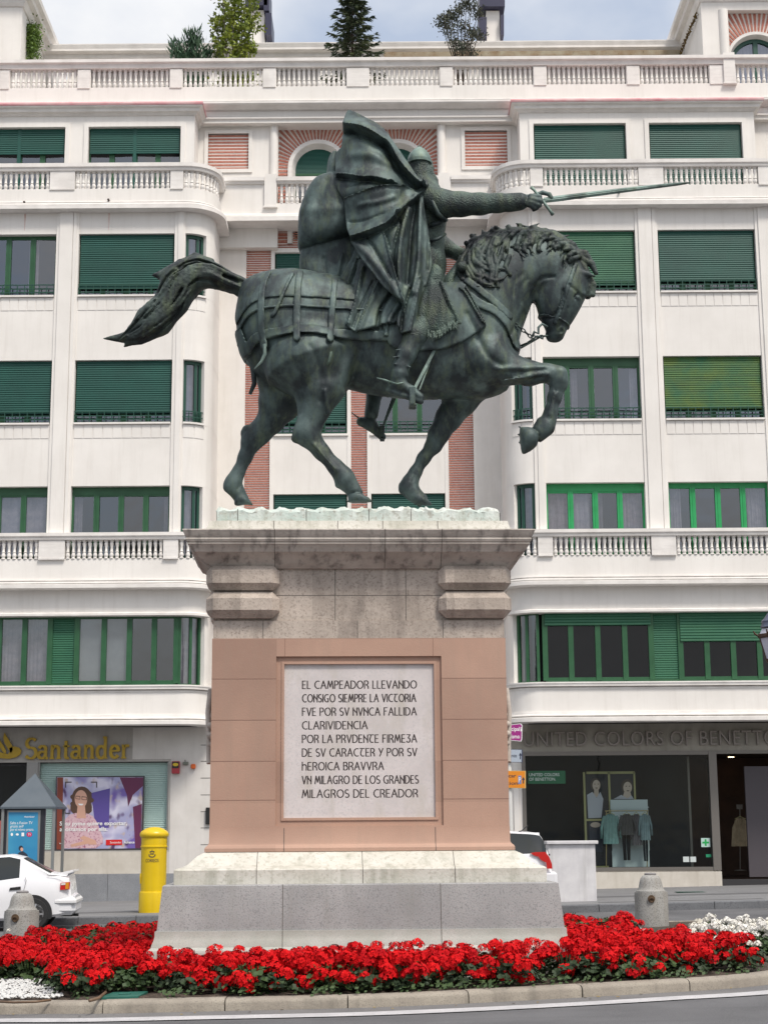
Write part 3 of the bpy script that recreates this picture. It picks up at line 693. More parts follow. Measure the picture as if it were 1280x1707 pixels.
# ---- roof terrace, penthouse and its two wings
ZTER = ze[5] - 0.1
m = MB(); m.box(U(-FAR), U(FAR), YT + 0.34, 58, ZTER - 0.2, ZTER); m.build('roof_terrace', GREY_PLASTER, BLD)
YP = 49.3
zp = [zl(598, v, YP) for v in (104, 96, 90, 78)]
m = MB(); m.box(xt(60), xt(1160), YP, YP + 4, ZTER, zp[3] - 0.02); m.build('penthouse_wall', PLASTER, BLD)
m = MB(); m.sweep([(xt(10), YP, 0, -1), (xt(1190), YP, 0, -1)], [(-0.3, zp[2] - 0.2), (0.05, zp[2] - 0.2), (0.12, zp[2] - 0.12), (0.12, zp[2]), (0.3, zp[2] + 0.03), (0.3, zp[2] + 0.1), (0.34, zp[3] - 0.03), (0.34, zp[3]), (-0.3, zp[3])]); m.build('cornice', TRIM, BLD)
YW = 46.0
zt_w = zl(1200, 3, YW)
for sd in (-1, 1):
    xi = at(1170, 60, YW).x if sd > 0 else at(36, 60, YW).x
    xo = U(sd*FAR)
    if sd < 0:
        m = MB(); xa, xb = sorted((xi, xo)); m.box(xa, xb, YW, YP + 4, ZTER, zt_w + 1.0); wing = m.build('wing_wall', PLASTER, BLD)
    else:
        ax = at(1262, 60, YW).x; zs = zl(1260, 96, YW)
        rr = (at(1262, 60, YW).x - at(1219, 60, YW).x)
        xc0, xc1 = at(1212, 60, YW).x, 2*ax - at(1212, 60, YW).x
        m = MB(); m.box(xi, xc0, YW, YP + 4, ZTER, zt_w + 1.0); m.box(xc1, xo, YW, YP + 4, ZTER, zt_w + 1.0); zz = zl(1200, 17, YW); m.box(xc0, xc1, YW - 0.001, YP, zz, zt_w + 1.0)
        wing = m.build('wing_wall', PLASTER, BLD)
        m = MB(); m.box(xc0, xc1, YW + 1.4, YW + 1.5, ZTER, zz); m.build('interior_wall', DARK, wing)
        arch_wall(ax, xc1 - ax, zs, rr*1.08, rr*1.2, zz + 0.002, ZTER, YW + 0.22, wing, rr)
        m = MB(); m.lathe([(0.15, 0), (0.15, zz - ZTER)], (at(1206.5, 60, YW).x, YW + 0.03, ZTER), 20); m.build('half_column', PLASTER, wing, smooth=True, angle=60)
        g = MB(); wm = MB(); Yw = YW + 0.36
        for k in range(32):
            t0, t1 = math.pi*k/32, math.pi*(k+1)/32
            wm.add([(ax + r_*math.cos(t_), y_, zs + r_*math.sin(t_)) for (r_, t_, y_) in ((rr + 0.02, t0, Yw), (rr + 0.02, t1, Yw), (rr*0.86, t1, Yw), (rr*0.86, t0, Yw), (rr*0.86, t1, Yw + 0.08), (rr*0.86, t0, Yw + 0.08))], [(0, 1, 2, 3), (3, 2, 4, 5)])
        for (xa, xb) in ((ax - rr - 0.02, ax - rr*0.86), (ax + rr*0.86, ax + rr + 0.02), (ax - 0.07, ax + 0.07)): wm.box(xa, xb, Yw - 0.01, Yw + 0.08, ZTER, zs + (rr*0.9 if abs(xa + xb - 2*ax) < 0.01 else 0))
        wo = wm.build('window', GREEN_DK, wing)
        arc = [(ax + rr*0.9*math.cos(math.pi*k/24), Yw + 0.05, zs + rr*0.9*math.sin(math.pi*k/24)) for k in range(25)]
        g.add([(ax + rr*0.9, Yw + 0.05, ZTER)] + arc + [(ax - rr*0.9, Yw + 0.05, ZTER)], [tuple(range(27))]); g.build('pane', PANE, wo)
        c = MB(); c.grid([[(ax - rr + 2*rr*i/60, Yw + 0.16 + 0.03*math.sin(i*1.3), zz_) for i in range(61)] for zz_ in (ZTER, zs + rr)]); c.build('curtain', CURTAIN, wo, smooth=True)
    m = MB(); xx = xi
    pr = [(-0.2, zt_w), (0.04, zt_w), (0.10, zt_w + 0.1), (0.12, zt_w + 0.22), (0.26, zt_w + 0.27), (0.28, zt_w + 0.40), (0.40, zt_w + 0.46), (0.42, zt_w + 0.60), (-0.2, zt_w + 0.62)]
    pth = [(xo, YW, 0, -1), (xi, YW, -sd, -1), (xi, YP + 1, -sd, 0)]
    m.sweep(pth, pr); m.build('roof_cornice', TRIM, wing)

m = MB(); m.box(U(-FAR), U(FAR), 57.7, 58, 0, ZTER - 0.2); m.box(U(-FAR) - 0.3, U(-FAR), YB + 0.4, 58, 0, ZTER); m.box(U(FAR), U(FAR) + 0.3, YB + 0.4, 58, 0, ZTER); m.build('rear_wall', PLASTER2, BLD)

# iron spouts with their rust runs
IRON = M('rusty_spout', (0.05, 0.03, 0.025), 0.8); RUN = M('rust_run', (0.62, 0.42, 0.38), 0.9, (0.72, 0.62, 0.58), 5)
for (px, py) in ((42, 338), (182, 334), (1031, 321)):
    c = at(px, py, YB - 0.1); m = MB(); m.tube([(c.x, YB - 0.02, c.z), (c.x, YB - 0.20, c.z - 0.01)], 0.03, 8); o = m.build('water_spout', IRON, BLD, smooth=True)
    if px < 900:
        m = MB(); z = c.z - 0.02; m.add([(c.x - 0.03, YB - 0.104, z), (c.x + 0.03, YB - 0.104, z), (c.x + 0.02, YB - 0.104, Z['c5t'] + 0.002), (c.x - 0.02, YB - 0.104, Z['c5t'] + 0.002)], [(0,1,2,3)]); m.add([(c.x - 0.025, YB - 0.003, Z['c5b'] - 0.02), (c.x + 0.025, YB - 0.003, Z['c5b'] - 0.02), (c.x + 0.008, YB - 0.003, Z['c5b'] - 0.5), (c.x - 0.004, YB - 0.003, Z['c5b'] - 0.55)], [(0,1,2,3)]); m.build('rust_stain', RUN, o)

# the next windows along, past the edges of the picture, and the closed ground floor of the recess
C3 = (11.75, 13.95)
for sd in (-1, 1):
    side_win(sd, C3, Z['w4s'], Z['w4t'], rail=True, shut=0.8, panes=3); side_win(sd, C3, Z['w3s'], Z['w3t'], rail=True, panes=3); side_win(sd, C3, z2, Z['w2t'], panes=3, box=0.16)
    xa, xb = sorted((U(sd*(11.0 if sd < 0 else 11.4)), U(sd*13.95))); window(xa, xb, Z['w1s'], Z['w1t'], YB - 0.06, panes=4, shut=0.4)
window(U(-3.0), U(3.0), 0.5, 3.6, YR, panes=5, frame=GREEN_DK, pane=PANE_DK)
m = MB(); m.box(U(-3.0), U(3.0), YR, YR + 0.3, 3.6, 4.9); m.box(U(-3.0), U(3.0), YR, YR + 0.3, -0.3, 0.5); m.box(U(-3.3), U(-3.0), YR - 0.6, YR + 0.3, -0.3, 4.9); m.box(U(3.0), U(3.3), YR - 0.6, YR + 0.3, -0.3, 4.9); m.build('shop_wall', PLASTER2, BLD)
# ================================================================== the bronze horse and rider
YS = 19.35                        # upright plane through the middle of the statue
PXM = YS / FPX
class Poly2:
    """outline in the photograph's pixels -> x,z of the plane at YS+dy; optionally rounded"""
    def __init__(s, pts, dy=0.0, rnd=3, closed=True):
        P = [at(p[0], p[1], YS + (p[2] if len(p) > 2 else dy)) for p in pts]; P = np.array([(q.x, q.z) for q in P])
        if rnd > 1:
            n = len(P); out = []
            for i in range(n if closed else n-1):
                p0, p1, p2, p3 = (P[(i-1) % n], P[i], P[(i+1) % n], P[(i+2) % n]) if closed else (P[max(i-1,0)], P[i], P[i+1], P[min(i+2,n-1)])
                for k in range(rnd):
                    t = k / rnd
                    out.append(0.5*((2*p1) + (-p0+p2)*t + (2*p0-5*p1+4*p2-p3)*t*t + (-p0+3*p1-3*p2+p3)*t**3))
            if not closed: out.append(P[-1])
            P = np.array(out)
        s.P = P; s.closed = closed
    def dist(s, X, Z):
        d = np.full(X.shape, 1e9, np.float32); n = len(s.P)
        for i in range(n if s.closed else n-1):
            a = s.P[i]; b = s.P[(i+1) % n]; e = b - a; L = e @ e + 1e-12
            t = np.clip(((X-a[0])*e[0] + (Z-a[1])*e[1]) / L, 0, 1)
            d = np.minimum(d, (X-a[0]-t*e[0])**2 + (Z-a[1]-t*e[1])**2)
        return np.sqrt(d)
    def sd(s, X, Z):
        d = s.dist(X, Z); ins = np.zeros(X.shape, bool); n = len(s.P)
        for i in range(n):
            a = s.P[i]; b = s.P[(i+1) % n]
            if a[1] == b[1]: continue
            c = ((a[1] > Z) != (b[1] > Z)) & (X < (b[0]-a[0]) * (Z-a[1]) / (b[1]-a[1]) + a[0])
            ins ^= c
        return np.where(ins, -d, d)
def poisson(mask, it=80):
    if min(mask.shape) < 24: 
        h = np.zeros(mask.shape, np.float32); it = 500
    else:
        m2 = mask[::2, ::2]; c = poisson(m2, it) * 4
        h = np.repeat(np.repeat(c, 2, 0), 2, 1)[:mask.shape[0], :mask.shape[1]]
        if h.shape != mask.shape: h = np.pad(h, ((0, mask.shape[0]-h.shape[0]), (0, mask.shape[1]-h.shape[1])), 'edge')
        h = h * mask
    for _ in range(it):
        g = np.pad(h, 1)
        h = (0.25*(g[:-2,1:-1] + g[2:,1:-1] + g[1:-1,:-2] + g[1:-1,2:]) + 1.0) * mask
    return h
def blur(a, n=1):
    for _ in range(n):
        g = np.pad(a, 1, 'edge'); a = (g[:-2,1:-1] + g[2:,1:-1] + g[1:-1,:-2] + g[1:-1,2:] + 2*a) / 6
    return a
class Field:
    """a signed field on a grid: x right, y away from the viewer (0 = middle plane), z up"""
    def __init__(s, px0, px1, py0, py1, ydn, ydp, h):
        a = at(px0, py1, YS); b = at(px1, py0, YS)
        s.h = h; s.o = np.array([a.x, ydn, a.z])
        s.n = [int((b.x-a.x)/h)+2, int((ydp-ydn)/h)+2, int((b.z-a.z)/h)+2]
        s.x = (s.o[0] + h*np.arange(s.n[0])).astype(np.float32); s.y = (ydn + h*np.arange(s.n[1])).astype(np.float32); s.z = (s.o[2] + h*np.arange(s.n[2])).astype(np.float32)
        s.X2, s.Z2 = np.meshgrid(s.x, s.z, indexing='ij')
        s.f = np.full(s.n, 0.5, np.float32)
    def win(s, lo, hi):
        i = [slice(max(0, int((lo[k]-s.o[k])/s.h)), max(0, min(s.n[k], int((hi[k]-s.o[k])/s.h)+2))) for k in range(3)]
        return tuple(i), s.x[i[0]][:,None,None], s.y[i[1]][None,:,None], s.z[i[2]][None,None,:]
    def put(s, i, d, k, sub=False):
        f = s.f[i]
        if f.size == 0: return
        if sub: d = -d; g = np.maximum(k - np.abs(f-d), 0)/k if k else 0; s.f[i] = np.maximum(f, d) + (g*g*k*0.25 if k else 0)
        else: g = np.maximum(k - np.abs(f-d), 0)/k if k else 0; s.f[i] = np.minimum(f, d) - (g*g*k*0.25 if k else 0)
    def cap(s, a, b, ra, rb, k=0.05, sy=1.0, sub=False):
        """tapered limb from a to b; a, b: 3-D points; sy squashes it sideways"""
        a = np.array(a); b = np.array(b); R0 = max(ra, rb) + k + 0.03
        i, X, Y, Z = s.win(np.minimum(a, b) - R0, np.maximum(a, b) + R0)
        e = b - a; L = e @ e + 1e-12
        t = np.clip(((X-a[0])*e[0] + (Y-a[1])*e[1] + (Z-a[2])*e[2]) / L, 0, 1)
        d = np.sqrt((X-a[0]-t*e[0])**2 + ((Y-a[1]-t*e[1])/sy)**2 + (Z-a[2]-t*e[2])**2) - (ra + (rb-ra)*t)
        s.put(i, d*min(1.0, sy) if sy < 1 else d, k, sub)
    def ell(s, c, r, k=0.05, sub=False):
        c = np.array(c); r = np.array(r, float); m = r.max() + k + 0.03
        e_ = r*(1 + (k + 0.02)/r.min()) + 0.02; i, X, Y, Z = s.win(c - e_, c + e_)
        q = np.sqrt(((X-c[0])/r[0])**2 + ((Y-c[1])/r[1])**2 + ((Z-c[2])/r[2])**2)
        s.put(i, (q-1)*r.min(), k, sub)
    def inflate(s, poly, w, k=0.03, yc=0.0, creases=(), maxw=None, power=1.0, lo=None, back=None):
        """a closed outline swollen to a rounded body about the plane yc; w scales its thickness.
        creases: (polyline, depth, width) push the near face in (+) or out (-)"""
        sd = poly.sd(s.X2, s.Z2).astype(np.float32); m = (sd < 0).astype(np.float32)
        H = poisson(m) * s.h**2
        si = -sd
        r = np.where(si > 1.5*s.h, H/np.maximum(si, 1e-6), 0); wt = (si > 1.5*s.h).astype(np.float32)
        for _ in range(8): r = blur(r); wt = blur(wt)
        rr = np.where(wt > 1e-4, r/np.maximum(wt, 1e-4), 0.02)
        t = np.clip(si/(3*s.h), 0, 1); H = np.where(si > 3*s.h, H, rr*si*(1-t) + H*t if True else H)
        H = np.where(si < 0, rr*si, H)
        H = H * (w*w)
        if maxw is not None: H = np.where(H > 0, maxw**2 * (1 - np.exp(-H/maxw**2)), H)
        gx, gz_ = np.gradient(H, s.h); G = np.sqrt(gx*gx + gz_*gz_) + 1e-5
        dsp = np.zeros(H.shape, np.float32)
        for (pl, dep, wid) in creases:
            dd = pl.dist(s.X2, s.Z2); dsp += dep*np.exp(-(dd/wid)**2)
        Y = s.y[None,:,None] - yc
        f = (Y*Y - H[:,None,:]) / (2*np.sqrt(Y*Y + (G*0.5)[:,None,:]**2) + 1e-3)
        f = np.where(sd[:,None,:] > 0, np.maximum(f, sd[:,None,:]), f)
        if len(creases): f = f + np.where(Y < 0.0, dsp[:,None,:], 0) * np.clip(-Y/0.05, 0, 1)
        s.put((slice(None),)*3, f.astype(np.float32), k)
        return sd, H
    def sheet(s, poly, ctrl, pleats, t=0.020, k=0.012):
        """hanging cloth: a sheet cut by an outline; ctrl (px,py,y) fix its depth, pleats bend it sharply
        pleats: (line, ridge, gentle width, sharp width, valley, valley width, side)"""
        def dep(px, py):
            w_ = [1.0/((px-c[0])**2 + (py-c[1])**2 + 4.0)**1.5 for c in ctrl]; return sum(a*c[2] for a, c in zip(w_, ctrl))/sum(w_)
        poly = Poly2([(px, py, dep(px, py)) for px, py in poly], 0, 2)
        pleats = [(Poly2([(px, py, dep(px, py)) for px, py in pl_[0]], 0, 3, False),) + tuple(pl_[1:]) for pl_ in pleats]
        C = np.array([(lambda q: (q.x, q.z, y))(at(px, py, YS + y)) for px, py, y in ctrl]); n = len(C)
        U_ = lambda r2: 0.5*r2*np.log(r2 + 1e-9)
        D = ((C[:,None,:2] - C[None,:,:2])**2).sum(2); A = np.zeros((n+3, n+3)); A[:n,:n] = U_(D) + np.eye(n)*0.003; A[:n,n] = A[n,:n] = 1; A[:n,n+1:] = C[:,:2]; A[n+1:,:n] = C[:,:2].T
        w = np.linalg.solve(A, np.concatenate([C[:,2], [0,0,0]])); Y = w[n] + w[n+1]*s.X2 + w[n+2]*s.Z2
        for i in range(n): Y = Y + w[i]*U_((s.X2 - C[i,0])**2 + (s.Z2 - C[i,1])**2)
        for (line, A_, wg, ws, V_, wv, side) in pleats:
            P = line.P; best = np.full(s.X2.shape, 1e9); sg = np.zeros(s.X2.shape)
            for a, b in zip(P[:-1], P[1:]):
                e = b - a; L = e @ e + 1e-12; tt_ = np.clip(((s.X2-a[0])*e[0] + (s.Z2-a[1])*e[1])/L, 0, 1); dx = s.X2 - a[0] - tt_*e[0]; dz = s.Z2 - a[1] - tt_*e[1]; d2 = dx*dx + dz*dz
                m = d2 < best; best = np.where(m, d2, best); sg = np.where(m, -(e[0]*dz - e[1]*dx), sg)
            d = np.sqrt(best); shp = (sg*side > 0); g = np.where(shp, A_*np.exp(-(d/ws)**2), A_*np.exp(-(d/wg)**2))
            if V_: g = g - np.where(shp, V_*(1 - np.exp(-(d/ws)**2))*np.exp(-(d/wv)**2), 0)
            Y = Y - g
        Y = Y.astype(np.float32); gx, gz_ = np.gradient(Y, s.h); G = np.sqrt(1 + gx*gx + gz_*gz_)
        f = (np.abs(s.y[None,:,None] - Y[:,None,:]) - t*np.minimum(G, 8)[:,None,:]) / np.minimum(G, 8)[:,None,:]
        s.put((slice(None),)*3, np.maximum(f, poly.sd(s.X2, s.Z2).astype(np.float32)[:,None,:]).astype(np.float32), k)
    def mesh(s, smooth=2, wob=None):
        f = s.f.copy(); f[0] = f[-1] = 0.5; f[:,0] = f[:,-1] = 0.5; f[:,:,0] = f[:,:,-1] = 0.5
        sg = f < 0
        c = sg[:-1,:-1,:-1].astype(np.uint8)
        offs = [(i,j,k) for i in (0,1) for j in (0,1) for k in (0,1)]
        n0, n1, n2 = s.n
        tot = sum(sg[i:n0-1+i, j:n1-1+j, k:n2-1+k].astype(np.uint8) for i,j,k in offs)
        act = (tot > 0) & (tot < 8); idx = np.argwhere(act)
        vals = {o: f[idx[:,0]+o[0], idx[:,1]+o[1], idx[:,2]+o[2]] for o in offs}
        acc = np.zeros((len(idx), 3)); cnt = np.zeros(len(idx))
        for a in offs:
            for ax in range(3):
                if a[ax]: continue
                b = list(a); b[ax] = 1; b = tuple(b)
                fa, fb = vals[a], vals[b]; cr = (fa < 0) != (fb < 0)
                t = np.where(cr, fa/np.where(cr, fa-fb, 1), 0)
                p = np.array(a, float)[None].repeat(len(idx), 0); p[:,ax] = t
                acc[cr] += p[cr]; cnt[cr] += 1
        V = (idx + acc/cnt[:,None]) * s.h + s.o
        ids = np.full(act.shape, -1, np.int64); ids[tuple(idx.T)] = np.arange(len(idx))
        Q = []
        for ax in range(3):
            sl0 = [slice(None)]*3; sl1 = [slice(None)]*3; sl0[ax] = slice(0, -1); sl1[ax] = slice(1, None)
            ch = sg[tuple(sl0)] != sg[tuple(sl1)]
            e = np.argwhere(ch); u, v = [(1,2),(2,0),(0,1)][ax]
            e = e[(e[:,u] > 0) & (e[:,v] > 0) & (e[:,u] < s.n[u]-1) & (e[:,v] < s.n[v]-1)]
            ins = sg[tuple(e.T)]
            q = []
            for du, dv in ((1,1),(0,1),(0,0),(1,0)):
                c2 = e.copy(); c2[:,u] -= du; c2[:,v] -= dv; q.append(ids[tuple(c2.T)])
            q = np.stack(q, 1); q[~ins] = q[~ins][:, ::-1]; Q.append(q)
        Q = np.concatenate(Q); Q = Q[(Q >= 0).all(1)]
        E = np.concatenate([Q[:, [0,1]], Q[:, [1,2]], Q[:, [2,3]], Q[:, [3,0]]])
        for it in range(smooth):
            for lam in (0.5, -0.52):
                A = np.zeros_like(V); N = np.zeros(len(V))
                for k in range(3): A[:,k] = np.bincount(E[:,0], V[E[:,1],k], len(V)) + np.bincount(E[:,1], V[E[:,0],k], len(V))
                N = np.bincount(E[:,0], minlength=len(V)) + np.bincount(E[:,1], minlength=len(V))
                V = V + lam*(A/np.maximum(N,1)[:,None] - V)
        V = V + np.array([0, YS, 0])
        return V, Q
def P3(px, py, dy=0.0):           # photograph pixel at depth dy behind (+) or before (-) the middle plane -> field space
    p = at(px, py, YS + dy); return (p.x, dy, p.z)
def link_vq(name, V, Q, mat, parent):
    o = wloc(parent); V = V - np.array(o)
    me = bpy.data.meshes.new(name)
    me.vertices.add(len(V)); me.vertices.foreach_set('co', V.astype(np.float32).ravel())
    me.loops.add(Q.size); me.loops.foreach_set('vertex_index', Q.astype(np.int32).ravel())
    me.polygons.add(len(Q)); me.polygons.foreach_set('loop_start', np.arange(0, Q.size, 4, dtype=np.int32))
    me.polygons.foreach_set('use_smooth', np.ones(len(Q), bool)); me.update(calc_edges=True); me.validate()
    return link_mesh(name, me, mat, parent)

def bronze(name, base, light, dark, bump=0.25, bscale=14, mail=0.0, mail_scale=26):
    m, t, b = _nodes(name)
    co = t.nodes.new('ShaderNodeTexCoord').outputs['Object']
    n1 = _ramp(t, _noise(t, co, 2.6, 7, 0.65), 0.42, 0.66)
    n2 = _ramp(t, _noise(t, co, 5.0, 6, 0.7, (1.6, 1.6, 0.5)), 0.50, 0.68)
    n3 = _ramp(t, _noise(t, co, 3.4, 5, 0.6, (1.2, 1.2, 0.7)), 0.40, 0.60)
    c = _mix(t, n1, base, light); c = _mix(t, n3, c, dark); 
    mm = t.nodes.new('ShaderNodeMath'); mm.operation = 'MULTIPLY'; mm.inputs[1].default_value = 0.55; t.links.new(n2, mm.inputs[0])
    c = _mix(t, mm.outputs[0], c, (0.115, 0.150, 0.085))
    t.links.new(c, b.inputs['Base Color'])
    b.inputs['Metallic'].default_value = 0.30; b.inputs['Roughness'].default_value = 0.58; b.inputs['Specular IOR Level'].default_value = 0.5
    bn = t.nodes.new('ShaderNodeBump'); bn.inputs['Strength'].default_value = bump; bn.inputs['Distance'].default_value = 0.02
    h = _noise(t, co, bscale, 6, 0.65)
    if mail:
        v = t.nodes.new('ShaderNodeTexVoronoi'); v.inputs['Scale'].default_value = mail_scale; t.links.new(co, v.inputs['Vector'])
        ad = t.nodes.new('ShaderNodeMath'); ad.operation = 'MULTIPLY_ADD'; ad.inputs[1].default_value = mail
        t.links.new(v.outputs['Distance'], ad.inputs[0]); t.links.new(h, ad.inputs[2]); h = ad.outputs[0]
    t.links.new(h, bn.inputs['Height']); t.links.new(bn.outputs[0], b.inputs['Normal'])
    return m
BRZ = bronze('weathered_bronze', (0.056, 0.083, 0.082), (0.112, 0.158, 0.152), (0.022, 0.031, 0.035))
BRZ_CLOTH = bronze('bronze_cloth', (0.064, 0.096, 0.094), (0.124, 0.174, 0.166), (0.024, 0.034, 0.038), 0.25, 12)
BRZ_MAIL = bronze('bronze_mail', (0.060, 0.092, 0.080), (0.12, 0.165, 0.135), (0.026, 0.036, 0.036), 0.42, 22, 1.3, 62)
BRZ_HAIR = bronze('bronze_hair', (0.030, 0.043, 0.042), (0.068, 0.095, 0.085), (0.012, 0.016, 0.018), 0.5, 24)
BRZ_PALE = bronze('pale_patina', (0.17, 0.245, 0.22), (0.28, 0.37, 0.335), (0.075, 0.11, 0.10), 0.2, 18)

STA = empty('equestrian_statue', at(598, 842, YS), 'green bronze statue of a cloaked knight with a sword on a striding horse', 'statue')
def pl(pts, dy=-0.35, rnd=3): return Poly2(pts, dy, rnd, closed=False)

# ---- horse
HB = Field(366, 1003, 372, 848, -0.72, 0.72, 0.0165)
torso = Poly2([(402,500),(403,484),(412,471),(441,460),(493,456),(528,461),(562,467),(600,478),(650,488),(700,486),(738,466),(765,430),(790,405),(830,394),(870,390),(910,395),(945,410),(966,432),(970,455),(950,480),(915,492),(893,492),(884,512),(875,536),(868,556),(864,575),(862,600),(856,625),(845,650),(820,660),(790,665),(735,663),(690,663),(640,660),(611,655),(580,648),(545,640),(500,640),(460,640),(432,628),(412,606),(404,578),(398,552),(398,525)], 0, 2)
HB.inflate(torso, 0.46, 0.04)
for s_ in (-1, 1):
    HB.ell(P3(470, 540, 0.20*s_), (0.42, 0.27, 0.52), 0.15)
    HB.ell(P3(520, 585, 0.22*s_), (0.38, 0.22, 0.50), 0.15)
    HB.ell(P3(800, 585, 0.17*s_), (0.36, 0.26, 0.50), 0.15)
    HB.ell(P3(700, 590, 0.12*s_), (0.62, 0.36, 0.48), 0.15)
    HB.ell(P3(562, 622, 0.27*s_), (0.20, 0.16, 0.30), 0.12)
head = Poly2([(945,425),(968,440),(980,462),(982,482),(974,500),(965,518),(955,535),(946,548),(941,558),(937,566),(927,571),(914,569),(909,561),(908,549),(903,538),(897,524),(893,508),(888,494),(892,472),(912,448)], 0, 3)
HB.inflate(head, 0.58, 0.05)
for s_ in (-1, 1):
    HB.ell(P3(914, 488, 0.085*s_), (0.165, 0.055, 0.19), 0.06)
    HB.ell(P3(962, 493, 0.125*s_), (0.055, 0.035, 0.05), 0.03)
    HB.cap(P3(952, 484, 0.13*s_), P3(974, 490, 0.12*s_), 0.022, 0.018, 0.03)
    HB.ell(P3(962, 495, 0.175*s_), (0.050, 0.030, 0.040), 0.012, True); HB.ell(P3(962, 496, 0.160*s_), (0.032, 0.024, 0.026), 0.006)
    HB.cap(P3(940, 505, 0.10*s_), P3(935, 535, 0.085*s_), 0.035, 0.022, 0.05)
    HB.cap(P3(966, 455, 0.11*s_), P3(978, 457, 0.125*s_), 0.055, 0.038, 0.03); HB.cap(P3(978, 457, 0.125*s_), P3(994, 461, 0.13*s_), 0.036, 0.006, 0.02)
    HB.ell(P3(934, 551, 0.085*s_), (0.052, 0.04, 0.055), 0.03)
    HB.ell(P3(936, 551, 0.130*s_), (0.028, 0.04, 0.036), 0.010, True)
    HB.cap(P3(900, 553, 0.07*s_), P3(924, 557, 0.12*s_), 0.024, 0.014, 0.010, 1, True)
HB.ell(P3(905, 552, 0), (0.035, 0.14, 0.018), 0.012, True)
# legs: (px, py, dy, radius px)
def limb(pts, k=0.05, sy=0.85, F=None):
    F = F or HB
    for a, b in zip(pts, pts[1:]): F.cap(P3(*a[:3]), P3(*b[:3]), a[3]*PXM, b[3]*PXM, k, sy)
limb([(818,602,-0.24,48),(852,617,-0.27,27),(882,622,-0.29,21),(912,622,-0.29,15.5),(928,626,-0.29,15.5),(931,638,-0.29,14.5)])
limb([(931,638,-0.29,14),(924,662,-0.29,11),(918,686,-0.29,10.5),(914,700,-0.29,11.5),(909,712,-0.29,14),(898,722,-0.29,12.5),(889,731,-0.29,12)])
HB.cap(P3(934,622,-0.33), P3(934,632,-0.33), 0.075, 0.07, 0.04)
HB.cap(P3(901,704,-0.29), P3(896,709,-0.29), 0.06, 0.045, 0.03)
hoof = Poly2([(865.5,717),(870,712),(888,714),(899,724),(896,742),(874,757),(868,749)], -0.29, 2)
HB.inflate(hoof, 1.05, 0.015, yc=-0.29)
for q in ((867, 712), (866, 725), (867, 738)): HB.cap(P3(q[0], q[1], -0.25), P3(q[0]-3, q[1]-1, -0.25), 0.016, 0.012, 0.01)
limb([(800,622,0.20,38),(768,666,0.22,29),(748,696,0.24,22.5),(731,724,0.25,17.5),(723,742,0.25,14)])
limb([(723,742,0.25,13.5),(706,764,0.25,10.5),(692,788,0.25,10),(684,803,0.25,12.5),(681,813,0.25,14.5),(690,824,0.25,12),(701,833,0.25,12.5)])
HB.cap(P3(672,811,0.25), P3(670,817,0.25), 0.055, 0.04, 0.03)
limb([(478,640,0.20,62),(468,668,0.23,38),(452,700,0.25,23),(432,722,0.26,20),(420,735,0.26,18)], 0.06)
limb([(420,735,0.26,17),(409,762,0.26,11.5),(398,788,0.26,11),(391,802,0.26,13.5),(388,810,0.26,14),(397,822,0.26,11),(403,832,0.26,12)])
HB.cap(P3(412,717,0.26), P3(409,722,0.26), 0.065, 0.06, 0.03)
HB.cap(P3(381,808,0.26), P3(378,813,0.26), 0.05, 0.035, 0.03)
limb([(515,610,-0.24,75),(530,648,-0.27,42),(524,680,-0.28,27),(517,704,-0.28,20.5),(511,722,-0.28,22)], 0.06)
limb([(511,722,-0.28,21),(536,753,-0.28,13),(560,779,-0.28,12.5),(572,793,-0.28,15),(577,802,-0.28,15.5),(587,814,-0.28,11.5),(593,824,-0.28,13)])
HB.cap(P3(497,727,-0.28), P3(493,731,-0.28), 0.07, 0.055, 0.03)
HB.cap(P3(566,801,-0.28), P3(563,809,-0.28), 0.05, 0.03, 0.03)
hoof2 = Poly2([(582,823),(600,819),(610,825),(623,838),(622,842),(580,842),(580,834)], -0.28, 2)
HB.inflate(hoof2, 0.95, 0.015, yc=-0.28)
# tendons, veins and folds of skin
for pts, r in (([(826,614,-0.46),(870,615,-0.42),(905,613,-0.39)], 0.020), ([(840,634,-0.44),(880,629,-0.42),(912,624,-0.39)], 0.014), ([(925,655,-0.385),(917,690,-0.375)], 0.016), ([(524,742,-0.385),(558,783,-0.375)], 0.016), ([(895,470,-0.2),(880,455,-0.24)], 0.02), ([(540,650,-0.52),(548,690,-0.40)], 0.02)):
    for a, b in zip(pts, pts[1:]): HB.cap(P3(*a), P3(*b), r, r, 0.05)
HB.inflate(Poly2([(683,826),(699,822),(708,828),(719,839),(718,842.5),(691,842.5),(688,836)], 0.25, 2), 1.0, 0.008, yc=0.25)
HB.inflate(Poly2([(392,830),(399,824),(410,825),(421,840),(420,843),(393,843),(391,837)], 0.26, 2), 1.0, 0.008, yc=0.26)
def groove(F, lines):
    for pts, dep, wid in lines:
        for s_ in (-1, 1):
            d = Poly2(pts, -0.35, 3, False).dist(F.X2, F.Z2); g = (dep*np.exp(-(d/wid)**2)).astype(np.float32)
            F.f += g[:,None,:] * (np.clip(s_*F.y - 0.06, 0, 0.05)*20)[None,:,None]
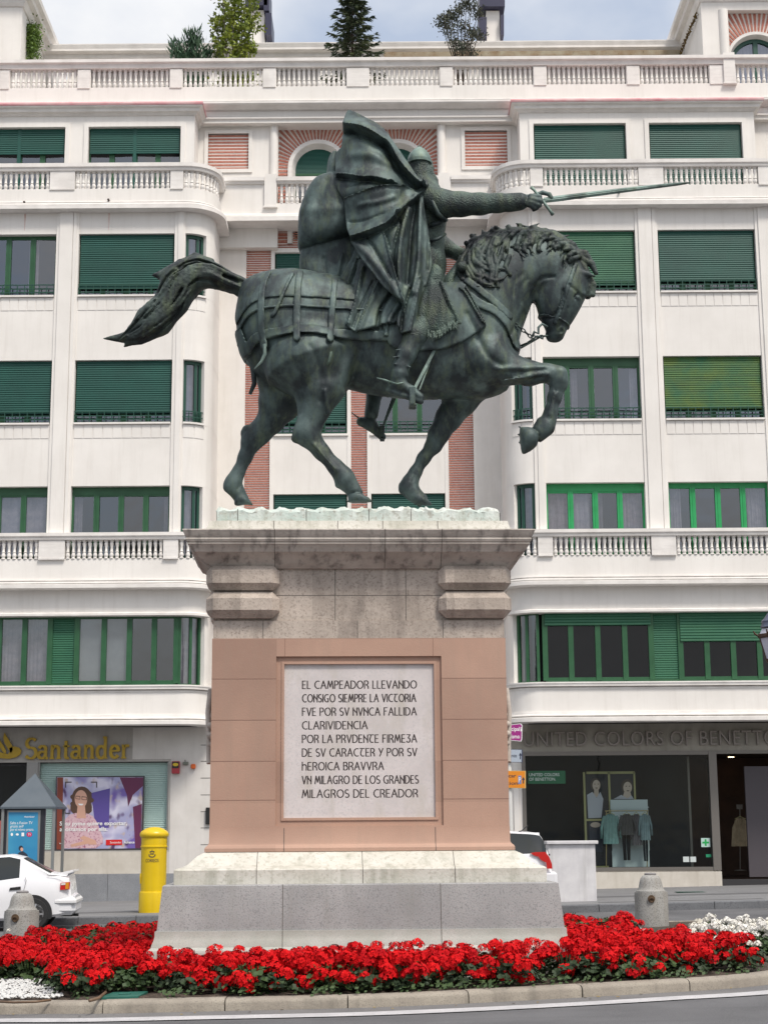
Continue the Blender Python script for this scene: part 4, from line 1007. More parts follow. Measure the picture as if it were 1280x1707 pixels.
groove(HB, [([(778,530),(798,572),(812,600),(835,612)], 0.022, 0.035), ([(846,640),(880,634),(905,628)], 0.016, 0.02), ([(840,622),(875,622),(908,617)], 0.013, 0.018), ([(604,575),(592,612),(578,645)], 0.035, 0.05), ([(520,590),(540,640),(534,672)], 0.018, 0.035), ([(490,610),(506,655),(502,690)], 0.016, 0.03),
 ([(876,512),(858,545),(848,560)], 0.016, 0.025), ([(893,508),(905,520),(925,518),(938,500),(940,478)], 0.030, 0.02), ([(893,470),(905,458),(925,455)], 0.024, 0.02), ([(950,470),(966,480),(976,488)], 0.018, 0.016), ([(880,462),(868,478),(870,500)], 0.012, 0.02), ([(872,455),(858,470),(856,492)], 0.010, 0.02), ([(948,505),(942,525),(930,538)], 0.013, 0.016),
 ([(915,545),(925,541),(938,545)], 0.010, 0.012), ([(508,735),(530,757),(556,785)], 0.014, 0.014), ([(702,754),(692,778),(684,798)], 0.012, 0.013), ([(405,765),(396,788),(390,800)], 0.012, 0.013), ([(926,650),(919,680),(913,700)], 0.012, 0.013), ([(640,600),(636,640)], 0.008, 0.03), ([(670,598),(668,645)], 0.008, 0.03)])
groove(HB, [([(581,822),(600,820),(611,826)], 0.020, 0.012), ([(683,826),(699,823),(709,829)], 0.02, 0.012), ([(392,829),(400,824),(411,826)], 0.02, 0.012), ([(889,714),(898,724),(897,739)], 0.02, 0.012)])
V, Q = HB.mesh(2)
horse = link_vq('horse', V, Q, BRZ, STA)

def skin(px, py):                 # half thickness of the horse's body under a point of the photograph
    q = at(px, py, YS - 0.2); i = int((q.x - HB.o[0])/HB.h); k = int((q.z - HB.o[2])/HB.h)
    if not (0 <= i < HB.n[0] and 0 <= k < HB.n[2]): return 0.0
    c = np.nonzero(HB.f[i, :HB.n[1]//2, k] < 0)[0]; return float(-HB.y[c[0]]) if len(c) else 0.0
# ---- things that lie on the horse: shells a little above its skin, cut by an outline
def shell(name, mat, masks, thick, k=0.0, base=None, smooth=1, ylim=None, floor=-1.0):
    G = Field.__new__(Field); G.__dict__.update(HB.__dict__)
    src = HB.f if base is None else base
    mk = None
    for msk in masks: mk = msk if mk is None else np.minimum(mk, msk)
    f = np.maximum(src - thick, mk[:,None,:]); f = np.maximum(f, -(src + 0.03))
    if ylim is not None: f = np.maximum(f, s_ylim(G, ylim))
    G.f = f.astype(np.float32); V, Q = G.mesh(smooth)
    return link_vq(name, V, Q, mat, STA)
def s_ylim(G, y): return np.broadcast_to((G.y - y)[None,:,None], G.f.shape)
def lim(G, y): return (G.y - y)[None,:,None]
X2, Z2 = HB.X2, HB.Z2
def bandm(pts, wpx, dy=-0.38, rnd=3): return Poly2(pts, dy, rnd, closed=False).dist(X2, Z2) - wpx*PXM*0.5
cloth = Poly2([(390,560),(392,528),(398,495),(407,478),(414,462),(445,452),(500,448),(540,452),(600,468),(645,480),(650,560),(590,568),(545,571),(490,571),(440,575),(415,592),(406,606),(398,585)], 0, 2).sd(X2, Z2)
shell('crupper_cloth', BRZ_CLOTH, [cloth], 0.022)
top = Poly2([(395,546),(392,520),(400,488),(412,462),(445,450),(500,446),(540,450),(600,466),(640,478),(640,520),(580,519),(500,515),(450,517),(420,525),(400,545)], 0, 2).sd(X2, Z2)
shell('croup_covering', BRZ_CLOTH, [top], 0.040)
straps = [bandm([(446,452),(438,480),(436,540),(441,580)], 12), bandm([(500,450),(497,490),(496,540),(497,575)], 12), bandm([(558,462),(556,500),(553,540),(552,575)], 11)]
for st_ in straps: shell('strap', BRZ_CLOTH, [st_], 0.054)
shell('crupper_band', BRZ_CLOTH, [bandm([(394,548),(408,580),(425,566),(450,560),(500,557),(560,561),(610,563),(650,566)], 17)], 0.048)
shell('crupper_band', BRZ_CLOTH, [bandm([(396,545),(412,527),(438,518),(500,515),(560,518),(640,522)], 5)], 0.052)
shell('strap', BRZ_CLOTH, [bandm([(488,456),(474,492),(461,524),(455,532)], 6.5)], 0.062)
collar = shell('breast_collar', BRZ_CLOTH, [bandm([(780,500),(799,514),(825,524),(848,545),(862,572)], 16, -0.30)], 0.030)
shell('rein', BRZ_CLOTH, [bandm([(778,474),(800,492),(825,512),(848,530)], 13, -0.28)], 0.034)
scloth = Poly2([(768,470),(778,484),(790,505),(801,530),(810,546),(790,560),(771,573),(750,581),(735,586),(698,589),(660,585),(640,560),(640,480),(700,470)], -0.42, 2).sd(X2, Z2)
shell('saddle_cloth', BRZ_CLOTH, [scloth], 0.050)
shell('rope_trim', BRZ_MAIL, [bandm([(766,482),(776,492),(790,518),(803,540)], 5, -0.42)], 0.078)
shell('rope_trim', BRZ_MAIL, [bandm([(775,481),(785,498),(797,522),(807,544)], 4, -0.42)], 0.078)
shell('cheek_strap', BRZ_CLOTH, [bandm([(959,442),(946,478),(934,512),(925,538)], 8, -0.15)], 0.020)
shell('noseband', BRZ_CLOTH, [bandm([(896,522),(912,526),(930,531),(950,540)], 4, -0.14)], 0.020)
def tubes(name, mat, lst, n=8, parent=None):
    m = MB()
    for pts, r in lst:
        rs = [q*PXM for q in r] if isinstance(r, (list, tuple)) else r*PXM
        m.tube([at(p[0], p[1], YS + p[2]) for p in pts], rs, n)
    return m.build(name, mat, parent or STA, smooth=True)
tubes('strap_end', BRZ_PALE, [([(441,574,-0.56),(442,590,-0.57),(436,603,-0.56),(424,615,-0.54)], [3.4,3.4,2.6,1.0])], 6)
tubes('strap_end', BRZ_PALE, [([(494,572,-0.56),(493,590,-0.57),(486,606,-0.57),(476,616,-0.56)], [4.4,4.4,3.2,1.2])], 6)
tubes('strap_end', BRZ_PALE, [([(547,572,-0.55),(551,590,-0.56),(549,602,-0.56),(544,610,-0.55)], [4.4,4.4,3.4,1.2])], 6)
tubes('strap_end', BRZ, [([(420,606,0.0),(423,625,0.0),(424,640,0.0),(417,657,0.0)], [5,5,4.6,3])], 6)
# bit, shank and chain
tubes('bit_shank', BRZ, [([(912,545,-0.15),(903,540,-0.17),(897,546,-0.17),(897,556,-0.17),(890,553,-0.17),(887,561,-0.17)], 2.3), ([(905,565,-0.15),(895,560,-0.17),(887,566,-0.17),(878,572,-0.15),(866,577,-0.12)], 1.8), ([(868,580,0.05),(884,571,0.12),(903,560,0.14)], 1.6)], 8)
def chain(p, q, n, r):
    m = MB()
    for k in range(n):
        a = Vector(p).lerp(Vector(q), k/n); b = Vector(p).lerp(Vector(q), (k+1.25)/n); c = (a+b)/2
        ax = (b-a).normalized(); sd_ = Vector((0,1,0)) if k % 2 else ax.cross(Vector((0,1,0)))
        L = (b-a).length/2; m.tube([c + ax*(L*math.cos(t)) + sd_*(L*0.55*math.sin(t)) for t in [2*math.pi*i/10 for i in range(11)]], r, 5, False)
    return m
cm = chain(at(846,529,YS-0.27), at(885,562,YS-0.18), 7, 0.008); cm.build('rein_chain', BRZ, STA, smooth=True)
cm = chain(at(885,562,YS-0.18), at(911,560,YS-0.15), 4, 0.008); cm.build('rein_chain', BRZ, STA, smooth=True)

# ---- tail
TF = Field(165, 430, 410, 590, -0.30, 0.30, 0.0135)
tail = Poly2([(420,490),(402,498),(385,487),(357,481),(340,481),(326,493),(312,518),(295,535),(281,555),(261,563),(236,574),(222,574),(206,579),(208,572),(172,565),(202,557),(213,549),(225,529),(233,515),(258,501),(264,484),(267,467),(253,459),(267,453),(286,442),(312,431),(329,425),(351,434),(368,442),(391,456),(414,467)], 0, 2)
rnd = random.Random(3)
TW = [9,14,18,24,28,27,24,17,5]
def flow(t, o):
    c = [(412,482),(385,471),(352,455),(325,455),(300,475),(280,505),(255,530),(230,552),(200,566)]
    i = min(int(t*8), 7); u = t*8 - i; x = c[i][0] + (c[i+1][0]-c[i][0])*u; y = c[i][1] + (c[i+1][1]-c[i][1])*u
    dx, dy_ = c[i+1][0]-c[i][0], c[i+1][1]-c[i][1]; L = math.hypot(dx, dy_); w = TW[i]*(1-u) + TW[i+1]*u
    return x - dy_/L*o*w, y + dx/L*o*w
def strand(t0, t1, o, wv, ph): return [flow(t0 + (t1-t0)*j/9, max(-0.95, min(0.95, o + wv*math.sin(ph + 5.5*(t0 + (t1-t0)*j/9))))) for j in range(10)]
grooves = [(Poly2(strand(t0, min(1, t0 + rnd.uniform(0.25, 0.5)), rnd.uniform(-0.8, 0.8), rnd.uniform(0.15, 0.4), rnd.uniform(0, 6)), -0.1, 2, False), rnd.choice((0.045, 0.035, -0.03)), rnd.uniform(0.010, 0.018)) for t0 in [0.05 + 0.7*k/20 for k in range(20)]]
_, TH = TF.inflate(tail, 0.55, 0.02, creases=grooves)
def tt(p):
    i = int((p.x - TF.o[0])/TF.h); k = int((p.z - TF.o[2])/TF.h); return math.sqrt(max(0.0, TH[max(0, min(TF.n[0]-1, i)), max(0, min(TF.n[2]-1, k))]))
for s_ in (-1, 1):
    for k in range(26):
        t0 = rnd.uniform(0.0, 0.7); pts = []
        for (x, y) in strand(t0, min(1.0, t0 + rnd.uniform(0.25, 0.45)), rnd.uniform(-0.85, 0.85), rnd.uniform(0.15, 0.4), rnd.uniform(0, 6)): q = at(x, y, YS); pts.append((q.x, s_*(tt(q) + 0.004), q.z))
        r0 = rnd.uniform(0.016, 0.026)
        for j, (a, b) in enumerate(zip(pts, pts[1:])): TF.cap(a, b, r0*(0.5 + 0.5*math.sin(math.pi*(j+0.5)/9)), r0*(0.5 + 0.5*math.sin(math.pi*(j+1.5)/9.5)), 0.012)
for (a, b, c) in (((330,428),(300,437),(254,459)), ((240,545),(205,560),(173,564)), ((250,558),(225,570),(207,578)), ((352,436),(325,426),(300,436))):
    TF.cap(P3(*a), P3(*b), 0.045, 0.035, 0.02); TF.cap(P3(*b), P3(*c), 0.035, 0.006, 0.02)
V, Q = TF.mesh(1); link_vq('tail', V, Q, BRZ_HAIR, STA)

# ---- mane and forelock
MF = Field(752, 1005, 366, 500, -0.52, 0.52, 0.0105)
crest = [(775,440),(790,408),(820,395),(855,390),(890,389),(920,395),(948,412),(968,434)]
for a, b in zip(crest, crest[1:]): MF.cap(P3(*a), P3(*b), 0.082, 0.082, 0.04, 1.0)
def crest_at(t):
    i = min(int(t*7), 6); u = t*7 - i; a, b = crest[i], crest[i+1]
    return a[0] + (b[0]-a[0])*u, a[1] + (b[1]-a[1])*u, math.atan2(b[1]-a[1], b[0]-a[0])
rnd = random.Random(11)
for s_ in (-1, 1):
    for k in range(70):
        t = ((k + rnd.uniform(0, 0.8)) / 70)**1.15; x, y, an = crest_at(t)
        L = rnd.uniform(40, 66) * (1.6 if t < 0.45 else 1.0) * (0.60 if t > 0.72 else 1.0)
        cur = rnd.uniform(-1.3, 1.5); px, py = x + rnd.uniform(-3, 3), y - 6; d = an + math.pi - rnd.uniform(0.15, 0.75); pts = [P3(px, py, 0.03*s_)]; lift = rnd.uniform(0.16, 0.27)
        for j in range(1, 9):
            d -= 0.17 + 0.10*math.sin(j*1.5 + k) + (0.20*cur if j > 4 else 0)
            px += math.cos(d)*L/8; py += math.sin(d)*L/8; dd = s_*max(0.03 + 0.02*j, skin(max(758, px), py) + 0.012 + 0.030*math.sin(j*1.1 + k*1.7) + (0.02 if j < 4 else 0.0))
            pts.append(P3(max(758, px), py, dd))
        r0 = rnd.uniform(0.018, 0.030)
        for j, (a, b) in enumerate(zip(pts, pts[1:])):
            ra = r0*(0.75 + 0.4*math.sin(math.pi*j/8)) if j < 6 else r0*(1.0 - (j-5)*0.28); rb = r0*(0.75 + 0.4*math.sin(math.pi*(j+1)/8)) if j < 5 else r0*(1.0 - (j-4)*0.28)
            MF.cap(a, b, max(0.005, ra), max(0.004, rb), 0.008)
for k in range(16):                                   # tufts standing up along the crest
    t = (k + 0.5)/16; x, y, an = crest_at(t); a = P3(x, y - 6, rnd.uniform(-0.05, 0.05)); b = P3(x - 4 + rnd.uniform(-9, 6), y - rnd.uniform(8, 17), rnd.uniform(-0.06, 0.06)); c = P3(x + rnd.uniform(-14, 6), y - rnd.uniform(8, 20), rnd.uniform(-0.05, 0.05))
    MF.cap(a, b, rnd.uniform(0.035, 0.055), 0.03, 0.02); MF.cap(b, c, 0.028, 0.006, 0.01)
for s_ in (-1, 1):
    for pts in ([(772,440),(768,452),(770,466),(790,474),(804,462),(808,450)], [(835,425),(828,440),(826,462),(832,484)], [(848,428),(842,445),(850,458)], [(815,428),(822,445),(818,470),(823,482)], [(768,430),(764,444),(768,462),(778,470)], [(800,415),(795,440),(805,455)]):
        Pn = [P3(p[0], p[1], s_*(max(0.10, skin(*p)) + 0.022)) for i, p in enumerate(pts)]
        for j, (a, b) in enumerate(zip(Pn, Pn[1:])): MF.cap(a, b, 0.036 - 0.005*j, 0.031 - 0.005*j, 0.008)
for pts in ([(965,430),(985,440),(993,455)], [(960,424),(978,428),(988,440)], [(968,440),(982,470),(984,490),(975,505)], [(972,445),(988,475),(988,492)], [(974,452),(980,478),(970,498)], [(955,420),(975,422),(990,448)]):
    for s_ in (-0.06, 0.03):
        Pn = [P3(p[0], p[1], s_) for p in pts]
        for j, (a, b) in enumerate(zip(Pn, Pn[1:])): MF.cap(a, b, 0.050 - 0.010*j, 0.042 - 0.012*j, 0.012)
V, Q = MF.mesh(0); link_vq('mane', V, Q, BRZ_HAIR, STA)

# ---- rider: one continuous figure
RF = Field(590, 935, 236, 745, -0.80, 0.76, 0.0145)
def rl(pts, k=0.03, sy=1.0): limb(pts, k, sy, RF)
rl([(699,264,0,17),(700,275,0,18.5),(702,292,0,18.5)], 0.02)                       # head inside its mail hood
RF.cap(P3(699,247,0), P3(699,264,0), 0.035, 0.140, 0.02)
rl([(702,296,0,20),(706,318,0,27)], 0.04)
rl([(712,281,0,9),(713,290,0,9)], 0.02); RF.cap(P3(718,272,0), P3(721,281,0), 0.016, 0.026, 0.012)
for s_ in (-1, 1): RF.ell(P3(716,272,0.062*s_), (0.03,0.026,0.018), 0.012, True); RF.ell(P3(712,284,0.075*s_), (0.05,0.03,0.045), 0.03)
rl([(716,289,0,8),(721,300,0,8.5),(725,313,0,6.5)], 0.02)                        # beard
RF.cap(P3(719,287,-0.045), P3(719,287,0.045), 0.018, 0.018, 0.01)
rl([(704,334,0,38),(708,370,0,36),(708,405,0,33),(706,440,0,38),(700,478,0,44)], 0.06, 1.0)
rl([(715,330,-0.26,24),(738,340,-0.30,24),(768,340.5,-0.31,21),(800,340,-0.32,18.5),(830,338.5,-0.33,16),(860,336.5,-0.34,14.5)], 0.05)
rl([(848,338,-0.335,16.5),(866,336,-0.34,15.5)], 0.012)
rl([(866,335.5,-0.34,10.5),(884,334,-0.34,11)], 0.02, 0.8)
for (a, b, c) in (((884,327,-0.40),(899,328,-0.41),(902,337,-0.40)), ((884,332,-0.42),(900,335,-0.43),(900,343,-0.40)), ((882,337,-0.42),(897,342,-0.42),(895,347,-0.39)), ((880,341,-0.41),(892,347,-0.40),(889,350,-0.38))):
    RF.cap(P3(*a), P3(*b), 0.034, 0.030, 0.012); RF.cap(P3(*b), P3(*c), 0.030, 0.024, 0.012)
for (a, b) in (((890,326,-0.34),(904,321,-0.35)), ((904,321,-0.35),(915,324,-0.36)), ((915,324,-0.36),(919,330,-0.36))): RF.cap(P3(*a), P3(*b), 0.030, 0.026, 0.01)
RF.cap(P3(880,330,-0.30), P3(898,331,-0.27), 0.03, 0.028, 0.012)
rl([(714,335,0.26,24),(712,385,0.36,20)], 0.05); rl([(712,385,0.36,18),(745,415,0.28,15),(768,425,0.15,12)], 0.04); RF.cap(P3(766,425,0.15), P3(778,430,0.08), 0.085, 0.07, 0.03)   # bridle arm
rl([(700,485,-0.26,30),(712,520,-0.40,24),(704,546,-0.50,19),(692,560,-0.55,18.5),(676,592,-0.58,16),(668,612,-0.59,13),(664,628,-0.59,12)], 0.05)
for (a, b) in (((655,596,-0.68),(688,590,-0.66)), ((656,606,-0.68),(684,612,-0.66)), ((660,584,-0.68),(690,578,-0.64))): RF.cap(P3(*a), P3(*b), 0.012, 0.012, 0.012)
rl([(668,617,-0.59,14),(666,624,-0.59,15.2),(664,629,-0.59,14)], 0.008)
rl([(653,643,-0.59,8.5),(667,642,-0.59,11.5),(686,652,-0.60,8.5),(701,662,-0.61,6.5)], 0.03)
RF.cap(P3(647,650,-0.59), P3(701,669,-0.61), 0.034, 0.040, 0.010)
rl([(700,485,0.30,36),(700,520,0.46,30),(690,560,0.56,22),(650,610,0.58,18),(625,652,0.58,14),(619,690,0.58,12.5)], 0.05)
rl([(602,703,0.58,8.5),(618,708,0.58,11),(630,720,0.58,8),(637,728,0.58,7)], 0.03)
V, Q = RF.mesh(2); rider = link_vq('rider', V, Q, [BRZ_MAIL, BRZ_CLOTH], STA)
zc_ = V[Q, 2].mean(1); zk = at(690, 566, YS - 0.5).z; xh_ = at(868, 335, YS - 0.34).x
rider.data.polygons.foreach_set('material_index', ((zc_ < zk) | (V[Q, 0].mean(1) > xh_)).astype(np.int32))
# belts across the mail and helmet rim
tubes('baldric', BRZ_CLOTH, [([(711,318,-0.30),(722,338,-0.43),(730,356,-0.42),(742,368,-0.32)], [4,4,4,4]), ([(716,376,-0.26),(730,372,-0.28),(744,366,-0.22)], [4,4,4]), ([(716,402,-0.27),(730,398,-0.28),(742,390,-0.22)], 3)], 8)
m = MB(); c = at(699, 271, YS); m.lathe([(0.146, -0.022), (0.160, -0.022), (0.160, 0.02), (0.144, 0.02)], c, 32); m.lathe([(0.154, 0.018), (0.147, 0.062), (0.124, 0.115), (0.084, 0.162), (0.038, 0.200), (0.0, 0.216)], c, 32)
m.tube([c + Vector((0.150, 0, 0.02)), c + Vector((0.165, 0, -0.075))], 0.016, 8); m.build('helmet', BRZ_PALE, STA, smooth=True, angle=50)

# ---- skirt of mail, saddle bow
SF = Field(680, 790, 425, 600, -0.75, -0.02, 0.0135)
skirt = Poly2([(722,440),(738,452),(737,478),(748,502),(758,522),(766,536),(762,542),(747,556),(721,565),(706,556),(692,548),(698,505),(712,468)], -0.5, 2)
SF.inflate(skirt, 0.8, 0.02, yc=-0.50, maxw=0.16, creases=[(pl([(726,470),(728,510),(722,560)], -0.55), 0.03, 0.05), (pl([(742,490),(748,520),(744,552)], -0.55), 0.025, 0.04), (pl([(712,480),(708,520),(702,548)], -0.55), 0.02, 0.04)])
for k in range(15):                                                              # fringe of the hem
    t = k/14; x = 694 + 66*t; y = 549 + 16*math.sin(math.pi*min(1, t*1.25)*0.9) - 12*max(0, t-0.6); SF.cap(P3(x+1, y-12, -0.62), P3(x, y, -0.62), 0.015, 0.013, 0.01)
SF.cap(P3(735,470,-0.60), P3(748,500,-0.62), 0.02, 0.022, 0.012); SF.cap(P3(748,500,-0.62), P3(766,538,-0.60), 0.022, 0.024, 0.012)
V, Q = SF.mesh(1); link_vq('mail_skirt', V, Q, BRZ_MAIL, STA)
PF = Field(722, 792, 420, 530, -0.56, 0.56, 0.0135)
PF.inflate(Poly2([(735,466),(747,443),(760,434),(770,436),(772,450),(764,462),(764,482),(760,507),(752,516),(742,490)], -0.4, 2), 3.0, 0.02, maxw=0.44)
PF.cap(P3(769,445,-0.40), P3(769,445,0.40), 0.062, 0.062, 0.02)
V, Q = PF.mesh(1); link_vq('saddle_bow', V, Q, BRZ_MAIL, STA)

# ---- cloak, in its several folds
CF = Field(486, 730, 176, 585, -0.86, 0.72, 0.0125)
rear = Poly2([(562,292),(545,296),(527,301),(513,320),(502,346),(497.5,374),(496.5,400),(499,419),(520,420),(557,408),(590,396),(610,340)], 0.05, 2)
CF.inflate(rear, 1.3, 0.006, yc=0.05, maxw=0.36, creases=[(pl([(545,300),(528,350),(524,410)], -0.3), 0.018, 0.05), (pl([(505,345),(540,350),(575,345)], -0.3), -0.015, 0.07)])
low = Poly2([(508,400),(500,422),(499,445),(504,462),(535,476),(570,482),(592,484),(606,440),(600,395),(560,395)], 0, 2)
CF.inflate(low, 0.8, 0.004, yc=0.06, maxw=0.15, creases=[(pl([(540,430),(545,470)], -0.1), 0.02, 0.03), (pl([(570,425),(560,470)], -0.1), -0.02, 0.03)])
mainp = [(715,311),(697,301),(684,281),(668,257),(655,240),(639,212),(609,196),(592,188),(581,184),(576,192),(572,206),(571,222),(569,247),(560,254),(559,275),(560,297),(562,316),(573,333),(575,352),(578,380),(583,397),(592,416),(604,434),(620,456),(640,482),(671,508),(665,522),(661,537),(666,551),(674,562),(689,569),(693,548),(698,520),(708,498),(716,470),(720,442),(719,425),(713,378),(707,345),(706,326)]
def PLT(pts, *a): return (pts,) + a
CF.sheet(mainp, [(714,313,-0.31),(581,184,-0.06),(609,197,-0.20),(655,240,-0.26),(684,281,-0.28),(573,210,-0.20),(620,240,-0.42),(565,250,-0.24),(615,280,-0.44),(560,297,-0.27),(600,320,-0.48),(650,310,-0.47),(575,350,-0.36),(620,350,-0.55),(583,397,-0.46),(640,390,-0.57),(604,434,-0.58),(650,440,-0.60),(671,507,-0.63),(692,345,-0.44),(690,400,-0.50),(713,378,-0.40),(719,430,-0.42),(700,500,-0.54),(680,520,-0.62),(688,568,-0.66),(664,530,-0.64),(712,480,-0.48)], [
    PLT([(573,213),(600,219),(632,231),(650,247),(664,271),(684,297),(700,311)], 0.09, 0.13, 0.022, 0.17, 0.10, 1),
    PLT([(552,291),(575,295),(600,297),(625,299),(648,303)], 0.05, 0.13, 0.018, 0.075, 0.07, 1),
    PLT([(568,337),(585,332),(605,326),(640,317),(668,316)], 0.075, 0.16, 0.018, 0.07, 0.06, -1),
    PLT([(572,400),(590,397),(612,390),(640,378),(657,366)], 0.08, 0.12, 0.020, 0.08, 0.08, 1),
    PLT([(657,372),(672,351),(690,332),(714,313)], 0.05, 0.07, 0.016, 0.05, 0.05, 1),
    PLT([(640,396),(649,432),(660,470),(671,507)], 0.06, 0.10, 0.016, 0.06, 0.06, -1),
    PLT([(592,408),(620,436),(645,470),(668,503)], 0.035, 0.05, 0.03, 0, 1, 1), PLT([(612,396),(632,430),(652,470)], -0.035, 0.03, 0.02, 0, 1, 1),
    PLT([(702,326),(699,380),(697,440),(688,490)], 0.055, 0.035, 0.022, 0, 1, 1), PLT([(693,335),(686,375),(682,420),(678,470)], -0.11, 0.045, 0.05, 0, 1, 1), PLT([(711,345),(714,400),(712,450)], -0.03, 0.02, 0.02, 0, 1, 1),
    PLT([(680,350),(668,400),(664,450),(668,490)], 0.05, 0.03, 0.02, 0, 1, 1), PLT([(668,372),(658,405),(655,440)], -0.05, 0.02, 0.02, 0, 1, 1),
    PLT([(700,470),(690,515),(681,562)], 0.06, 0.05, 0.022, 0.03, 0.05, -1), PLT([(684,480),(672,520),(668,552)], -0.07, 0.03, 0.025, 0, 1, 1), PLT([(708,480),(697,525),(691,560)], -0.035, 0.02, 0.02, 0, 1, 1),
    PLT([(590,262),(620,262),(645,275)], 0.03, 0.06, 0.06, 0, 1, 1), PLT([(580,310),(610,306),(640,308)], -0.02, 0.03, 0.03, 0, 1, 1), PLT([(600,345),(630,340),(655,334)], 0.02, 0.03, 0.03, 0, 1, 1), PLT([(585,372),(610,370),(640,360)], -0.03, 0.03, 0.025, 0, 1, 1)])
CF.inflate(Poly2([(562,253),(549,262),(545,285),(544,310),(552,340),(566,362),(580,372),(582,330),(568,300)], 0, 2), 1.0, 0.01, yc=-0.02, maxw=0.24, creases=[(pl([(552,290),(555,330),(572,365)], -0.3), 0.05, 0.022)])
skt = [(596,440),(612,425),(640,450),(672,490),(674,505),(664,528),(660,537),(650,541),(638,540),(618,546),(604,551),(594,554),(585,548),(575,540),(580,522),(584,508),(588,488)]
CF.sheet(skt, [(605,435,-0.36),(640,460,-0.48),(672,500,-0.52),(660,536,-0.57),(620,546,-0.58),(594,553,-0.57),(576,540,-0.50),(586,500,-0.42),(620,500,-0.50)], [
    PLT([(632,470),(612,512),(596,553)], 0.05, 0.05, 0.018, 0.05, 0.04, 1), PLT([(622,468),(602,510),(588,546)], -0.03, 0.02, 0.02, 0, 1, 1), PLT([(652,488),(634,516),(629,545)], -0.085, 0.035, 0.03, 0, 1, 1), PLT([(604,450),(594,500),(581,540)], 0.045, 0.03, 0.018, 0.04, 0.03, 1), PLT([(664,510),(650,530),(647,541)], 0.05, 0.03, 0.025, 0, 1, 1)], 0.018)
skl = [(592,536),(620,520),(660,525),(661,538),(652,570),(643,573),(634,577),(628,570),(622,563),(608,561),(598,552)]
CF.sheet(skl, [(592,536,-0.40),(620,525,-0.42),(660,525,-0.46),(652,570,-0.52),(634,577,-0.52),(608,561,-0.48)], [PLT([(646,540),(640,576)], 0.05, 0.03, 0.02, 0.04, 0.03, 1), PLT([(630,540),(627,568)], -0.06, 0.02, 0.02, 0, 1, 1), PLT([(655,540),(650,570)], -0.03, 0.02, 0.02, 0, 1, 1)], 0.018)
inner = [(566,468),(585,430),(598,405),(618,420),(628,452),(612,490),(590,495)]
CF.sheet(inner, [(570,466,-0.24),(598,410,-0.30),(628,450,-0.36),(600,490,-0.38)], [PLT([(603,425),(600,480)], -0.11, 0.015, 0.02, 0, 1, 1), PLT([(614,435),(608,486)], -0.11, 0.014, 0.018, 0, 1, 1), PLT([(594,435),(580,475)], 0.05, 0.03, 0.016, 0.04, 0.03, 1), PLT([(608,428),(605,482)], 0.03, 0.012, 0.012, 0, 1, 1)], 0.018)
far = Poly2([(700,320),(714,330),(716,420),(716,480),(690,540),(650,545),(610,520),(600,470),(620,400),(660,340)], 0.40, 2)
CF.inflate(far, 0.4, 0.03, yc=0.36, maxw=0.18)
V, Q = CF.mesh(2); link_vq('cloak', V, Q, BRZ_CLOTH, STA)

# ---- sword, spurs, stirrups
def slab(name, poly_px, y, t, mat, parent=None, bev=0.5):
    """a flat forging: outline in pixels at depth y, thickness t, thinner at its edges"""
    c = [at(p[0], p[1], YS + y) for p in poly_px]; cen = sum(c, Vector((0,0,0)))/len(c)
    n = len(c); m = MB()
    m.add([(p.x, p.y, p.z) for p in c] + [(p.x, p.y - t, p.z) for p in [q.lerp(cen, 0.25*bev) if n > 4 else q for q in c]] + [(p.x, p.y + t, p.z) for p in [q.lerp(cen, 0.25*bev) if n > 4 else q for q in c]],
          [tuple(n + i for i in range(n)), tuple(2*n + i for i in range(n-1, -1, -1))] + [(i, (i+1) % n, n + (i+1) % n, n + i) for i in range(n)] + [(i, 2*n + i, 2*n + (i+1) % n, (i+1) % n) for i in range(n)])
    return m.build(name, mat, parent or STA)
sw = MB()
bl = [(905,334,5.0),(930,331,5.6),(980,324.5,5.2),(1040,317,4.6),(1100,310,3.7),(1130,306.8,2.9),(1143,305.3,1.9),(1150,304.6,0.4)]
rows = []
for (x, y, w) in bl:
    c = at(x, y, YS - 0.36); rows.append([c + Vector((0.12*w*PXM, 0, w*PXM)), c + Vector((0.02*w*PXM, -0.016, 0.25*w*PXM)), c + Vector((0, -0.012, 0)), c + Vector((-0.02*w*PXM, -0.016, -0.25*w*PXM)), c + Vector((-0.12*w*PXM, 0, -w*PXM)), c + Vector((-0.02*w*PXM, 0.016, -0.25*w*PXM)), c + Vector((0, 0.012, 0)), c + Vector((0.02*w*PXM, 0.016, 0.25*w*PXM)), c + Vector((0.12*w*PXM, 0, w*PXM))])
sw.grid(rows); blade = sw.build('sword_blade', BRZ_PALE, STA)
tubes('sword_guard', BRZ_PALE, [([(885,312,-0.35),(890,317,-0.355),(905,336,-0.36),(917,352,-0.365),(921,358,-0.37)], [3.2,2.4,2.8,2.6,3.4]), ([(906,336,-0.36),(880,338,-0.36),(866,340,-0.35),(860,341,-0.35)], [3,3,3,5])], 10)
tubes('spur', BRZ_PALE, [([(651,637,-0.66),(640,633,-0.64),(628,630,-0.63)], [1.8,1.6,0.9]), ([(651,637,-0.66),(662,640,-0.70),(672,638,-0.70)], [1.6,1.6,1.4])], 6)
tubes('spur', BRZ, [([(604,701,0.58),(594,694,0.58),(586,688,0.58)], [1.6,1.4,0.8])], 6)
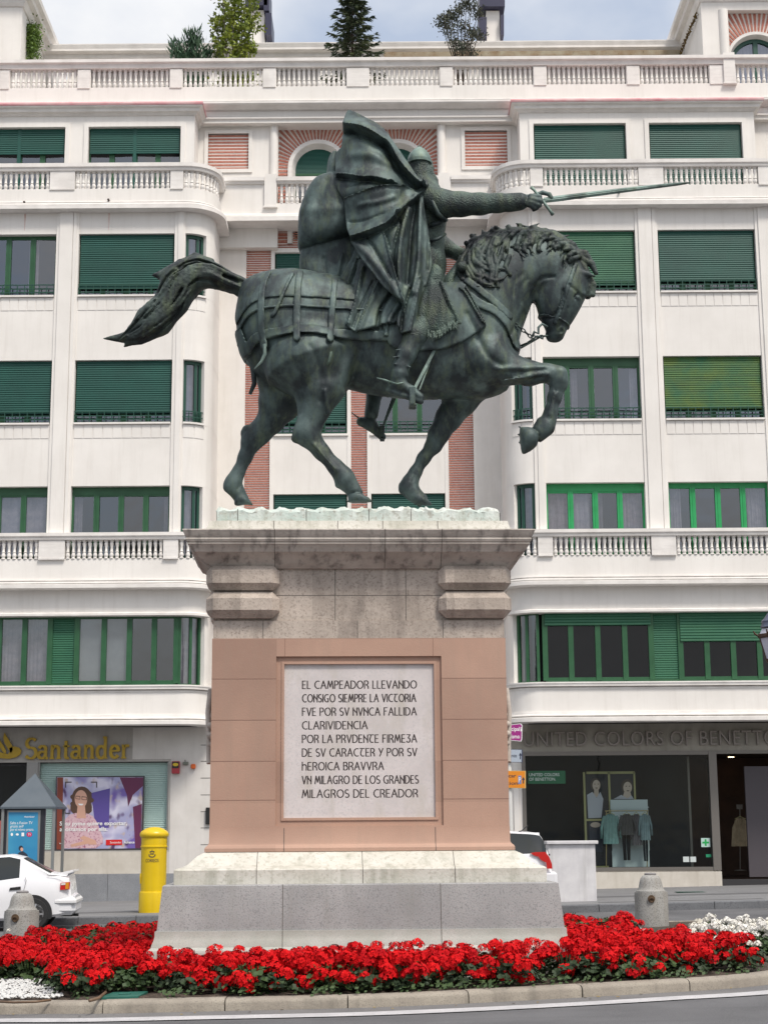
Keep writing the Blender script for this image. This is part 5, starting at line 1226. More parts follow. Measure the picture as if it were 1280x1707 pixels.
def leather(name, a, b, w, y0, y1):
    p, q = at(a[0], a[1], YS + y0), at(b[0], b[1], YS + y1); d = (q-p).normalized(); s2 = d.cross(Vector((0,1,0))).normalized()*(w*PXM*0.5); t = Vector((0, 0.012, 0))
    m = MB(); m.add([p-s2-t, p+s2-t, q+s2-t, q-s2-t, p-s2+t, p+s2+t, q+s2+t, q-s2+t], [(0,1,2,3),(7,6,5,4),(0,4,5,1),(1,5,6,2),(2,6,7,3),(3,7,4,0)]); return m.build(name, BRZ_PALE, STA)
leather('stirrup_leather', (724,584), (690,650), 5, -0.50, -0.60); leather('stirrup_leather', (718,600), (699,650), 2.4, -0.47, -0.56)
leather('stirrup_leather', (660,660), (640,706), 4, 0.55, 0.60); leather('stirrup_leather', (655,662), (635,720), 3, 0.57, 0.62)
m = MB(); c = at(687, 664, YS - 0.61); m.box(c.x - 0.035, c.x + 0.035, c.y - 0.10, c.y - 0.07, c.z - 0.11, c.z + 0.12, 0.008); m.box(c.x - 0.035, c.x + 0.035, c.y + 0.07, c.y + 0.10, c.z - 0.11, c.z + 0.12, 0.008); m.box(c.x - 0.04, c.x + 0.045, c.y - 0.10, c.y + 0.10, c.z - 0.115, c.z - 0.085, 0.008); m.build('stirrup', BRZ, STA)
m = MB(); c = at(637, 722, YS + 0.60); m.box(c.x - 0.03, c.x + 0.03, c.y - 0.09, c.y + 0.09, c.z - 0.09, c.z - 0.06, 0.008); m.box(c.x - 0.03, c.x + 0.03, c.y - 0.09, c.y - 0.07, c.z - 0.09, c.z + 0.08, 0.006); m.build('stirrup', BRZ, STA)
# ================================================================== the pedestal
GRAN = M('grey_granite', (0.375, 0.37, 0.37), 0.75, (0.28, 0.278, 0.28), 1.0, speck=(0.20, 0.20, 0.205), speck_scale=62, streak=(0.24, 0.235, 0.22), streak_amt=0.5, bump=0.15, bump_scale=80, block=((0.87, 0, 0), (1.74, 4, 4)), block_amt=0.12)
GRAN_PALE = M('pale_granite', (0.45, 0.45, 0.42), 0.8, (0.36, 0.37, 0.33), 3, speck=(0.27, 0.27, 0.255), speck_scale=150)
REDG = M('red_granite', (0.43, 0.270, 0.202), 0.7, (0.345, 0.212, 0.16), 0.8, speck=(0.36, 0.235, 0.175), speck_scale=150, bump=0.12, bump_scale=80, streak=(0.34, 0.23, 0.175), streak_amt=0.5, block=((0.96, 0.0, 2.04), (1.92, 4.0, 0.47)), block_amt=0.13)
UPST = M('brown_limestone', (0.50, 0.43, 0.375), 0.85, (0.36, 0.305, 0.262), 1.8, speck=(0.30, 0.25, 0.215), speck_scale=40, block=((0.28, 0, 0.3), (0.83, 4, 0.30)), block_amt=0.16, streak=(0.18, 0.15, 0.13), streak_amt=0.65, bump=0.3, bump_scale=22, streak_xyz=(2.4, 2.4, 0.5))
CORN = M('weathered_cornice_stone', (0.50, 0.455, 0.41), 0.85, (0.36, 0.32, 0.285), 2.4, streak=(0.09, 0.08, 0.075), streak_amt=0.8, bump=0.25, bump_scale=25, streak_xyz=(4.5, 4.5, 0.5))
WHST = M('white_limestone', (0.64, 0.62, 0.565), 0.85, (0.55, 0.53, 0.465), 2.2, streak=(0.30, 0.30, 0.24), streak_amt=0.65, bump=0.25, bump_scale=30, block=((-1.16, 0, 0), (1.18, 4, 9)), block_amt=0.10, speck=(0.48, 0.46, 0.40), speck_scale=20)
PLST = M('green_stained_plinth', (0.63, 0.65, 0.62), 0.85, (0.46, 0.54, 0.50), 2.6, streak=(0.36, 0.37, 0.29), streak_amt=0.6, bump=0.5, bump_scale=18, speck=(0.40, 0.40, 0.36), speck_scale=16)
MARB = M('veined_marble', (0.60, 0.555, 0.55), 0.6, (0.52, 0.48, 0.475), 2.6, speck=(0.50, 0.47, 0.47), speck_scale=40, streak=(0.42, 0.385, 0.33), streak_amt=0.65, streak_xyz=(2.2, 2.2, 0.7), bump=0.05)
JOINT = M('dark_joint', (0.10, 0.09, 0.08), 0.95); RJOINT = M('red_joint', (0.22, 0.13, 0.10), 0.95)
INK = M('incised_lettering', (0.045, 0.035, 0.035), 0.9)
PED = empty('monument_pedestal', (0, 0, 0), 'tall stepped stone pedestal of grey and red granite with an inscribed marble tablet', 'pedestal')
HW0, HD0 = 1.71, 0.57
RING = [(-HW0, -HD0, -1, -1), (HW0, -HD0, 1, -1), (HW0, HD0, 1, 1), (-HW0, HD0, -1, 1)]
def layer(name, mat, prof, joints=(), rows=(), inner=0.4, bevel=True):
    """prof: (half width, z) from below"""
    m = MB(); m.sweep(RING, [(prof[0][0] - HW0 - inner, prof[0][1])] + [(h - HW0, z) for h, z in prof] + [(prof[-1][0] - HW0 - inner, prof[-1][1])], close_path=True)
    m.box(-prof[0][0] + inner - 0.05, prof[0][0] - inner + 0.05, -prof[0][0] + HW0 - HD0 + inner - 0.05, prof[0][0] - HW0 + HD0 - inner + 0.05, prof[0][1] + 0.002, prof[-1][1] - 0.001)
    o = m.build(name, mat, PED, local=True, smooth=True, angle=25)
    j = MB()
    for x in joints:
        w = 0.0035; P = []
        for h, z in prof: P.append([(x - w, -(h - HW0 + HD0) - 0.0025, z), (x + w, -(h - HW0 + HD0) - 0.0025, z)])
        j.grid(P)
    for z in rows:
        h = np.interp(z, [p[1] for p in prof], [p[0] for p in prof]) - HW0; j.sweep(RING, [(h - 0.02, z - 0.003), (h + 0.0015, z - 0.003), (h + 0.0015, z + 0.003), (h - 0.02, z + 0.003)], close_path=True)
    if j.v: j.build('masonry_joint', JOINT, o, local=True)
    return o
layer('granite_base', GRAN, [(2.235, 0.655), (2.19, 1.10), (2.185, 1.135), (2.17, 1.147)], joints=(-0.865, 0.875))
layer('base_moulding', GRAN_PALE, [(2.34, -0.2), (2.34, 0.42), (2.325, 0.455), (2.29, 0.485), (2.285, 0.51), (2.265, 0.56), (2.255, 0.60), (2.255, 0.6555)], joints=(-0.865, 0.875))
layer('white_moulding', WHST, [(2.072, 1.1475), (2.075, 1.30), (2.055, 1.318), (1.985, 1.335), (1.93, 1.365), (1.885, 1.41), (1.835, 1.455), (1.785, 1.48), (1.745, 1.4965)], joints=(-1.16, 0.02, 1.05))
layer('red_plinth', REDG, [(1.762, 1.497), (1.762, 1.535), (1.75, 1.555), (1.725, 1.575), (1.715, 1.60), (1.713, 1.76)], joints=(-0.865, 0.86), inner=0.5)
# red shaft, hollowed in front for the tablet
fx0, fx1, fz0, fz1 = -0.965, 0.955, 1.78, 3.72
m = MB(); z0, z1 = 1.76, 3.93; yb, yf = -HD0 + 0.14, -HD0
m.box(-HW0, HW0, yb, HD0, z0, z1)
m.box(-HW0, fx0, yf, yb + 0.001, z0, z1); m.box(fx1, HW0, yf, yb + 0.001, z0, z1); m.box(fx0, fx1, yf, yb + 0.001, z0, fz0); m.box(fx0, fx1, yf, yb + 0.001, fz1, z1)
px0, px1, pz0, pz1 = -0.872, 0.868, 1.872, 3.632
for (a, b, c, d) in ((fx0, px0, fz0, fz1), (px1, fx1, fz0, fz1), (px0, px1, fz0, pz0), (px0, px1, pz1, fz1)):
    m.box(a, b, yf + 0.035, yb + 0.001, c, d)
for (a, b, c, d) in ((px0 - 0.03, px0, pz0 - 0.03, pz1 + 0.03), (px1, px1 + 0.03, pz0 - 0.03, pz1 + 0.03), (px0, px1, pz0 - 0.03, pz0), (px0, px1, pz1, pz1 + 0.03)):
    m.box(a, b, yf + 0.022, yf + 0.036, c, d)
shaft = m.build('red_shaft', REDG, PED, local=True)
j = MB()
for z in (3.46, 2.985, 2.515, 2.075):
    for a, b in ((-HW0 - 0.001, fx0), (fx1, HW0 + 0.001)): j.box(a, b, yf - 0.0015, yf + 0.004, z - 0.003, z + 0.003)
    for s_ in (-1, 1): q0, q1 = sorted((s_*(HW0 - 0.004), s_*(HW0 + 0.0015))); j.box(q0, q1, yf, HD0, z - 0.003, z + 0.003)
for x in (-0.865, 0.86): j.box(x - 0.0025, x + 0.0025, yf - 0.0015, yf + 0.004, fz1, z1)
j.build('masonry_joint', RJOINT, shaft, local=True)
m = MB(); yp = yf + 0.055; m.box(px0 - 0.001, px1 + 0.001, yp, yb + 0.002, pz0 - 0.001, pz1 + 0.001); tablet = m.build('marble_tablet', MARB, PED, local=True)
def arc(cx, cz, rx, rz, a0, a1, n=9): return [(cx + rx*math.cos(R(a0 + (a1-a0)*k/n)), cz + rz*math.sin(R(a0 + (a1-a0)*k/n))) for k in range(n + 1)]
GL = {'A': (0.72, [[(0, 0), (0.36, 1), (0.72, 0)], [(0.14, 0.34), (0.58, 0.40)]]), 'B': (0.55, [[(0, 0), (0, 1)], [(0, 1)] + arc(0.25, 0.77, 0.23, 0.23, 90, -90) + [(0, 0.54)], [(0.1, 0.54)] + arc(0.28, 0.27, 0.27, 0.27, 90, -90) + [(0, 0)]]),
 'C': (0.66, [arc(0.45, 0.5, 0.45, 0.5, 62, 300)]), 'D': (0.68, [[(0, 0), (0, 1)], [(0, 1)] + arc(0.2, 0.5, 0.48, 0.5, 90, -90) + [(0, 0)]]), 'E': (0.48, [[(0, 0), (0, 1)], [(0, 1), (0.46, 1)], [(0, 0.5), (0.4, 0.5)], [(0, 0), (0.48, 0)]]),
 'F': (0.46, [[(0, 0), (0, 1)], [(0, 1), (0.46, 1)], [(0, 0.55), (0.38, 0.55)]]), 'G': (0.72, [arc(0.45, 0.5, 0.45, 0.5, 62, 290), [(0.62, 0.02), (0.64, 0.45), (0.42, 0.45)]]), 'H': (0.6, [[(0, 0), (0, 1.05)], [(0, 0.55)] + arc(0.3, 0.42, 0.28, 0.3, 120, 0) + [(0.56, 0)]]),
 'I': (0.05, [[(0.02, 0), (0.02, 1)]]), 'L': (0.44, [[(0, 1), (0, 0)], [(0, 0), (0.44, 0)]]), 'M': (0.82, [[(0, 0), (0.16, 1), (0.41, 0.2), (0.66, 1), (0.82, 0)]]), 'N': (0.56, [[(0, 0), (0, 1)], [(0.56, 0), (0.56, 1)], [(0, 0.84), (0.56, 0.28)]]),
 'O': (0.84, [arc(0.42, 0.5, 0.42, 0.5, 0, 360, 14)]), 'P': (0.5, [[(0, 0), (0, 1)], [(0, 1)] + arc(0.24, 0.74, 0.26, 0.26, 90, -90) + [(0, 0.48)]]), 'R': (0.56, [[(0, 0), (0, 1)], [(0, 1)] + arc(0.26, 0.75, 0.26, 0.25, 90, -90) + [(0.2, 0.5), (0.5, 0.3), (0.53, 0)]]),
 'S': (0.5, [arc(0.25, 0.75, 0.24, 0.25, 50, 250, 7) + arc(0.25, 0.25, 0.25, 0.25, 90, -140, 8)]), 'T': (0.66, [[(-0.04, 1.0), (0.68, 1.0)], [(0.30, 1.0)] + arc(0.42, 0.38, 0.32, 0.38, 140, 300)]), 'V': (0.62, [[(0, 1), (0.3, 0), (0.62, 1)]]), 'Y': (0.58, [[(0, 1), (0.28, 0.45)], [(0.58, 1), (0.12, 0)]]),
 'Z': (0.52, [[(0, 1), (0.5, 1), (0.22, 0.56)], [(0.22, 0.56)] + arc(0.24, 0.28, 0.27, 0.28, 80, -150)])}
def carve(text, x0, x1, z, h, y, wdt):
    adv = 0.22; tot = 0; pos = []
    for ch in text:
        if ch == ' ': tot += 0.42; continue
        pos.append((ch, tot)); tot += GL[ch][0] + adv
    tot -= adv; k = (x1 - x0) / tot; m = MB()
    for ch, p in pos:
        for st in GL[ch][1]:
            for a, b in zip(st, st[1:]):
                A_ = Vector((x0 + (p + a[0])*k, z + a[1]*h)); B_ = Vector((x0 + (p + b[0])*k, z + b[1]*h)); d = (B_ - A_)
                if d.length < 1e-6: continue
                d.normalize(); n = Vector((-d.y, d.x)); w = wdt*0.5*(0.75 + 0.45*abs(d.y)); e = d*w*0.5
                q = [A_ - e + n*w, A_ - e - n*w, B_ + e - n*w, B_ + e + n*w]; m.add([(v.x, y, v.y) for v in q], [(0, 1, 2, 3)])
    return m
lines = [("EL CAMPEADOR LLEVANDO", 0.665), ("CONSIGO SIEMPRE LA VICTORIA", 0.655), ("FVE POR SV NVNCA FALLIDA", 0.66), ("CLARIVIDENCIA", 0.09), ("POR LA PRVDENTE FIRMEZA", 0.66), ("DE SV CARACTER Y POR SV", 0.66), ("HEROICA BRAVVRA", 0.275), ("VN MILAGRO DE LOS GRANDES", 0.675), ("MILAGROS DEL CREADOR", 0.665)]
allm = MB()
for i, (tx, xe) in enumerate(lines):
    q = carve(tx, -0.66, xe, 3.350 - i*0.1562, 0.088, yp - 0.0015, 0.0115); allm.add(q.v, q.f)
allm.build('carved_inscription', INK, tablet, local=True)
# limestone frieze, corner blocks, cornice and the rough top
layer('limestone_course', UPST, [(1.70, 3.931), (1.698, 4.14)], joints=(-1.12, -0.02, 0.98))
layer('limestone_frieze', UPST, [(1.675, 4.1405), (1.675, 4.76)], joints=(-0.28, 0.55), rows=(4.44,))
for s_ in (-1, 1):
    for t_ in (-1, 1):
        for (za, zb, e) in ((4.165, 4.475, 0.10), (4.492, 4.79, 0.09)):
            x0, x1 = sorted((s_*0.93, s_*1.785)); y0, y1 = sorted((t_*(HD0 + 0.115), t_*0.16))
            m = MB(); m.box(x0, x1, y0, y1, za, zb, e*0.86); m.build('corner_block', UPST, PED, local=True)
layer('cornice', CORN, [(1.72, 4.755), (1.74, 4.775), (1.80, 4.81), (1.90, 4.905), (1.93, 4.918), (1.938, 4.93), (1.975, 4.99), (1.992, 5.005), (1.985, 5.018), (2.0, 5.03), (2.012, 5.055), (2.004, 5.076), (2.018, 5.09), (2.032, 5.12), (2.05, 5.155), (2.045, 5.168), (1.90, 5.19), (1.80, 5.215)], joints=(-0.985, 0.30, 0.96))
layer('cornice_step', WHST, [(1.80, 5.205), (1.775, 5.26), (1.762, 5.318)], joints=(-1.0, -0.25, 0.28, 0.93), inner=0.5)
# the rough plinth under the hooves
rnd = random.Random(5); m = MB(); nx, ny = 96, 26; hx, hy = 1.682, 0.56
def rough(i, j):
    x = -hx + 2*hx*i/nx; y = -hy + 2*hy*j/ny; ed = min(i, nx-i, j, ny-j)
    z = 5.485 + 0.016*math.sin(i*0.9 + math.sin(j)) + rnd.uniform(-0.012, 0.016) + (0.012 if 50 < i < 70 else 0)
    if ed == 0: z -= 0.03 + rnd.uniform(0, 0.02); 
    return (x + rnd.uniform(-0.01, 0.01), y + rnd.uniform(-0.008, 0.008), z)
P = [[rough(i, j) for j in range(ny + 1)] for i in range(nx + 1)]
m.grid(P)
for i in range(nx):
    for j in (0, ny):
        a, b = P[i][j], P[i+1][j]; s_ = -1 if j == 0 else 1
        m.add([a, b, (b[0], s_*hy, 5.43), (a[0], s_*hy, 5.43), (b[0], s_*hy, 5.318), (a[0], s_*hy, 5.318)], [(0, 1, 2, 3), (3, 2, 4, 5)])
for j in range(ny):
    for i in (0, nx):
        a, b = P[i][j], P[i][j+1]; s_ = -1 if i == 0 else 1
        m.add([a, b, (s_*hx, b[1], 5.43), (s_*hx, a[1], 5.43), (s_*hx, b[1], 5.318), (s_*hx, a[1], 5.318)], [(0, 1, 2, 3), (3, 2, 4, 5)])
ro = m.build('rough_plinth', PLST, PED, local=True, smooth=True, angle=40)
j = MB()
for x in (-1.43, -0.62, 0.12, 0.62): j.box(x - 0.004, x + 0.004, -hy - 0.002, -hy + 0.01, 5.32, 5.47)
j.build('masonry_joint', JOINT, ro, local=True)
# carved arms on the two flanks
for s_ in (-1, 1):
    m = MB()
    sh = [(-0.30, 3.10), (-0.26, 2.80), (0, 2.62), (0.26, 2.80), (0.30, 3.10), (0.22, 3.22), (0, 3.26), (-0.22, 3.22)]
    m.add([(s_*HW0*0.999, y, z) for y, z in sh] + [(s_*(HW0 + 0.055), y*0.85, 2.94 + (z-2.94)*0.88) for y, z in sh], [tuple(range(8, 16))] + [(i, (i+1) % 8, 8 + (i+1) % 8, 8 + i) for i in range(8)])
    for k in range(22):
        a = 2*math.pi*k/22; m.lathe([(0.0, -0.045), (0.035, -0.03), (0.05, 0), (0.035, 0.03), (0.0, 0.045)], (s_*(HW0 + 0.02), 0.36*math.cos(a), 2.94 + 0.40*math.sin(a)), 8)
    m.tube([(s_*(HW0 + 0.03), -0.3, 3.36), (s_*(HW0 + 0.05), -0.38, 3.1), (s_*(HW0 + 0.04), -0.30, 2.7), (s_*(HW0 + 0.03), -0.36, 2.5)], 0.03, 8)
    m.build('carved_arms', CORN, PED, local=True, smooth=True, angle=50)
PED.location = (-0.285 - 0.91*0.04, 18.5 + 0.91, 0); PED.rotation_euler = (0, 0, 0.040)
# ================================================================== street, pavement and traffic island
def ground(px, py, dz=0.0):       # point of the photograph on the sloping street
    x, y, z = ray(px, py); t = (0.02 + dz - EYE) / (z - 0.017*x); return Vector((x*t, y*t, EYE + z*t))
ASPH = M('asphalt', (0.112, 0.112, 0.118), 0.9, (0.075, 0.075, 0.080), 0.8, speck=(0.15, 0.15, 0.155), speck_scale=120, bump=0.25, bump_scale=120, streak=(0.07, 0.07, 0.074), streak_amt=0.5, streak_xyz=(0.35, 1.6, 1))
GUTT = M('dusty_gutter', (0.15, 0.145, 0.145), 0.95, (0.115, 0.112, 0.115), 1.8, speck=(0.19, 0.185, 0.18), speck_scale=60, bump=0.2, bump_scale=80)
PAVE = M('grey_paving', (0.20, 0.20, 0.205), 0.85, (0.165, 0.165, 0.17), 1.0, speck=(0.13, 0.13, 0.135), speck_scale=30, streak=(0.12, 0.12, 0.125), streak_amt=0.5, streak_xyz=(0.5, 2.0, 1))
PAVE_DK = M('dark_paving', (0.12, 0.12, 0.125), 0.85, (0.10, 0.10, 0.105), 2)
KERB = M('kerb_granite', (0.33, 0.295, 0.245), 0.9, (0.24, 0.21, 0.175), 2.2, speck=(0.20, 0.175, 0.15), speck_scale=90, bump=0.35, bump_scale=30, streak=(0.11, 0.10, 0.085), streak_amt=0.5)
KERB_GREY = M('grey_kerb', (0.15, 0.155, 0.165), 0.85, (0.12, 0.125, 0.135), 1.5, speck=(0.09, 0.09, 0.1), speck_scale=40)
LINE = M('road_paint', (0.50, 0.49, 0.50), 0.8, (0.38, 0.375, 0.385), 3.0, speck=(0.36, 0.36, 0.37), speck_scale=30)
SOIL = M('dark_soil', (0.055, 0.038, 0.027), 1.0, (0.030, 0.022, 0.016), 8, speck=(0.12, 0.09, 0.065), speck_scale=35, bump=0.8, bump_scale=30)
m = MB(); X = [-400, -40] + [-20 + 2*i for i in range(21)] + [40, 400]; YY = [-200, -10, 4, 10, 14, 18, 22, 26, 30, 34, 38, 60, 1500]
m.grid([[(x, y, gz(max(-40, min(40, x))) - (0.001)) for y in YY] for x in X]); tag(m.build('road', ASPH), kind='structure')
# far pavement
YK = 34.6
kx = [-40] + [-14 + 2*i for i in range(15)] + [40]
m = MB(); m.grid([[(x, y, gz(x) + 0.152) for y in (YK + 0.16, 36, 38, 41, 44.4)] for x in kx]); tag(m.build('pavement', PAVE), kind='structure')
m = MB()
xs = [-40 + 1.2*i for i in range(67)]
for a, b in zip(xs, xs[1:]):
    za, zb = gz(a), gz(b); e = 0.006
    m.add([(a+e, YK, za-0.05), (b-e, YK, zb-0.05), (b-e, YK+0.012, zb+0.135), (a+e, YK+0.012, za+0.135), (b-e, YK+0.03, zb+0.155), (a+e, YK+0.03, za+0.155), (b-e, YK+0.20, zb+0.156), (a+e, YK+0.20, za+0.156)], [(0,1,2,3), (3,2,4,5), (5,4,6,7)])
tag(m.build('far_kerb', KERB_GREY), kind='structure')
m = MB()
for (a, b, y0, y1) in ((-9.5, -5.4, 36.4, 37.0), (2.6, 12, 38.2, 38.9), (4.5, 8, 35.4, 35.6), (-14, -7.5, 38.8, 39.3)): m.grid([[(x, y, gz(x) + 0.156) for y in (y0, y1)] for x in (a, b)])
tag(m.build('paving_bands', PAVE_DK), kind='structure')
for px, py in ((1150, 1487), (835, 1483)):
    c = ground(px, py, 0.157); m = MB(); m.grid([[(c.x + i*0.35, c.y + j*0.3, gz(c.x) + 0.159) for j in (-1, 1)] for i in (-1, 1)]); o = m.build('manhole_cover', GREEN_DK); o['kind'] = 'structure'
# island outline: surveyed along the near kerb, closed round the back
front = [ground(px, py) for px, py in ((0, 1692), (165, 1690.5), (330, 1687), (560, 1682), (700, 1677), (840, 1670.5), (1060, 1658), (1280, 1642))]
pts = [(-11.2, 19.8), (-8.6, 17.4), (-6.2, 16.5)] + [(p.x, p.y) for p in front] + [(5.9, 20.2), (7.6, 22.4), (8.6, 25.0), (7.4, 27.6), (4.0, 28.6), (-0.5, 28.7), (-5.5, 28.4), (-9.5, 27.0), (-12, 23.8)]
def spline(P, n=10):
    out = []; N = len(P)
    for i in range(N):
        p0, p1, p2, p3 = (Vector(P[(i+k) % N]) for k in (-1, 0, 1, 2))
        for k in range(n):
            t = k/n; out.append(0.5*((2*p1) + (p2-p0)*t + (2*p0-5*p1+4*p2-p3)*t*t + (3*p1-p0-3*p2+p3)*t**3))
    return out
ISL = spline(pts)
def outline(off):
    N = len(ISL); out = []
    for i in range(N):
        d = (ISL[(i+1) % N] - ISL[i-1]).normalized(); n = Vector((d.y, -d.x)); out.append((ISL[i] + n*off, n))
    return out
O0 = outline(0)
# resample into kerbstones
def resample(P, step):
    out = [P[0]]; acc = 0
    for a, b in zip(P, P[1:] + P[:1]):
        L = (b-a).length; t = step - acc
        while t <= L: out.append(a.lerp(b, t/L)); t += step
        acc = L - (t - step)
    return out
RS = resample(ISL, 0.30); m = MB(); N = len(RS)
for i in range(0, N - 3, 4):
    seg = [RS[(i+k) % N] for k in range(5)]; path_ = []
    for k, p in enumerate(seg):
        d = (seg[min(k+1, 4)] - seg[max(k-1, 0)]).normalized(); q = p + d*(0.006 if k == 0 else (-0.006 if k == 4 else 0)); path_.append((q.x, q.y, d.y, -d.x, gz(q.x)))
    dz = random.uniform(-0.004, 0.004); do = random.uniform(-0.006, 0.006)
    pr = [(0.0, -0.1), (0.0, 0.075), (-0.012, 0.098), (-0.04, 0.115), (-0.16, 0.122), (-0.175, 0.11), (-0.175, -0.1)]
    n = len(pr); vs = [(x + nx*(o + do), y + ny*(o + do), g + z + dz) for (x, y, nx, ny, g) in path_ for (o, z) in pr]
    m.add(vs, [(a*n+k, (a+1)*n+k, (a+1)*n+(k+1) % n, a*n+(k+1) % n) for a in range(4) for k in range(n)] + [tuple(range(n)), tuple(4*n+k for k in range(n-1, -1, -1))])
tag(m.build('island_kerb', KERB, smooth=True, angle=40), kind='structure')
def ribbon(o0, o1, z, mat, name):
    m = MB(); A, B_ = outline(o0), outline(o1); N = len(A)
    m.add([(p.x, p.y, gz(p.x) + z) for p, _ in A] + [(p.x, p.y, gz(p.x) + z) for p, _ in B_], [(i, (i+1) % N, N + (i+1) % N, N + i) for i in range(N)])
    return tag(m.build(name, mat), kind='structure')
ribbon(-0.05, 0.42, 0.004, GUTT, 'gutter'); ribbon(0.42, 0.74, 0.008, LINE, 'road_marking')
def soilz(x, y): return gz(x) + 0.105
def inside(p, margin=0.0):
    c = False; N = len(ISL)
    for i in range(N):
        a, b = ISL[i], ISL[(i+1) % N]
        if (a.y > p[1]) != (b.y > p[1]) and p[0] < (b.x-a.x)*(p[1]-a.y)/(b.y-a.y) + a.x: c = not c
    return c and (margin == 0 or min((Vector(p) - q).length for q in ISL) > margin)
cen = Vector((-1.5, 22.5)); m = MB(); rings = []
for t in (1.0, 0.97, 0.9, 0.8, 0.65, 0.45, 0.2, 0.0):
    rings.append([(cen + (p - n_*0.12 - cen)*t) for p, n_ in O0])
rndg = random.Random(2)
P = [[(q.x, q.y, soilz(q.x, q.y) + (0 if k == 0 else rndg.uniform(-0.012, 0.03))) for q in r + r[:1]] for k, r in enumerate(rings)]
m.grid(P); tag(m.build('flowerbed_soil', SOIL, smooth=True), kind='structure')

# ------------------------------------------------------------------ geraniums
LEAF = M('geranium_leaf', (0.019, 0.046, 0.010), 0.65, (0.042, 0.078, 0.017), 9)
LEAF_DK = M('dark_leaf', (0.010, 0.026, 0.007), 0.65, (0.022, 0.044, 0.011), 9)
def petal_mat(name, a, b, c):
    m, t, bs = _nodes(name); oi = t.nodes.new('ShaderNodeObjectInfo'); co = t.nodes.new('ShaderNodeTexCoord').outputs['Object']
    f = _ramp(t, _noise(t, co, 30, 3), 0.3, 0.7); c1 = _mix(t, f, a, b); c1 = _mix(t, oi.outputs['Random'], c1, tuple(v*0.55 for v in a), 'MIX') if False else _mix(t, _ramp(t, oi.outputs['Random'], 0.45, 1.5), c1, c)
    t.links.new(c1, bs.inputs['Base Color']); bs.inputs['Roughness'].default_value = 0.7; bs.inputs['Specular IOR Level'].default_value = 0.15
    return m
REDP = petal_mat('red_petals', (0.64, 0.005, 0.006), (0.44, 0.002, 0.006), (0.24, 0.0, 0.006)); WHP = petal_mat('white_petals', (0.80, 0.79, 0.76), (0.66, 0.64, 0.60), (0.6, 0.55, 0.42))
STEM = M('flower_stem', (0.07, 0.12, 0.03), 0.7)
def head_mesh(seed, r):
    rr = random.Random(seed); m = MB()
    for k in range(19):
        th = math.acos(1 - 1.25*(k + 0.5)/19); ph = k*2.399963 + rr.uniform(-0.3, 0.3); R1 = r*rr.uniform(0.85, 1.1)
        n = Vector((math.sin(th)*math.cos(ph), math.sin(th)*math.sin(ph), math.cos(th))); c = n*R1; c.z *= 0.75
        n = (n + Vector((rr.uniform(-.3,.3), rr.uniform(-.3,.3), rr.uniform(-.2,.3)))).normalized()
        u = n.orthogonal().normalized(); v = n.cross(u); a0 = rr.uniform(0, 6.28); pr = r*rr.uniform(0.36, 0.48)
        for q in range(5):
            a = a0 + q*1.2566; d = u*math.cos(a) + v*math.sin(a); s = u*math.cos(a + 1.5708) + v*math.sin(a + 1.5708)
            m.add([c, c + d*pr*0.6 + s*pr*0.36 + n*pr*0.16, c + d*pr + n*pr*rr.uniform(-0.02, 0.16), c + d*pr*0.6 - s*pr*0.36 + n*pr*0.16], [(0, 1, 2, 3)])
    return m
def leaf_mesh(seed, rad, hgt, nl=95):
    rr = random.Random(seed); m = MB()
    for k in range(nl):
        a = rr.uniform(0, 6.283); q = math.sqrt(rr.random()); z = hgt*(0.12 + 0.75*rr.random()*(1 - 0.45*q*q)); c = Vector((rad*q*math.cos(a), rad*q*math.sin(a), z))
        n = Vector((math.cos(a)*q*0.8 + rr.uniform(-.35,.35), math.sin(a)*q*0.8 + rr.uniform(-.35,.35), 1)).normalized(); u = n.orthogonal().normalized(); v = n.cross(u); L = rr.uniform(0.026, 0.048)
        vs = [c - n*0.006]
        for j in range(8):
            b = 2*math.pi*j/8; wv = L*(1 + 0.10*math.cos(4*b))*(0.45 if j == 0 else 1); vs.append(c + (u*math.cos(b) + v*math.sin(b))*wv + n*(0.012 + 0.006*math.sin(3*b)))
        m.add(vs, [(0, 1 + j, 1 + (j+1) % 8) for j in range(8)])
    for k in range(14):
        a = rr.uniform(0, 6.283); q = rr.random()*0.8; m.tube([(0.03*math.cos(a), 0.03*math.sin(a), 0), (rad*q*math.cos(a), rad*q*math.sin(a), hgt*0.85)], 0.005, 4, False)
    return m
def mesh_only(mb, name, mat, smooth=False):
    o = mb.build(name, mat, smooth=smooth); me = o.data; bpy.data.objects.remove(o); return me
HEADS = [mesh_only(head_mesh(40 + k, 0.070), 'flower_head', REDP) for k in range(5)]
WHEADS = [mesh_only(head_mesh(60 + k, 0.058), 'flower_head', WHP) for k in range(3)]
LEAVES = [mesh_only(leaf_mesh(80 + k, 0.30, 0.32), 'foliage', (LEAF, LEAF_DK)[k % 2]) for k in range(4)]
def inst(name, me, parent, loc, rot=(0,0,0), sc=1.0):
    o = bpy.data.objects.new(name, me); COL.objects.link(o); o.parent = parent; o.location = loc; o.rotation_euler = rot; o.scale = (sc, sc, sc); return o
rp_ = random.Random(21)
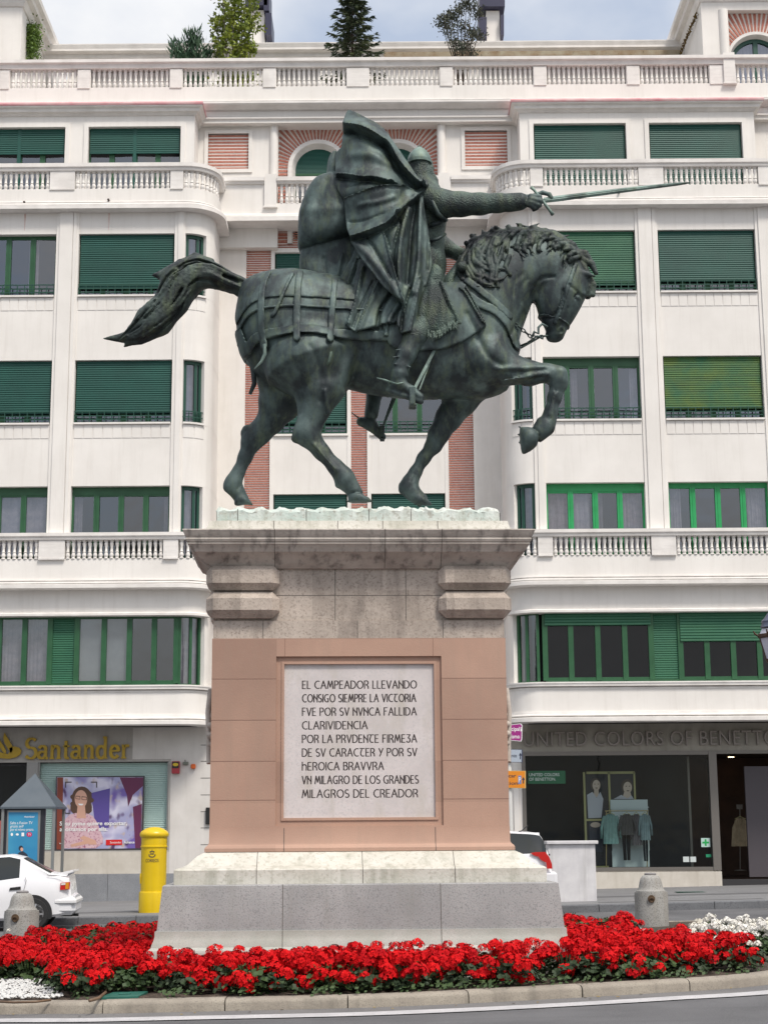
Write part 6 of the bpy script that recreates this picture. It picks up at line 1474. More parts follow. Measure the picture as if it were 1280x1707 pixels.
def plant(x, y, heads, nh, label, group, h=0.33, rad=0.27, sc=1.0, low=False):
    r = empty('geranium', (x, y, soilz(x, y)), label, 'flowering plant', group)
    f = inst('foliage', rp_.choice(LEAVES), r, (0, 0, 0), (0, 0, rp_.uniform(0, 6.28)), sc*rp_.uniform(0.85, 1.1))
    for k in range(nh):
        a = rp_.uniform(0, 6.283); q = math.sqrt(rp_.uniform(0.02, 1)); z = h*rp_.uniform(0.80, 1.24)*(1 - 0.30*q*q)*(rp_.uniform(0.28, 1) if low and math.sin(a) < 0 else 1)
        inst('flower_head', rp_.choice(heads), r, (rad*q*math.cos(a), rad*q*math.sin(a), z*sc), (rp_.uniform(-.45,.45), rp_.uniform(-.45,.45), rp_.uniform(0, 6.28)), rp_.uniform(0.66, 1.22)*sc)
    return r
RL, RG = 'bushy red geranium among others just like it in the bed round the pedestal', 'red geraniums round the pedestal'
WL, WG = 'bushy white geranium in the clump at the right of the flower bed', 'white geraniums beside the bollard'
def in_pedestal(x, y):
    dx, dy = x - PED.location.x, y - PED.location.y; c, s = math.cos(0.04), math.sin(0.04); lx, ly = dx*c + dy*s, -dx*s + dy*c
    return abs(lx) < 2.44 and abs(ly) < 1.34
def projpx(X, Y, Zw):
    z = Zw - EYE; st, ct = math.sin(TILT), math.cos(TILT); d = Y*ct + z*st; u = -Y*st + z*ct; a, b = X/d, u/d; c, s = math.cos(ROLL), math.sin(ROLL); a, b = a*c - b*s, a*s + b*c
    return 640 + a*FPX, 853.5 - b*FPX
nplants = 0
yy = 16.5; row = 0
while yy < 26.4:
    step = 0.40 if yy < 18.4 else (0.46 if yy < 21 else 0.56)
    xx = -8.0 + (row % 2)*step*0.5
    while xx < 7.5:
        x = xx + rp_.uniform(-0.08, 0.08); y = yy + rp_.uniform(-0.08, 0.08); xx += step
        px, py = projpx(x, y, soilz(x, y) + 0.25)
        if not (-25 < px < 1300): continue
        if not inside((x, y), 0.40 if x > -2.6 else 0.30) or in_pedestal(x, y): continue
        bx, by = projpx(x, y, soilz(x, y))
        if y > 20.6 and abs(x + 0.35) < 2.3*(y/20): continue            # hidden behind the stone
        if px < 95 and by > 1643: continue                              # the gravel corner
        if 155 < px < 255 and by > 1656: continue                       # round the box lid
        if px > 1150 and by < 1596 and by > 1540: continue              # room for the white clump
        if px > 930 and by < 1590 - (1100 - px)*0.22 and px > 1040: continue
        if px > 950 and by < 1560: continue
        if px < 60 and by < 1590: continue
        if px < 130 and by < 1570: continue
        if y > 25.2 and px < 640 and px < 180: continue
        front_row = not inside((x, y), 0.85)
        plant(x, y, HEADS, rp_.randint(9, 13) + (6 if front_row else 0), RL, RG, 0.33 if y < 18.6 else (0.30 if y < 20.5 else 0.24), 0.27 if not front_row else 0.31, 1.0 if y < 21 else 1.05, front_row); nplants += 1
    yy += step*0.9; row += 1
for k in range(15):
    px = 1180 + (k % 5)*27 + rp_.uniform(-8, 8); py = 1592 - (k // 5)*10
    p = ground(px, py, 0.105); plant(p.x, p.y, WHEADS, 9, WL, WG, 0.34, 0.29, 0.92)
for (px, py) in ((1012, 1580), (1095, 1592), (150, 1628), (20, 1590), (1250, 1612), (845, 1575)):
    p = ground(px, py, 0.105); o = plant(p.x, p.y, WHEADS, 3, 'small white geranium poking out between the red ones', 'stray white geraniums', 0.34, 0.16, 0.8)
print('plants', nplants)
# low weeds along the kerb
m = MB(); rw = random.Random(9)
for k in range(520):
    i = rw.randrange(len(ISL)); p, n = O0[i]; o = rw.uniform(-0.55, -0.16) if rw.random() < 0.8 else rw.uniform(-0.2, -0.16); q = p + n*o + Vector((rw.uniform(-.1,.1), rw.uniform(-.1,.1)))
    if q.y > 21: continue
    px, py = projpx(q.x, q.y, soilz(q.x, q.y))
    if px < 120 or 140 < px < 262: continue
    for j in range(rw.randint(3, 7)):
        c = Vector((q.x + rw.uniform(-.07,.07), q.y + rw.uniform(-.07,.07), soilz(q.x, q.y) + rw.uniform(0.02, 0.09))); L = rw.uniform(0.015, 0.035); nn = Vector((rw.uniform(-.6,.6), rw.uniform(-1,.2), 1)).normalized(); u = nn.orthogonal().normalized(); v = nn.cross(u)
        m.add([c - u*L, c - v*L*0.6, c + u*L, c + v*L*0.6], [(0, 1, 2, 3)])
tag(m.build('ground_cover', LEAF), label='low green weeds and leaves on the soil behind the kerb', kind='stuff')
# white gravel corner with its drip hoses
GRAV = M('white_gravel', (0.60, 0.60, 0.58), 0.9, (0.46, 0.46, 0.46), 30)
m = MB(); rw = random.Random(4)
for k in range(2600):
    p = ground(rw.uniform(-90, 108), rw.uniform(1638, 1674), 0.10)
    if not inside((p.x, p.y), 0.19): continue
    bx, by = projpx(p.x, p.y, p.z)
    if bx > 60 + 1.3*(by - 1632) and bx > 40: continue
    r = rw.uniform(0.012, 0.026); z = soilz(p.x, p.y) + 0.03 + rw.uniform(0, 0.02); a = rw.uniform(0, 3)
    c, s = math.cos(a)*r, math.sin(a)*r
    m.add([(p.x + c, p.y + s, z), (p.x - s, p.y + c, z + r*0.2), (p.x - c, p.y - s, z), (p.x + s, p.y - c, z - r*0.1), (p.x, p.y, z + r*0.75), (p.x, p.y, z - r*0.6)], [(0,1,4), (1,2,4), (2,3,4), (3,0,4), (1,0,5), (2,1,5), (3,2,5), (0,3,5)])
for k in range(500):
    p = ground(rw.uniform(940, 1075), rw.uniform(1553, 1562), 0.10); r = rw.uniform(0.02, 0.04); z = soilz(p.x, p.y) + 0.03
    m.add([(p.x + r, p.y, z), (p.x, p.y + r, z), (p.x - r, p.y, z), (p.x, p.y - r, z), (p.x, p.y, z + r*0.8)], [(0,1,4), (1,2,4), (2,3,4), (3,0,4)])
tag(m.build('white_gravel', GRAV), label='white gravel in the corner of the flower bed', kind='stuff')
HOSE = M('brown_hose', (0.10, 0.06, 0.035), 0.6, (0.16, 0.10, 0.06), 5)
def hose(pxs, label, r=0.012, dz=0.135):
    P = [ground(px, py, dz) for px, py in pxs]; m = MB(); m.tube(P, r, 8); tag(m.build('irrigation_hose', HOSE, smooth=True), label, 'hose')
hose([(-30, 1659), (20, 1660), (60, 1657), (80, 1651)], 'upper brown irrigation hose lying across the white gravel')
hose([(-30, 1668), (25, 1671), (60, 1670), (85, 1667)], 'lower brown irrigation hose lying across the white gravel near the kerb')
hose([(150, 1668), (165, 1664), (176, 1655), (180, 1642), (181, 1636)], 'curved tan irrigation hose rising from the soil beside the green box lid', 0.016, 0.15)
hose([(1000, 1556), (1030, 1557), (1060, 1562), (1090, 1566)], 'thin irrigation hose on pale gravel between the bollard and the white geraniums', 0.014, 0.14)
LID = M('green_plastic', (0.012, 0.10, 0.075), 0.5, (0.02, 0.13, 0.10), 6)
a, b, c, d = (ground(px, py, 0.118) for px, py in ((166, 1666.5), (231, 1664.5), (247, 1656), (189, 1657.5)))
m = MB(); up = Vector((0, 0, 0.022)); m.add([a, b, c, d, a + up, b + up, c + up, d + up], [(0,3,2,1), (4,5,6,7), (0,1,5,4), (1,2,6,5), (2,3,7,6), (3,0,4,7)])
ce = (a + b + c + d)/4 + up; m.box(ce.x - 0.06, ce.x + 0.06, ce.y - 0.03, ce.y + 0.03, ce.z, ce.z + 0.012, 0.004)
tag(m.build('valve_box', LID), 'flat green plastic valve box lid set in the soil by the kerb', 'valve box')

# a few fallen leaves in the gutter and grit by the line
m = MB(); rw = random.Random(12)
for k in range(46):
    px = rw.uniform(0, 1280); i = rw.randrange(len(ISL)); p, n = O0[i]; q = p + n*rw.uniform(0.02, 0.32)
    if q.y > 20: continue
    L = rw.uniform(0.012, 0.03); a = rw.uniform(0, 6.28); c, s_ = math.cos(a)*L, math.sin(a)*L; z = gz(q.x) + 0.010
    m.add([(q.x + c, q.y + s_, z + 0.006), (q.x - s_*0.5, q.y + c*0.5, z), (q.x - c, q.y - s_, z + 0.003), (q.x + s_*0.5, q.y - c*0.5, z + 0.008)], [(0,1,2,3)])
tag(m.build('leaf_litter', M('dry_leaf', (0.26, 0.20, 0.05), 0.8, (0.16, 0.09, 0.035), 40)), label='few dry leaves lying in the gutter', kind='stuff')
# ================================================================== ground floor of the building
YG = 43.9
def X(px, py, Y=YG): return at(px, py, Y).x
def Zp(px, py, Y=YG): return at(px, py, Y).z
def pbox(m, px0, px1, py0, py1, ya, yb, Y=None, bev=0.0):
    """box whose front outline is given in the photograph's pixels on the plane ya"""
    Y = ya if Y is None else Y
    a = at(px0, py1, Y); b = at(px1, py0, Y); c = at(px0, py0, Y); d = at(px1, py1, Y)
    return m.box((a.x+c.x)/2, (b.x+d.x)/2, ya, yb, (a.z+d.z)/2, (b.z+c.z)/2, bev)
zS = Z['sof'] + 0.02
# --- left: the bank
m = MB(); m.box(X(-120, 1300), X(58, 1300), YG + 1.6, YG + 1.7, -0.3, zS); 
m.build('interior_wall', DARK, BLD)
sh0, sh1, sh2, sh3 = X(62, 1340), X(281, 1340), Zp(170, 1418), Zp(170, 1270)
m = MB()
xl, xr = U(-13.9), U(-3.2)
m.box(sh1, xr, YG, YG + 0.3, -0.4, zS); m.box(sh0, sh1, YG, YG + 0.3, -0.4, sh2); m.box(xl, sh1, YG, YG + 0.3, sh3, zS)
wl = m.build('shop_wall', GREY_PLASTER, BLD)
m = MB(); m.box(X(222, 1235) , xr - 0.02, YG - 0.012, YG + 0.001, sh3 + 0.06, zS - 0.02); m.box(sh1 + 0.05, xr - 0.02, YG - 0.012, YG + 0.001, 0.75, sh3 + 0.06); m.build('pale_facing', CREAM_WALL if False else M('pale_stone_facing', (0.66, 0.63, 0.60), 0.85, (0.58, 0.55, 0.52), 1.4, streak=(0.45, 0.42, 0.39), streak_amt=0.4), wl)
m = MB(); m.box(sh0, sh1 + 0.048, YG - 0.012, YG + 0.001, 0.75, sh2 - 0.04); m.build('cream_facing', CREAM_WALL, wl)
m = MB(); xs_ = [X(62, 1480), X(107, 1480), X(180, 1480), X(250, 1480), X(330, 1480), xr]
for a, b in zip(xs_, xs_[1:]): m.box(a + 0.004, b - 0.004, YG - 0.045, YG + 0.001, -0.35, 0.745, 0.006)
m.build('stone_plinth', M('grey_plinth_stone', (0.27, 0.28, 0.30), 0.7, (0.22, 0.23, 0.25), 2.5, speck=(0.17, 0.175, 0.19), speck_scale=80), wl)
m = MB()
for v in (1242, 1269, 1297, 1325, 1353, 1380, 1408): m.box(X(335, v), xr, YG - 0.016, YG - 0.011, Zp(345, v) - 0.008, Zp(345, v) + 0.008)
m.build('masonry_joint', JOINT, wl)
FRAME = M('grey_metal_frame', (0.30, 0.29, 0.28), 0.4, metal=0.5)
m = MB(); slats(m, sh0 + 0.03, sh1 - 0.03, YG + 0.20, sh2 + 0.03, sh3 - 0.02, 0.05)
m2 = MB(); m2.box(sh0, sh0 + 0.04, YG + 0.03, YG + 0.12, sh2, sh3); m2.box(sh1 - 0.04, sh1, YG + 0.03, YG + 0.12, sh2, sh3); m2.box(sh0, sh1, YG + 0.03, YG + 0.12, sh2, sh2 + 0.03); m2.box(sh0 - 0.3, sh0, YG - 0.01, YG + 0.25, -0.2, sh3)
wo = m2.build('shop_window', GREEN_DK if False else FRAME, BLD); m.build('pale_shutter', M('pale_green_shutter', (0.42, 0.56, 0.52), 0.55, (0.38, 0.52, 0.49), 2), wo)
g = MB(); ex0 = X(-110, 1340); g.add([(ex0, YG + 0.15, 0), (sh0 - 0.3, YG + 0.15, 0), (sh0 - 0.3, YG + 0.15, sh3), (ex0, YG + 0.15, sh3)], [(0,1,2,3)]); fr = MB()
for x in (ex0, (ex0 + sh0 - 0.3)/2): fr.box(x - 0.05, x + 0.05, YG + 0.10, YG + 0.2, 0, sh3)
fr.box(ex0, sh0 - 0.3, YG + 0.1, YG + 0.2, sh3 - 0.08, sh3); d = fr.build('bank_entrance', DARK, BLD); g.build('pane', SHOPGLASS, d)

# the poster in the bank window: a printed picture
def flat(name, mat_, parent, polys, Y):
    m = MB()
    for i, p in enumerate(polys):
        q = [at(a, b, Y) for a, b in p]; m.add([(v.x, Y - 0.00015*i, v.z) for v in q], [tuple(range(len(q)))])
    return m.build(name, mat_, parent)
def pm(name, c, r=0.5): return M(name, c, r)
def ellp(cx, cy, rx, ry, n=20, a0=0, a1=360): return [(cx + rx*math.cos(R(a0 + (a1-a0)*k/n)), cy - ry*math.sin(R(a0 + (a1-a0)*k/n))) for k in range(n + (0 if a1 - a0 == 360 else 1))]
SKIN, HAIR, PINK, WHITE_INK = pm('printed_skin', (0.62, 0.36, 0.27)), pm('printed_hair', (0.10, 0.055, 0.035)), M('printed_blouse', (0.66, 0.46, 0.50), 0.5, (0.60, 0.40, 0.46), 5, speck=(0.36, 0.12, 0.2), speck_scale=14), pm('white_print', (0.82, 0.82, 0.82))
YPO = YG + 0.02
PO = empty('bank_poster', at(166, 1418, YPO), 'large printed poster of a smiling woman with glasses and folded arms by the post box', 'poster')
m = MB(); pbox(m, 92, 240, 1294, 1418, YPO, YPO + 0.06); m.build('poster_frame', pm('poster_edge', (0.05, 0.045, 0.05)), PO)
def blur_print(name, cols):
    mm, t, b = _nodes(name); co = t.nodes.new('ShaderNodeTexCoord').outputs['Object']; c = None
    for i, (col, sc, lo, hi) in enumerate(cols): 
        c = col if c is None else _mix(t, _ramp(t, _noise(t, co, sc, 1.5, 0.5, (0.55 + 0.2*i, 1, 0.9)), lo, hi), c, col)
    t.links.new(c, b.inputs['Base Color']); b.inputs['Roughness'].default_value = 0.35; return mm
flat('printed_background', blur_print('blurred_office_print', [(0.42, 0.42, 0.60), ((0.62, 0.60, 0.74)), ] and [((0.36, 0.36, 0.56), 1, 0, 1), ((0.66, 0.64, 0.78), 2.2, 0.45, 0.6), ((0.16, 0.11, 0.38), 1.9, 0.52, 0.66), ((0.50, 0.40, 0.36), 4.5, 0.58, 0.70), ((0.10, 0.05, 0.14), 3.3, 0.60, 0.72)]), PO, [[(95.5, 1415.5), (235, 1414), (239, 1295.5), (95.5, 1295.5)]], YPO - 0.003)
flat('printed_panel', pm('violet_print', (0.10, 0.07, 0.30)), PO, [[(152, 1322), (184, 1314), (182, 1380), (160, 1380)]], YPO - 0.005)
flat('printed_panel', pm('brown_print', (0.22, 0.05, 0.03)), PO, [[(95, 1416), (104, 1416), (106, 1296), (96, 1296)]], YPO - 0.005)
flat('printed_panel', pm('maroon_print', (0.12, 0.02, 0.07)), PO, [[(200, 1296), (239, 1296), (239, 1310), (222, 1325), (214, 1345), (212, 1325)], [(222, 1345), (237, 1340), (235, 1414), (226, 1414)]], YPO - 0.005)
flat('printed_hair', HAIR, PO, [ellp(137, 1331, 17, 20), ellp(126, 1346, 8, 11), ellp(146, 1346, 8, 11)] + [ellp(137 + 16*math.cos(k*0.7), 1334 - 17*math.sin(k*0.7) + (6 if k > 5 else 0), 4.5, 4, 8) for k in range(9)], YPO - 0.007)
flat('printed_face', SKIN, PO, [ellp(135.5, 1332, 10.5, 15), [(130, 1342), (142, 1342), (144, 1364), (128, 1364)]], YPO - 0.009)
flat('printed_blouse', PINK, PO, [[(106, 1414), (104, 1385), (107, 1368), (117, 1358), (128, 1355), (135, 1364), (143, 1355), (155, 1360), (163, 1372), (172, 1396), (172, 1406), (160, 1414)]], YPO - 0.0085)
flat('printed_arms', SKIN, PO, [[(133, 1397), (140, 1393), (160, 1401), (162, 1408), (150, 1408)], [(118, 1408), (140, 1402), (150, 1406), (120, 1412)]], YPO - 0.011)
flat('printed_features', pm('dark_print', (0.03, 0.02, 0.02)), PO, [[(127, 1326.5), (134, 1327), (134, 1328), (127, 1327.5)], [(137, 1327.5), (145, 1328.5), (145, 1329.5), (137, 1328.5)], [(127, 1331), (134, 1332), (134, 1332.7), (127, 1331.7)], [(137, 1332.5), (144.5, 1333), (144.5, 1333.8), (137, 1333.2)], [(126.6, 1326.5), (127.4, 1326.5), (127.4, 1331.6), (126.6, 1331.6)], [(133.5, 1327), (134.2, 1327), (134.2, 1332.5), (133.5, 1332.5)], [(136.8, 1327.5), (137.5, 1327.5), (137.5, 1333), (136.8, 1333)], [(144.4, 1328.5), (145.2, 1328.5), (145.2, 1333.6), (144.4, 1333.6)]], YPO - 0.0115)
flat('printed_smile', WHITE_INK, PO, [[(130.5, 1339.5), (140, 1340), (137.5, 1342.6), (133, 1342.4)]], YPO - 0.0115)
cb = pm('bracket_print', (0.08, 0.07, 0.08))
flat('printed_brackets', cb, PO, [[(109, 1303), (120, 1303), (120, 1304.6), (110.8, 1304.6), (110.8, 1313), (109, 1313)], [(152, 1303), (162.5, 1303), (162.5, 1313), (160.8, 1313), (160.8, 1304.6), (152, 1304.6)], [(108.5, 1346), (110.2, 1346), (110.2, 1354.8), (118, 1354.8), (118, 1356.4), (108.5, 1356.4)]], YPO - 0.012)
def label_text(name, mat_, parent, body, px, py, Y, hpx, wpx=None, extrude=0.0, **kw):
    o = at(px, py, Y); m = MB(); h = hpx*Y/FPX*1.02; w = None if wpx is None else wpx*Y/FPX*1.02
    put_text(m, body, (o.x, Y, o.z), h, w, extrude, **kw); return m.build(name, mat_, parent)
label_text('printed_text', WHITE_INK, PO, 'Si tu pyme quiere exportar,', 100, 1376, YPO - 0.014, 6.2, 108, bold=0.02)
label_text('printed_text', WHITE_INK, PO, 'apostamos por ella.', 100, 1385.5, YPO - 0.014, 6.2, 77, bold=0.02)
flat('printed_logo', pm('red_print', (0.62, 0.01, 0.01)), PO, [[(177, 1400), (204, 1399.5), (204, 1408.5), (177, 1409)]], YPO - 0.013)
label_text('printed_text', WHITE_INK, PO, 'Santander', 184, 1406, YPO - 0.016, 3.4, 18); label_text('printed_text', WHITE_INK, PO, 'Advance', 207, 1406, YPO - 0.016, 4, 17, bold=0.02); label_text('printed_text', WHITE_INK, PO, 'www.', 99, 1407, YPO - 0.016, 2.6, 9)
# gilt letters and flame above the bank
GOLD = M('gilt_letters', (0.42, 0.28, 0.035), 0.4, (0.34, 0.22, 0.03), 4, metal=0.55)
LS = empty('bank_sign', at(110, 1265, YG - 0.05), 'raised gilt letters and round flame emblem on the grey band over the bank', 'sign')
def serif_word(parent):
    """wide-nib roman letters drawn with strokes"""
    def nib(m, pts, w0, w1, ox, k, zz, Y):
        P = [Vector((ox + a*k, zz + b*k)) for a, b in pts]
        for a, b in zip(P, P[1:]):
            d = b - a
            if d.length < 1e-6: continue
            d.normalize(); n = Vector((-d.y, d.x)); w = (w0*abs(d.y) + w1*abs(d.x))*k*0.5; e = d*w*0.35
            q = [a - e + n*w, a - e - n*w, b + e - n*w, b + e + n*w]; Y = Y - 0.0007
            m.add([(v.x, Y, v.y) for v in q] + [(v.x, Y + 0.05, v.y) for v in q], [(0,1,2,3), (0,4,5,1), (1,5,6,2), (2,6,7,3), (3,7,4,0)])
    S = {'S': (0.62, [arc(0.32, 0.76, 0.27, 0.24, 40, 250, 9) + arc(0.30, 0.27, 0.30, 0.27, 80, -145, 9)]), 'a': (0.56, [arc(0.24, 0.42, 0.20, 0.20, 150, 20, 6) + [(0.43, 0.42), (0.43, 0.05), (0.54, 0.0)], arc(0.22, 0.17, 0.20, 0.17, 60, 360, 10)]), 'n': (0.66, [[(0.10, 0.62), (0.14, 0.6), (0.14, 0)], arc(0.33, 0.40, 0.19, 0.22, 150, 0, 7) + [(0.52, 0)], [(0.02, 0.0), (0.26, 0.0)], [(0.40, 0.0), (0.64, 0.0)]]),
         't': (0.40, [[(0.16, 0.85), (0.16, 0.12)] + arc(0.27, 0.12, 0.11, 0.12, 180, 300, 5), [(0.02, 0.6), (0.36, 0.6)]]), 'd': (0.66, [[(0.38, 1.02), (0.50, 1.04), (0.50, 0.0), (0.62, 0.0)], arc(0.28, 0.29, 0.23, 0.31, 45, 320, 12)]), 'e': (0.56, [[(0.06, 0.34), (0.50, 0.36)] + arc(0.29, 0.31, 0.23, 0.31, 10, 320, 12)]), 'r': (0.46, [[(0.06, 0.62), (0.14, 0.6), (0.14, 0)], arc(0.33, 0.40, 0.19, 0.22, 150, 60, 4), [(0.02, 0), (0.28, 0)]])}
    m = MB(); word = 'Santander'; tot = sum(S[c][0] + 0.09 for c in word); x0, x1 = X(44, 1264), X(219, 1264); k = (x1 - x0)/tot; zz = Zp(130, 1264); ox = x0
    for c in word:
        for st in S[c][1]: nib(m, [(a, b*1.12) for a, b in st], 0.17, 0.085, ox, k, zz, YG - 0.09)
        ox += (S[c][0] + 0.09)*k
    return m.build('lettering', GOLD, parent)
serif_word(LS)
m = MB()
def emb(poly):
    q = [at(a, b, YG - 0.09) for a, b in poly]; m.prism([(v.x, v.z) for v in q], YG - 0.09, YG - 0.04)
emb([(36, 1250), (35, 1257), (28, 1262), (16, 1265), (2, 1264), (-10, 1260), (-18, 1253), (-16, 1246), (-8, 1241), (-6, 1247), (0, 1253), (8, 1256), (14, 1257), (17, 1253), (16, 1247), (24, 1244), (32, 1246)])
emb([(8, 1221), (12, 1228), (17, 1236), (21, 1243), (22, 1250), (19, 1256), (13, 1247), (8, 1238), (6, 1229)]); emb([(-2, 1230), (3, 1238), (8, 1246), (11, 1252), (10, 1257), (4, 1252), (-1, 1243), (-3, 1236)])
m.build('flame_emblem', GOLD, LS)
# wall fittings
AL = empty('alarm_box', at(293, 1279, YG - 0.04), 'red alarm box with a black and yellow label on the wall beside the bank window', 'alarm box')
m = MB(); pbox(m, 286.5, 299.5, 1269, 1289.5, YG - 0.14, YG - 0.013, bev=0.01); m.build('housing', M('alarm_red', (0.36, 0.03, 0.045), 0.4), AL)
m = MB(); pbox(m, 287.5, 298.5, 1270, 1280.5, YG - 0.147, YG - 0.139); lab = m.build('label_plate', DARK, AL); m = MB(); c = at(293, 1274.5, YG - 0.15); m.lathe([(0.0, 0), (0.075, 0.0), (0.075, 0.004), (0.0, 0.004)], (0, 0, 0), 20); m.v = [(c.x + x, c.y + z, c.z + y*0.6) for x, y, z in m.v]; m.build('yellow_badge', M('badge_yellow', (0.6, 0.42, 0.02), 0.5), lab)
m = MB(); pbox(m, 305, 314, 1270, 1275, YG - 0.09, YG - 0.013, bev=0.008); m.tube([at(309, 1270, YG - 0.05), at(309, 1266.5, YG - 0.05)], 0.012, 6); tag(m.build('junction_box', M('fitting_grey', (0.16, 0.17, 0.14), 0.6)), 'small grey junction box on the wall between the alarm box and the orange beacon', 'junction box')
m = MB(); pbox(m, 318.3, 326, 1273.5, 1281.5, YG - 0.11, YG - 0.013, bev=0.02); tag(m.build('alarm_beacon', M('beacon_orange', (0.62, 0.12, 0.02), 0.35)), 'small orange alarm beacon on the wall beside the bank', 'beacon')
m = MB(); pbox(m, 343, 352, 1346, 1374, YG - 0.10, YG - 0.013, bev=0.01); pbox(m, 344.5, 346.5, 1349, 1351, YG - 0.108, YG - 0.099); tag(m.build('entry_panel', M('black_metal', (0.012, 0.012, 0.013), 0.4)), 'tall black entry panel on the stone wall just left of the pedestal', 'entry panel')

# --- right: the clothes shop
YH = 44.05
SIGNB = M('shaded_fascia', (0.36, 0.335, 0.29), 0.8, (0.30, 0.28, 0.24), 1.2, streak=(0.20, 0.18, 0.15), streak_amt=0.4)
x_l, x_r = U(3.2), U(13.9)
ga, gb, gt, gbm = X(877, 1350, YH), X(1184, 1350, YH), Zp(1030, 1259, YH), Zp(1030, 1446, YH)
dx0 = X(1197, 1350, YH)
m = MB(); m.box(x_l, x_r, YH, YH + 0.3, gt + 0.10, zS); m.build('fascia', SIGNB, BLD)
m = MB(); m.box(x_l, ga - 0.10, YH, YH + 0.3, -0.2, gt + 0.101); m.box(ga - 0.33, ga - 0.2, YH - 0.05, YH, -0.2, gt + 0.05); m.build('shop_pier', PLASTER2, BLD)
m = MB(); m.box(ga - 0.10, dx0 - 0.02, YH, YH + 0.3, -0.2, gbm - 0.09); m.box(ga - 0.12, dx0, YH - 0.04, YH + 0.05, -0.1, gbm - 0.12); m.build('stall_riser', CREAM_WALL, BLD)
FR2 = M('bronze_shopfront_frame', (0.19, 0.175, 0.16), 0.4, metal=0.5)
m = MB(); m.box(ga - 0.10, ga, YH - 0.03, YH + 0.2, gbm - 0.09, gt + 0.10); m.box(ga, gb, YH - 0.03, YH + 0.2, gt, gt + 0.0995); m.box(ga, gb, YH - 0.03, YH + 0.2, gbm - 0.09, gbm); m.box(gb, dx0, YH - 0.05, YH + 0.2, gbm - 0.09, gt + 0.10); m.box(dx0, x_r, YH - 0.02, YH + 0.2, gt + 0.02, gt + 0.0995)
xg = X(1160, 1350, YH); m.box(xg - 0.03, xg + 0.03, YH + 0.9, YH + 0.96, 0.3, gt)
sw_ = m.build('shop_window', FR2, BLD)
g = MB(); g.add([(ga, YH + 0.08, gbm), (gb, YH + 0.08, gbm), (gb, YH + 0.08, gt), (ga, YH + 0.08, gt)], [(0,1,2,3)]); g.build('pane', SHOPGLASS, sw_)
INT = M('shop_interior', (0.030, 0.034, 0.036), 0.8, (0.022, 0.025, 0.026), 1.2); INTB = M('shop_brown_interior', (0.05, 0.03, 0.022), 0.8, (0.085, 0.045, 0.03), 1.5)
zf = Zp(1240, 1466, YH)
m = MB(); m.box(ga - 0.3, xg + 0.2, YH + 2.2, YH + 2.3, 0, zS); m.box(ga - 0.35, ga - 0.3, YH + 0.3, YH + 2.3, 0, zS); m.box(ga - 0.3, xg + 0.2, YH + 0.3, YH + 2.2, gbm - 0.15, gbm - 0.10); m.build('interior_wall', INT, BLD)
m = MB(); m.box(xg + 0.2, x_r, YH + 5.5, YH + 5.6, 0, zS); m.box(xg + 0.2, x_r, YH + 0.3, YH + 5.5, zf - 0.08, zf - 0.03); m.box(ga - 0.3, x_r, YH + 0.3, YH + 5.5, gt + 0.15, gt + 0.2); m.box(x_r - 0.2, x_r, YH + 0.3, YH + 5.5, zf, gt + 0.15); m.box(xg + 0.2, xg + 0.24, YH + 2.2, YH + 5.5, 0, zS); m.build('interior_wall', INTB, BLD)
m = MB(); m.box(X(1250, 1350, YH), X(1300, 1350, YH), YH + 0.5, YH + 0.6, zf + 0.05, gt - 0.3); m.build('entrance_screen', M('grey_screen', (0.075, 0.065, 0.075), 0.6), BLD)
m = MB(); m.box(dx0, x_r, YH + 0.02, YH + 0.3, -0.1, zf); m.build('door_step', DARK, BLD)
LAMP = bpy.data.materials.new('lamp_glow'); LAMP.use_nodes = True; bs = LAMP.node_tree.nodes['Principled BSDF']; bs.inputs['Emission Color'].default_value = (1, 0.72, 0.42, 1); bs.inputs['Emission Strength'].default_value = 6.0
for i, (px, py, dpt) in enumerate(((1152, 1270, 1.4), (1215, 1268, 1.6), (1219, 1285, 4.6), (1279, 1267, 1.6))):
    c = at(px, py, YH + dpt); zc = gt + 0.149; xx = c.x
    m = MB(); m.lathe([(0.09, -0.012), (0.09, 0.0), (0.0, 0.0)], (xx, YH + dpt, zc), 16); o = m.build('ceiling_spotlight', LAMP); tag(o, ['round ceiling spotlight behind the top right corner of the shop window', 'round ceiling spotlight just inside the shop door, nearest its frame', 'round ceiling spotlight deeper in the shop above the beige vest', 'round ceiling spotlight at the right end of the shop entrance'][i], 'spotlight', 'ceiling spotlights in the shop')
SGN = empty('shop_sign', at(1075, 1243, YH - 0.05), 'long row of raised grey capital letters on the fascia over the clothes shop', 'sign')
o = label_text('lettering', M('sign_letters', (0.21, 0.185, 0.17), 0.35, metal=0.4), SGN, 'UNITED COLORS OF BENETTON', 873, 1244, YH - 0.09, 23.5, 432, 0.09, spacing=1.05)
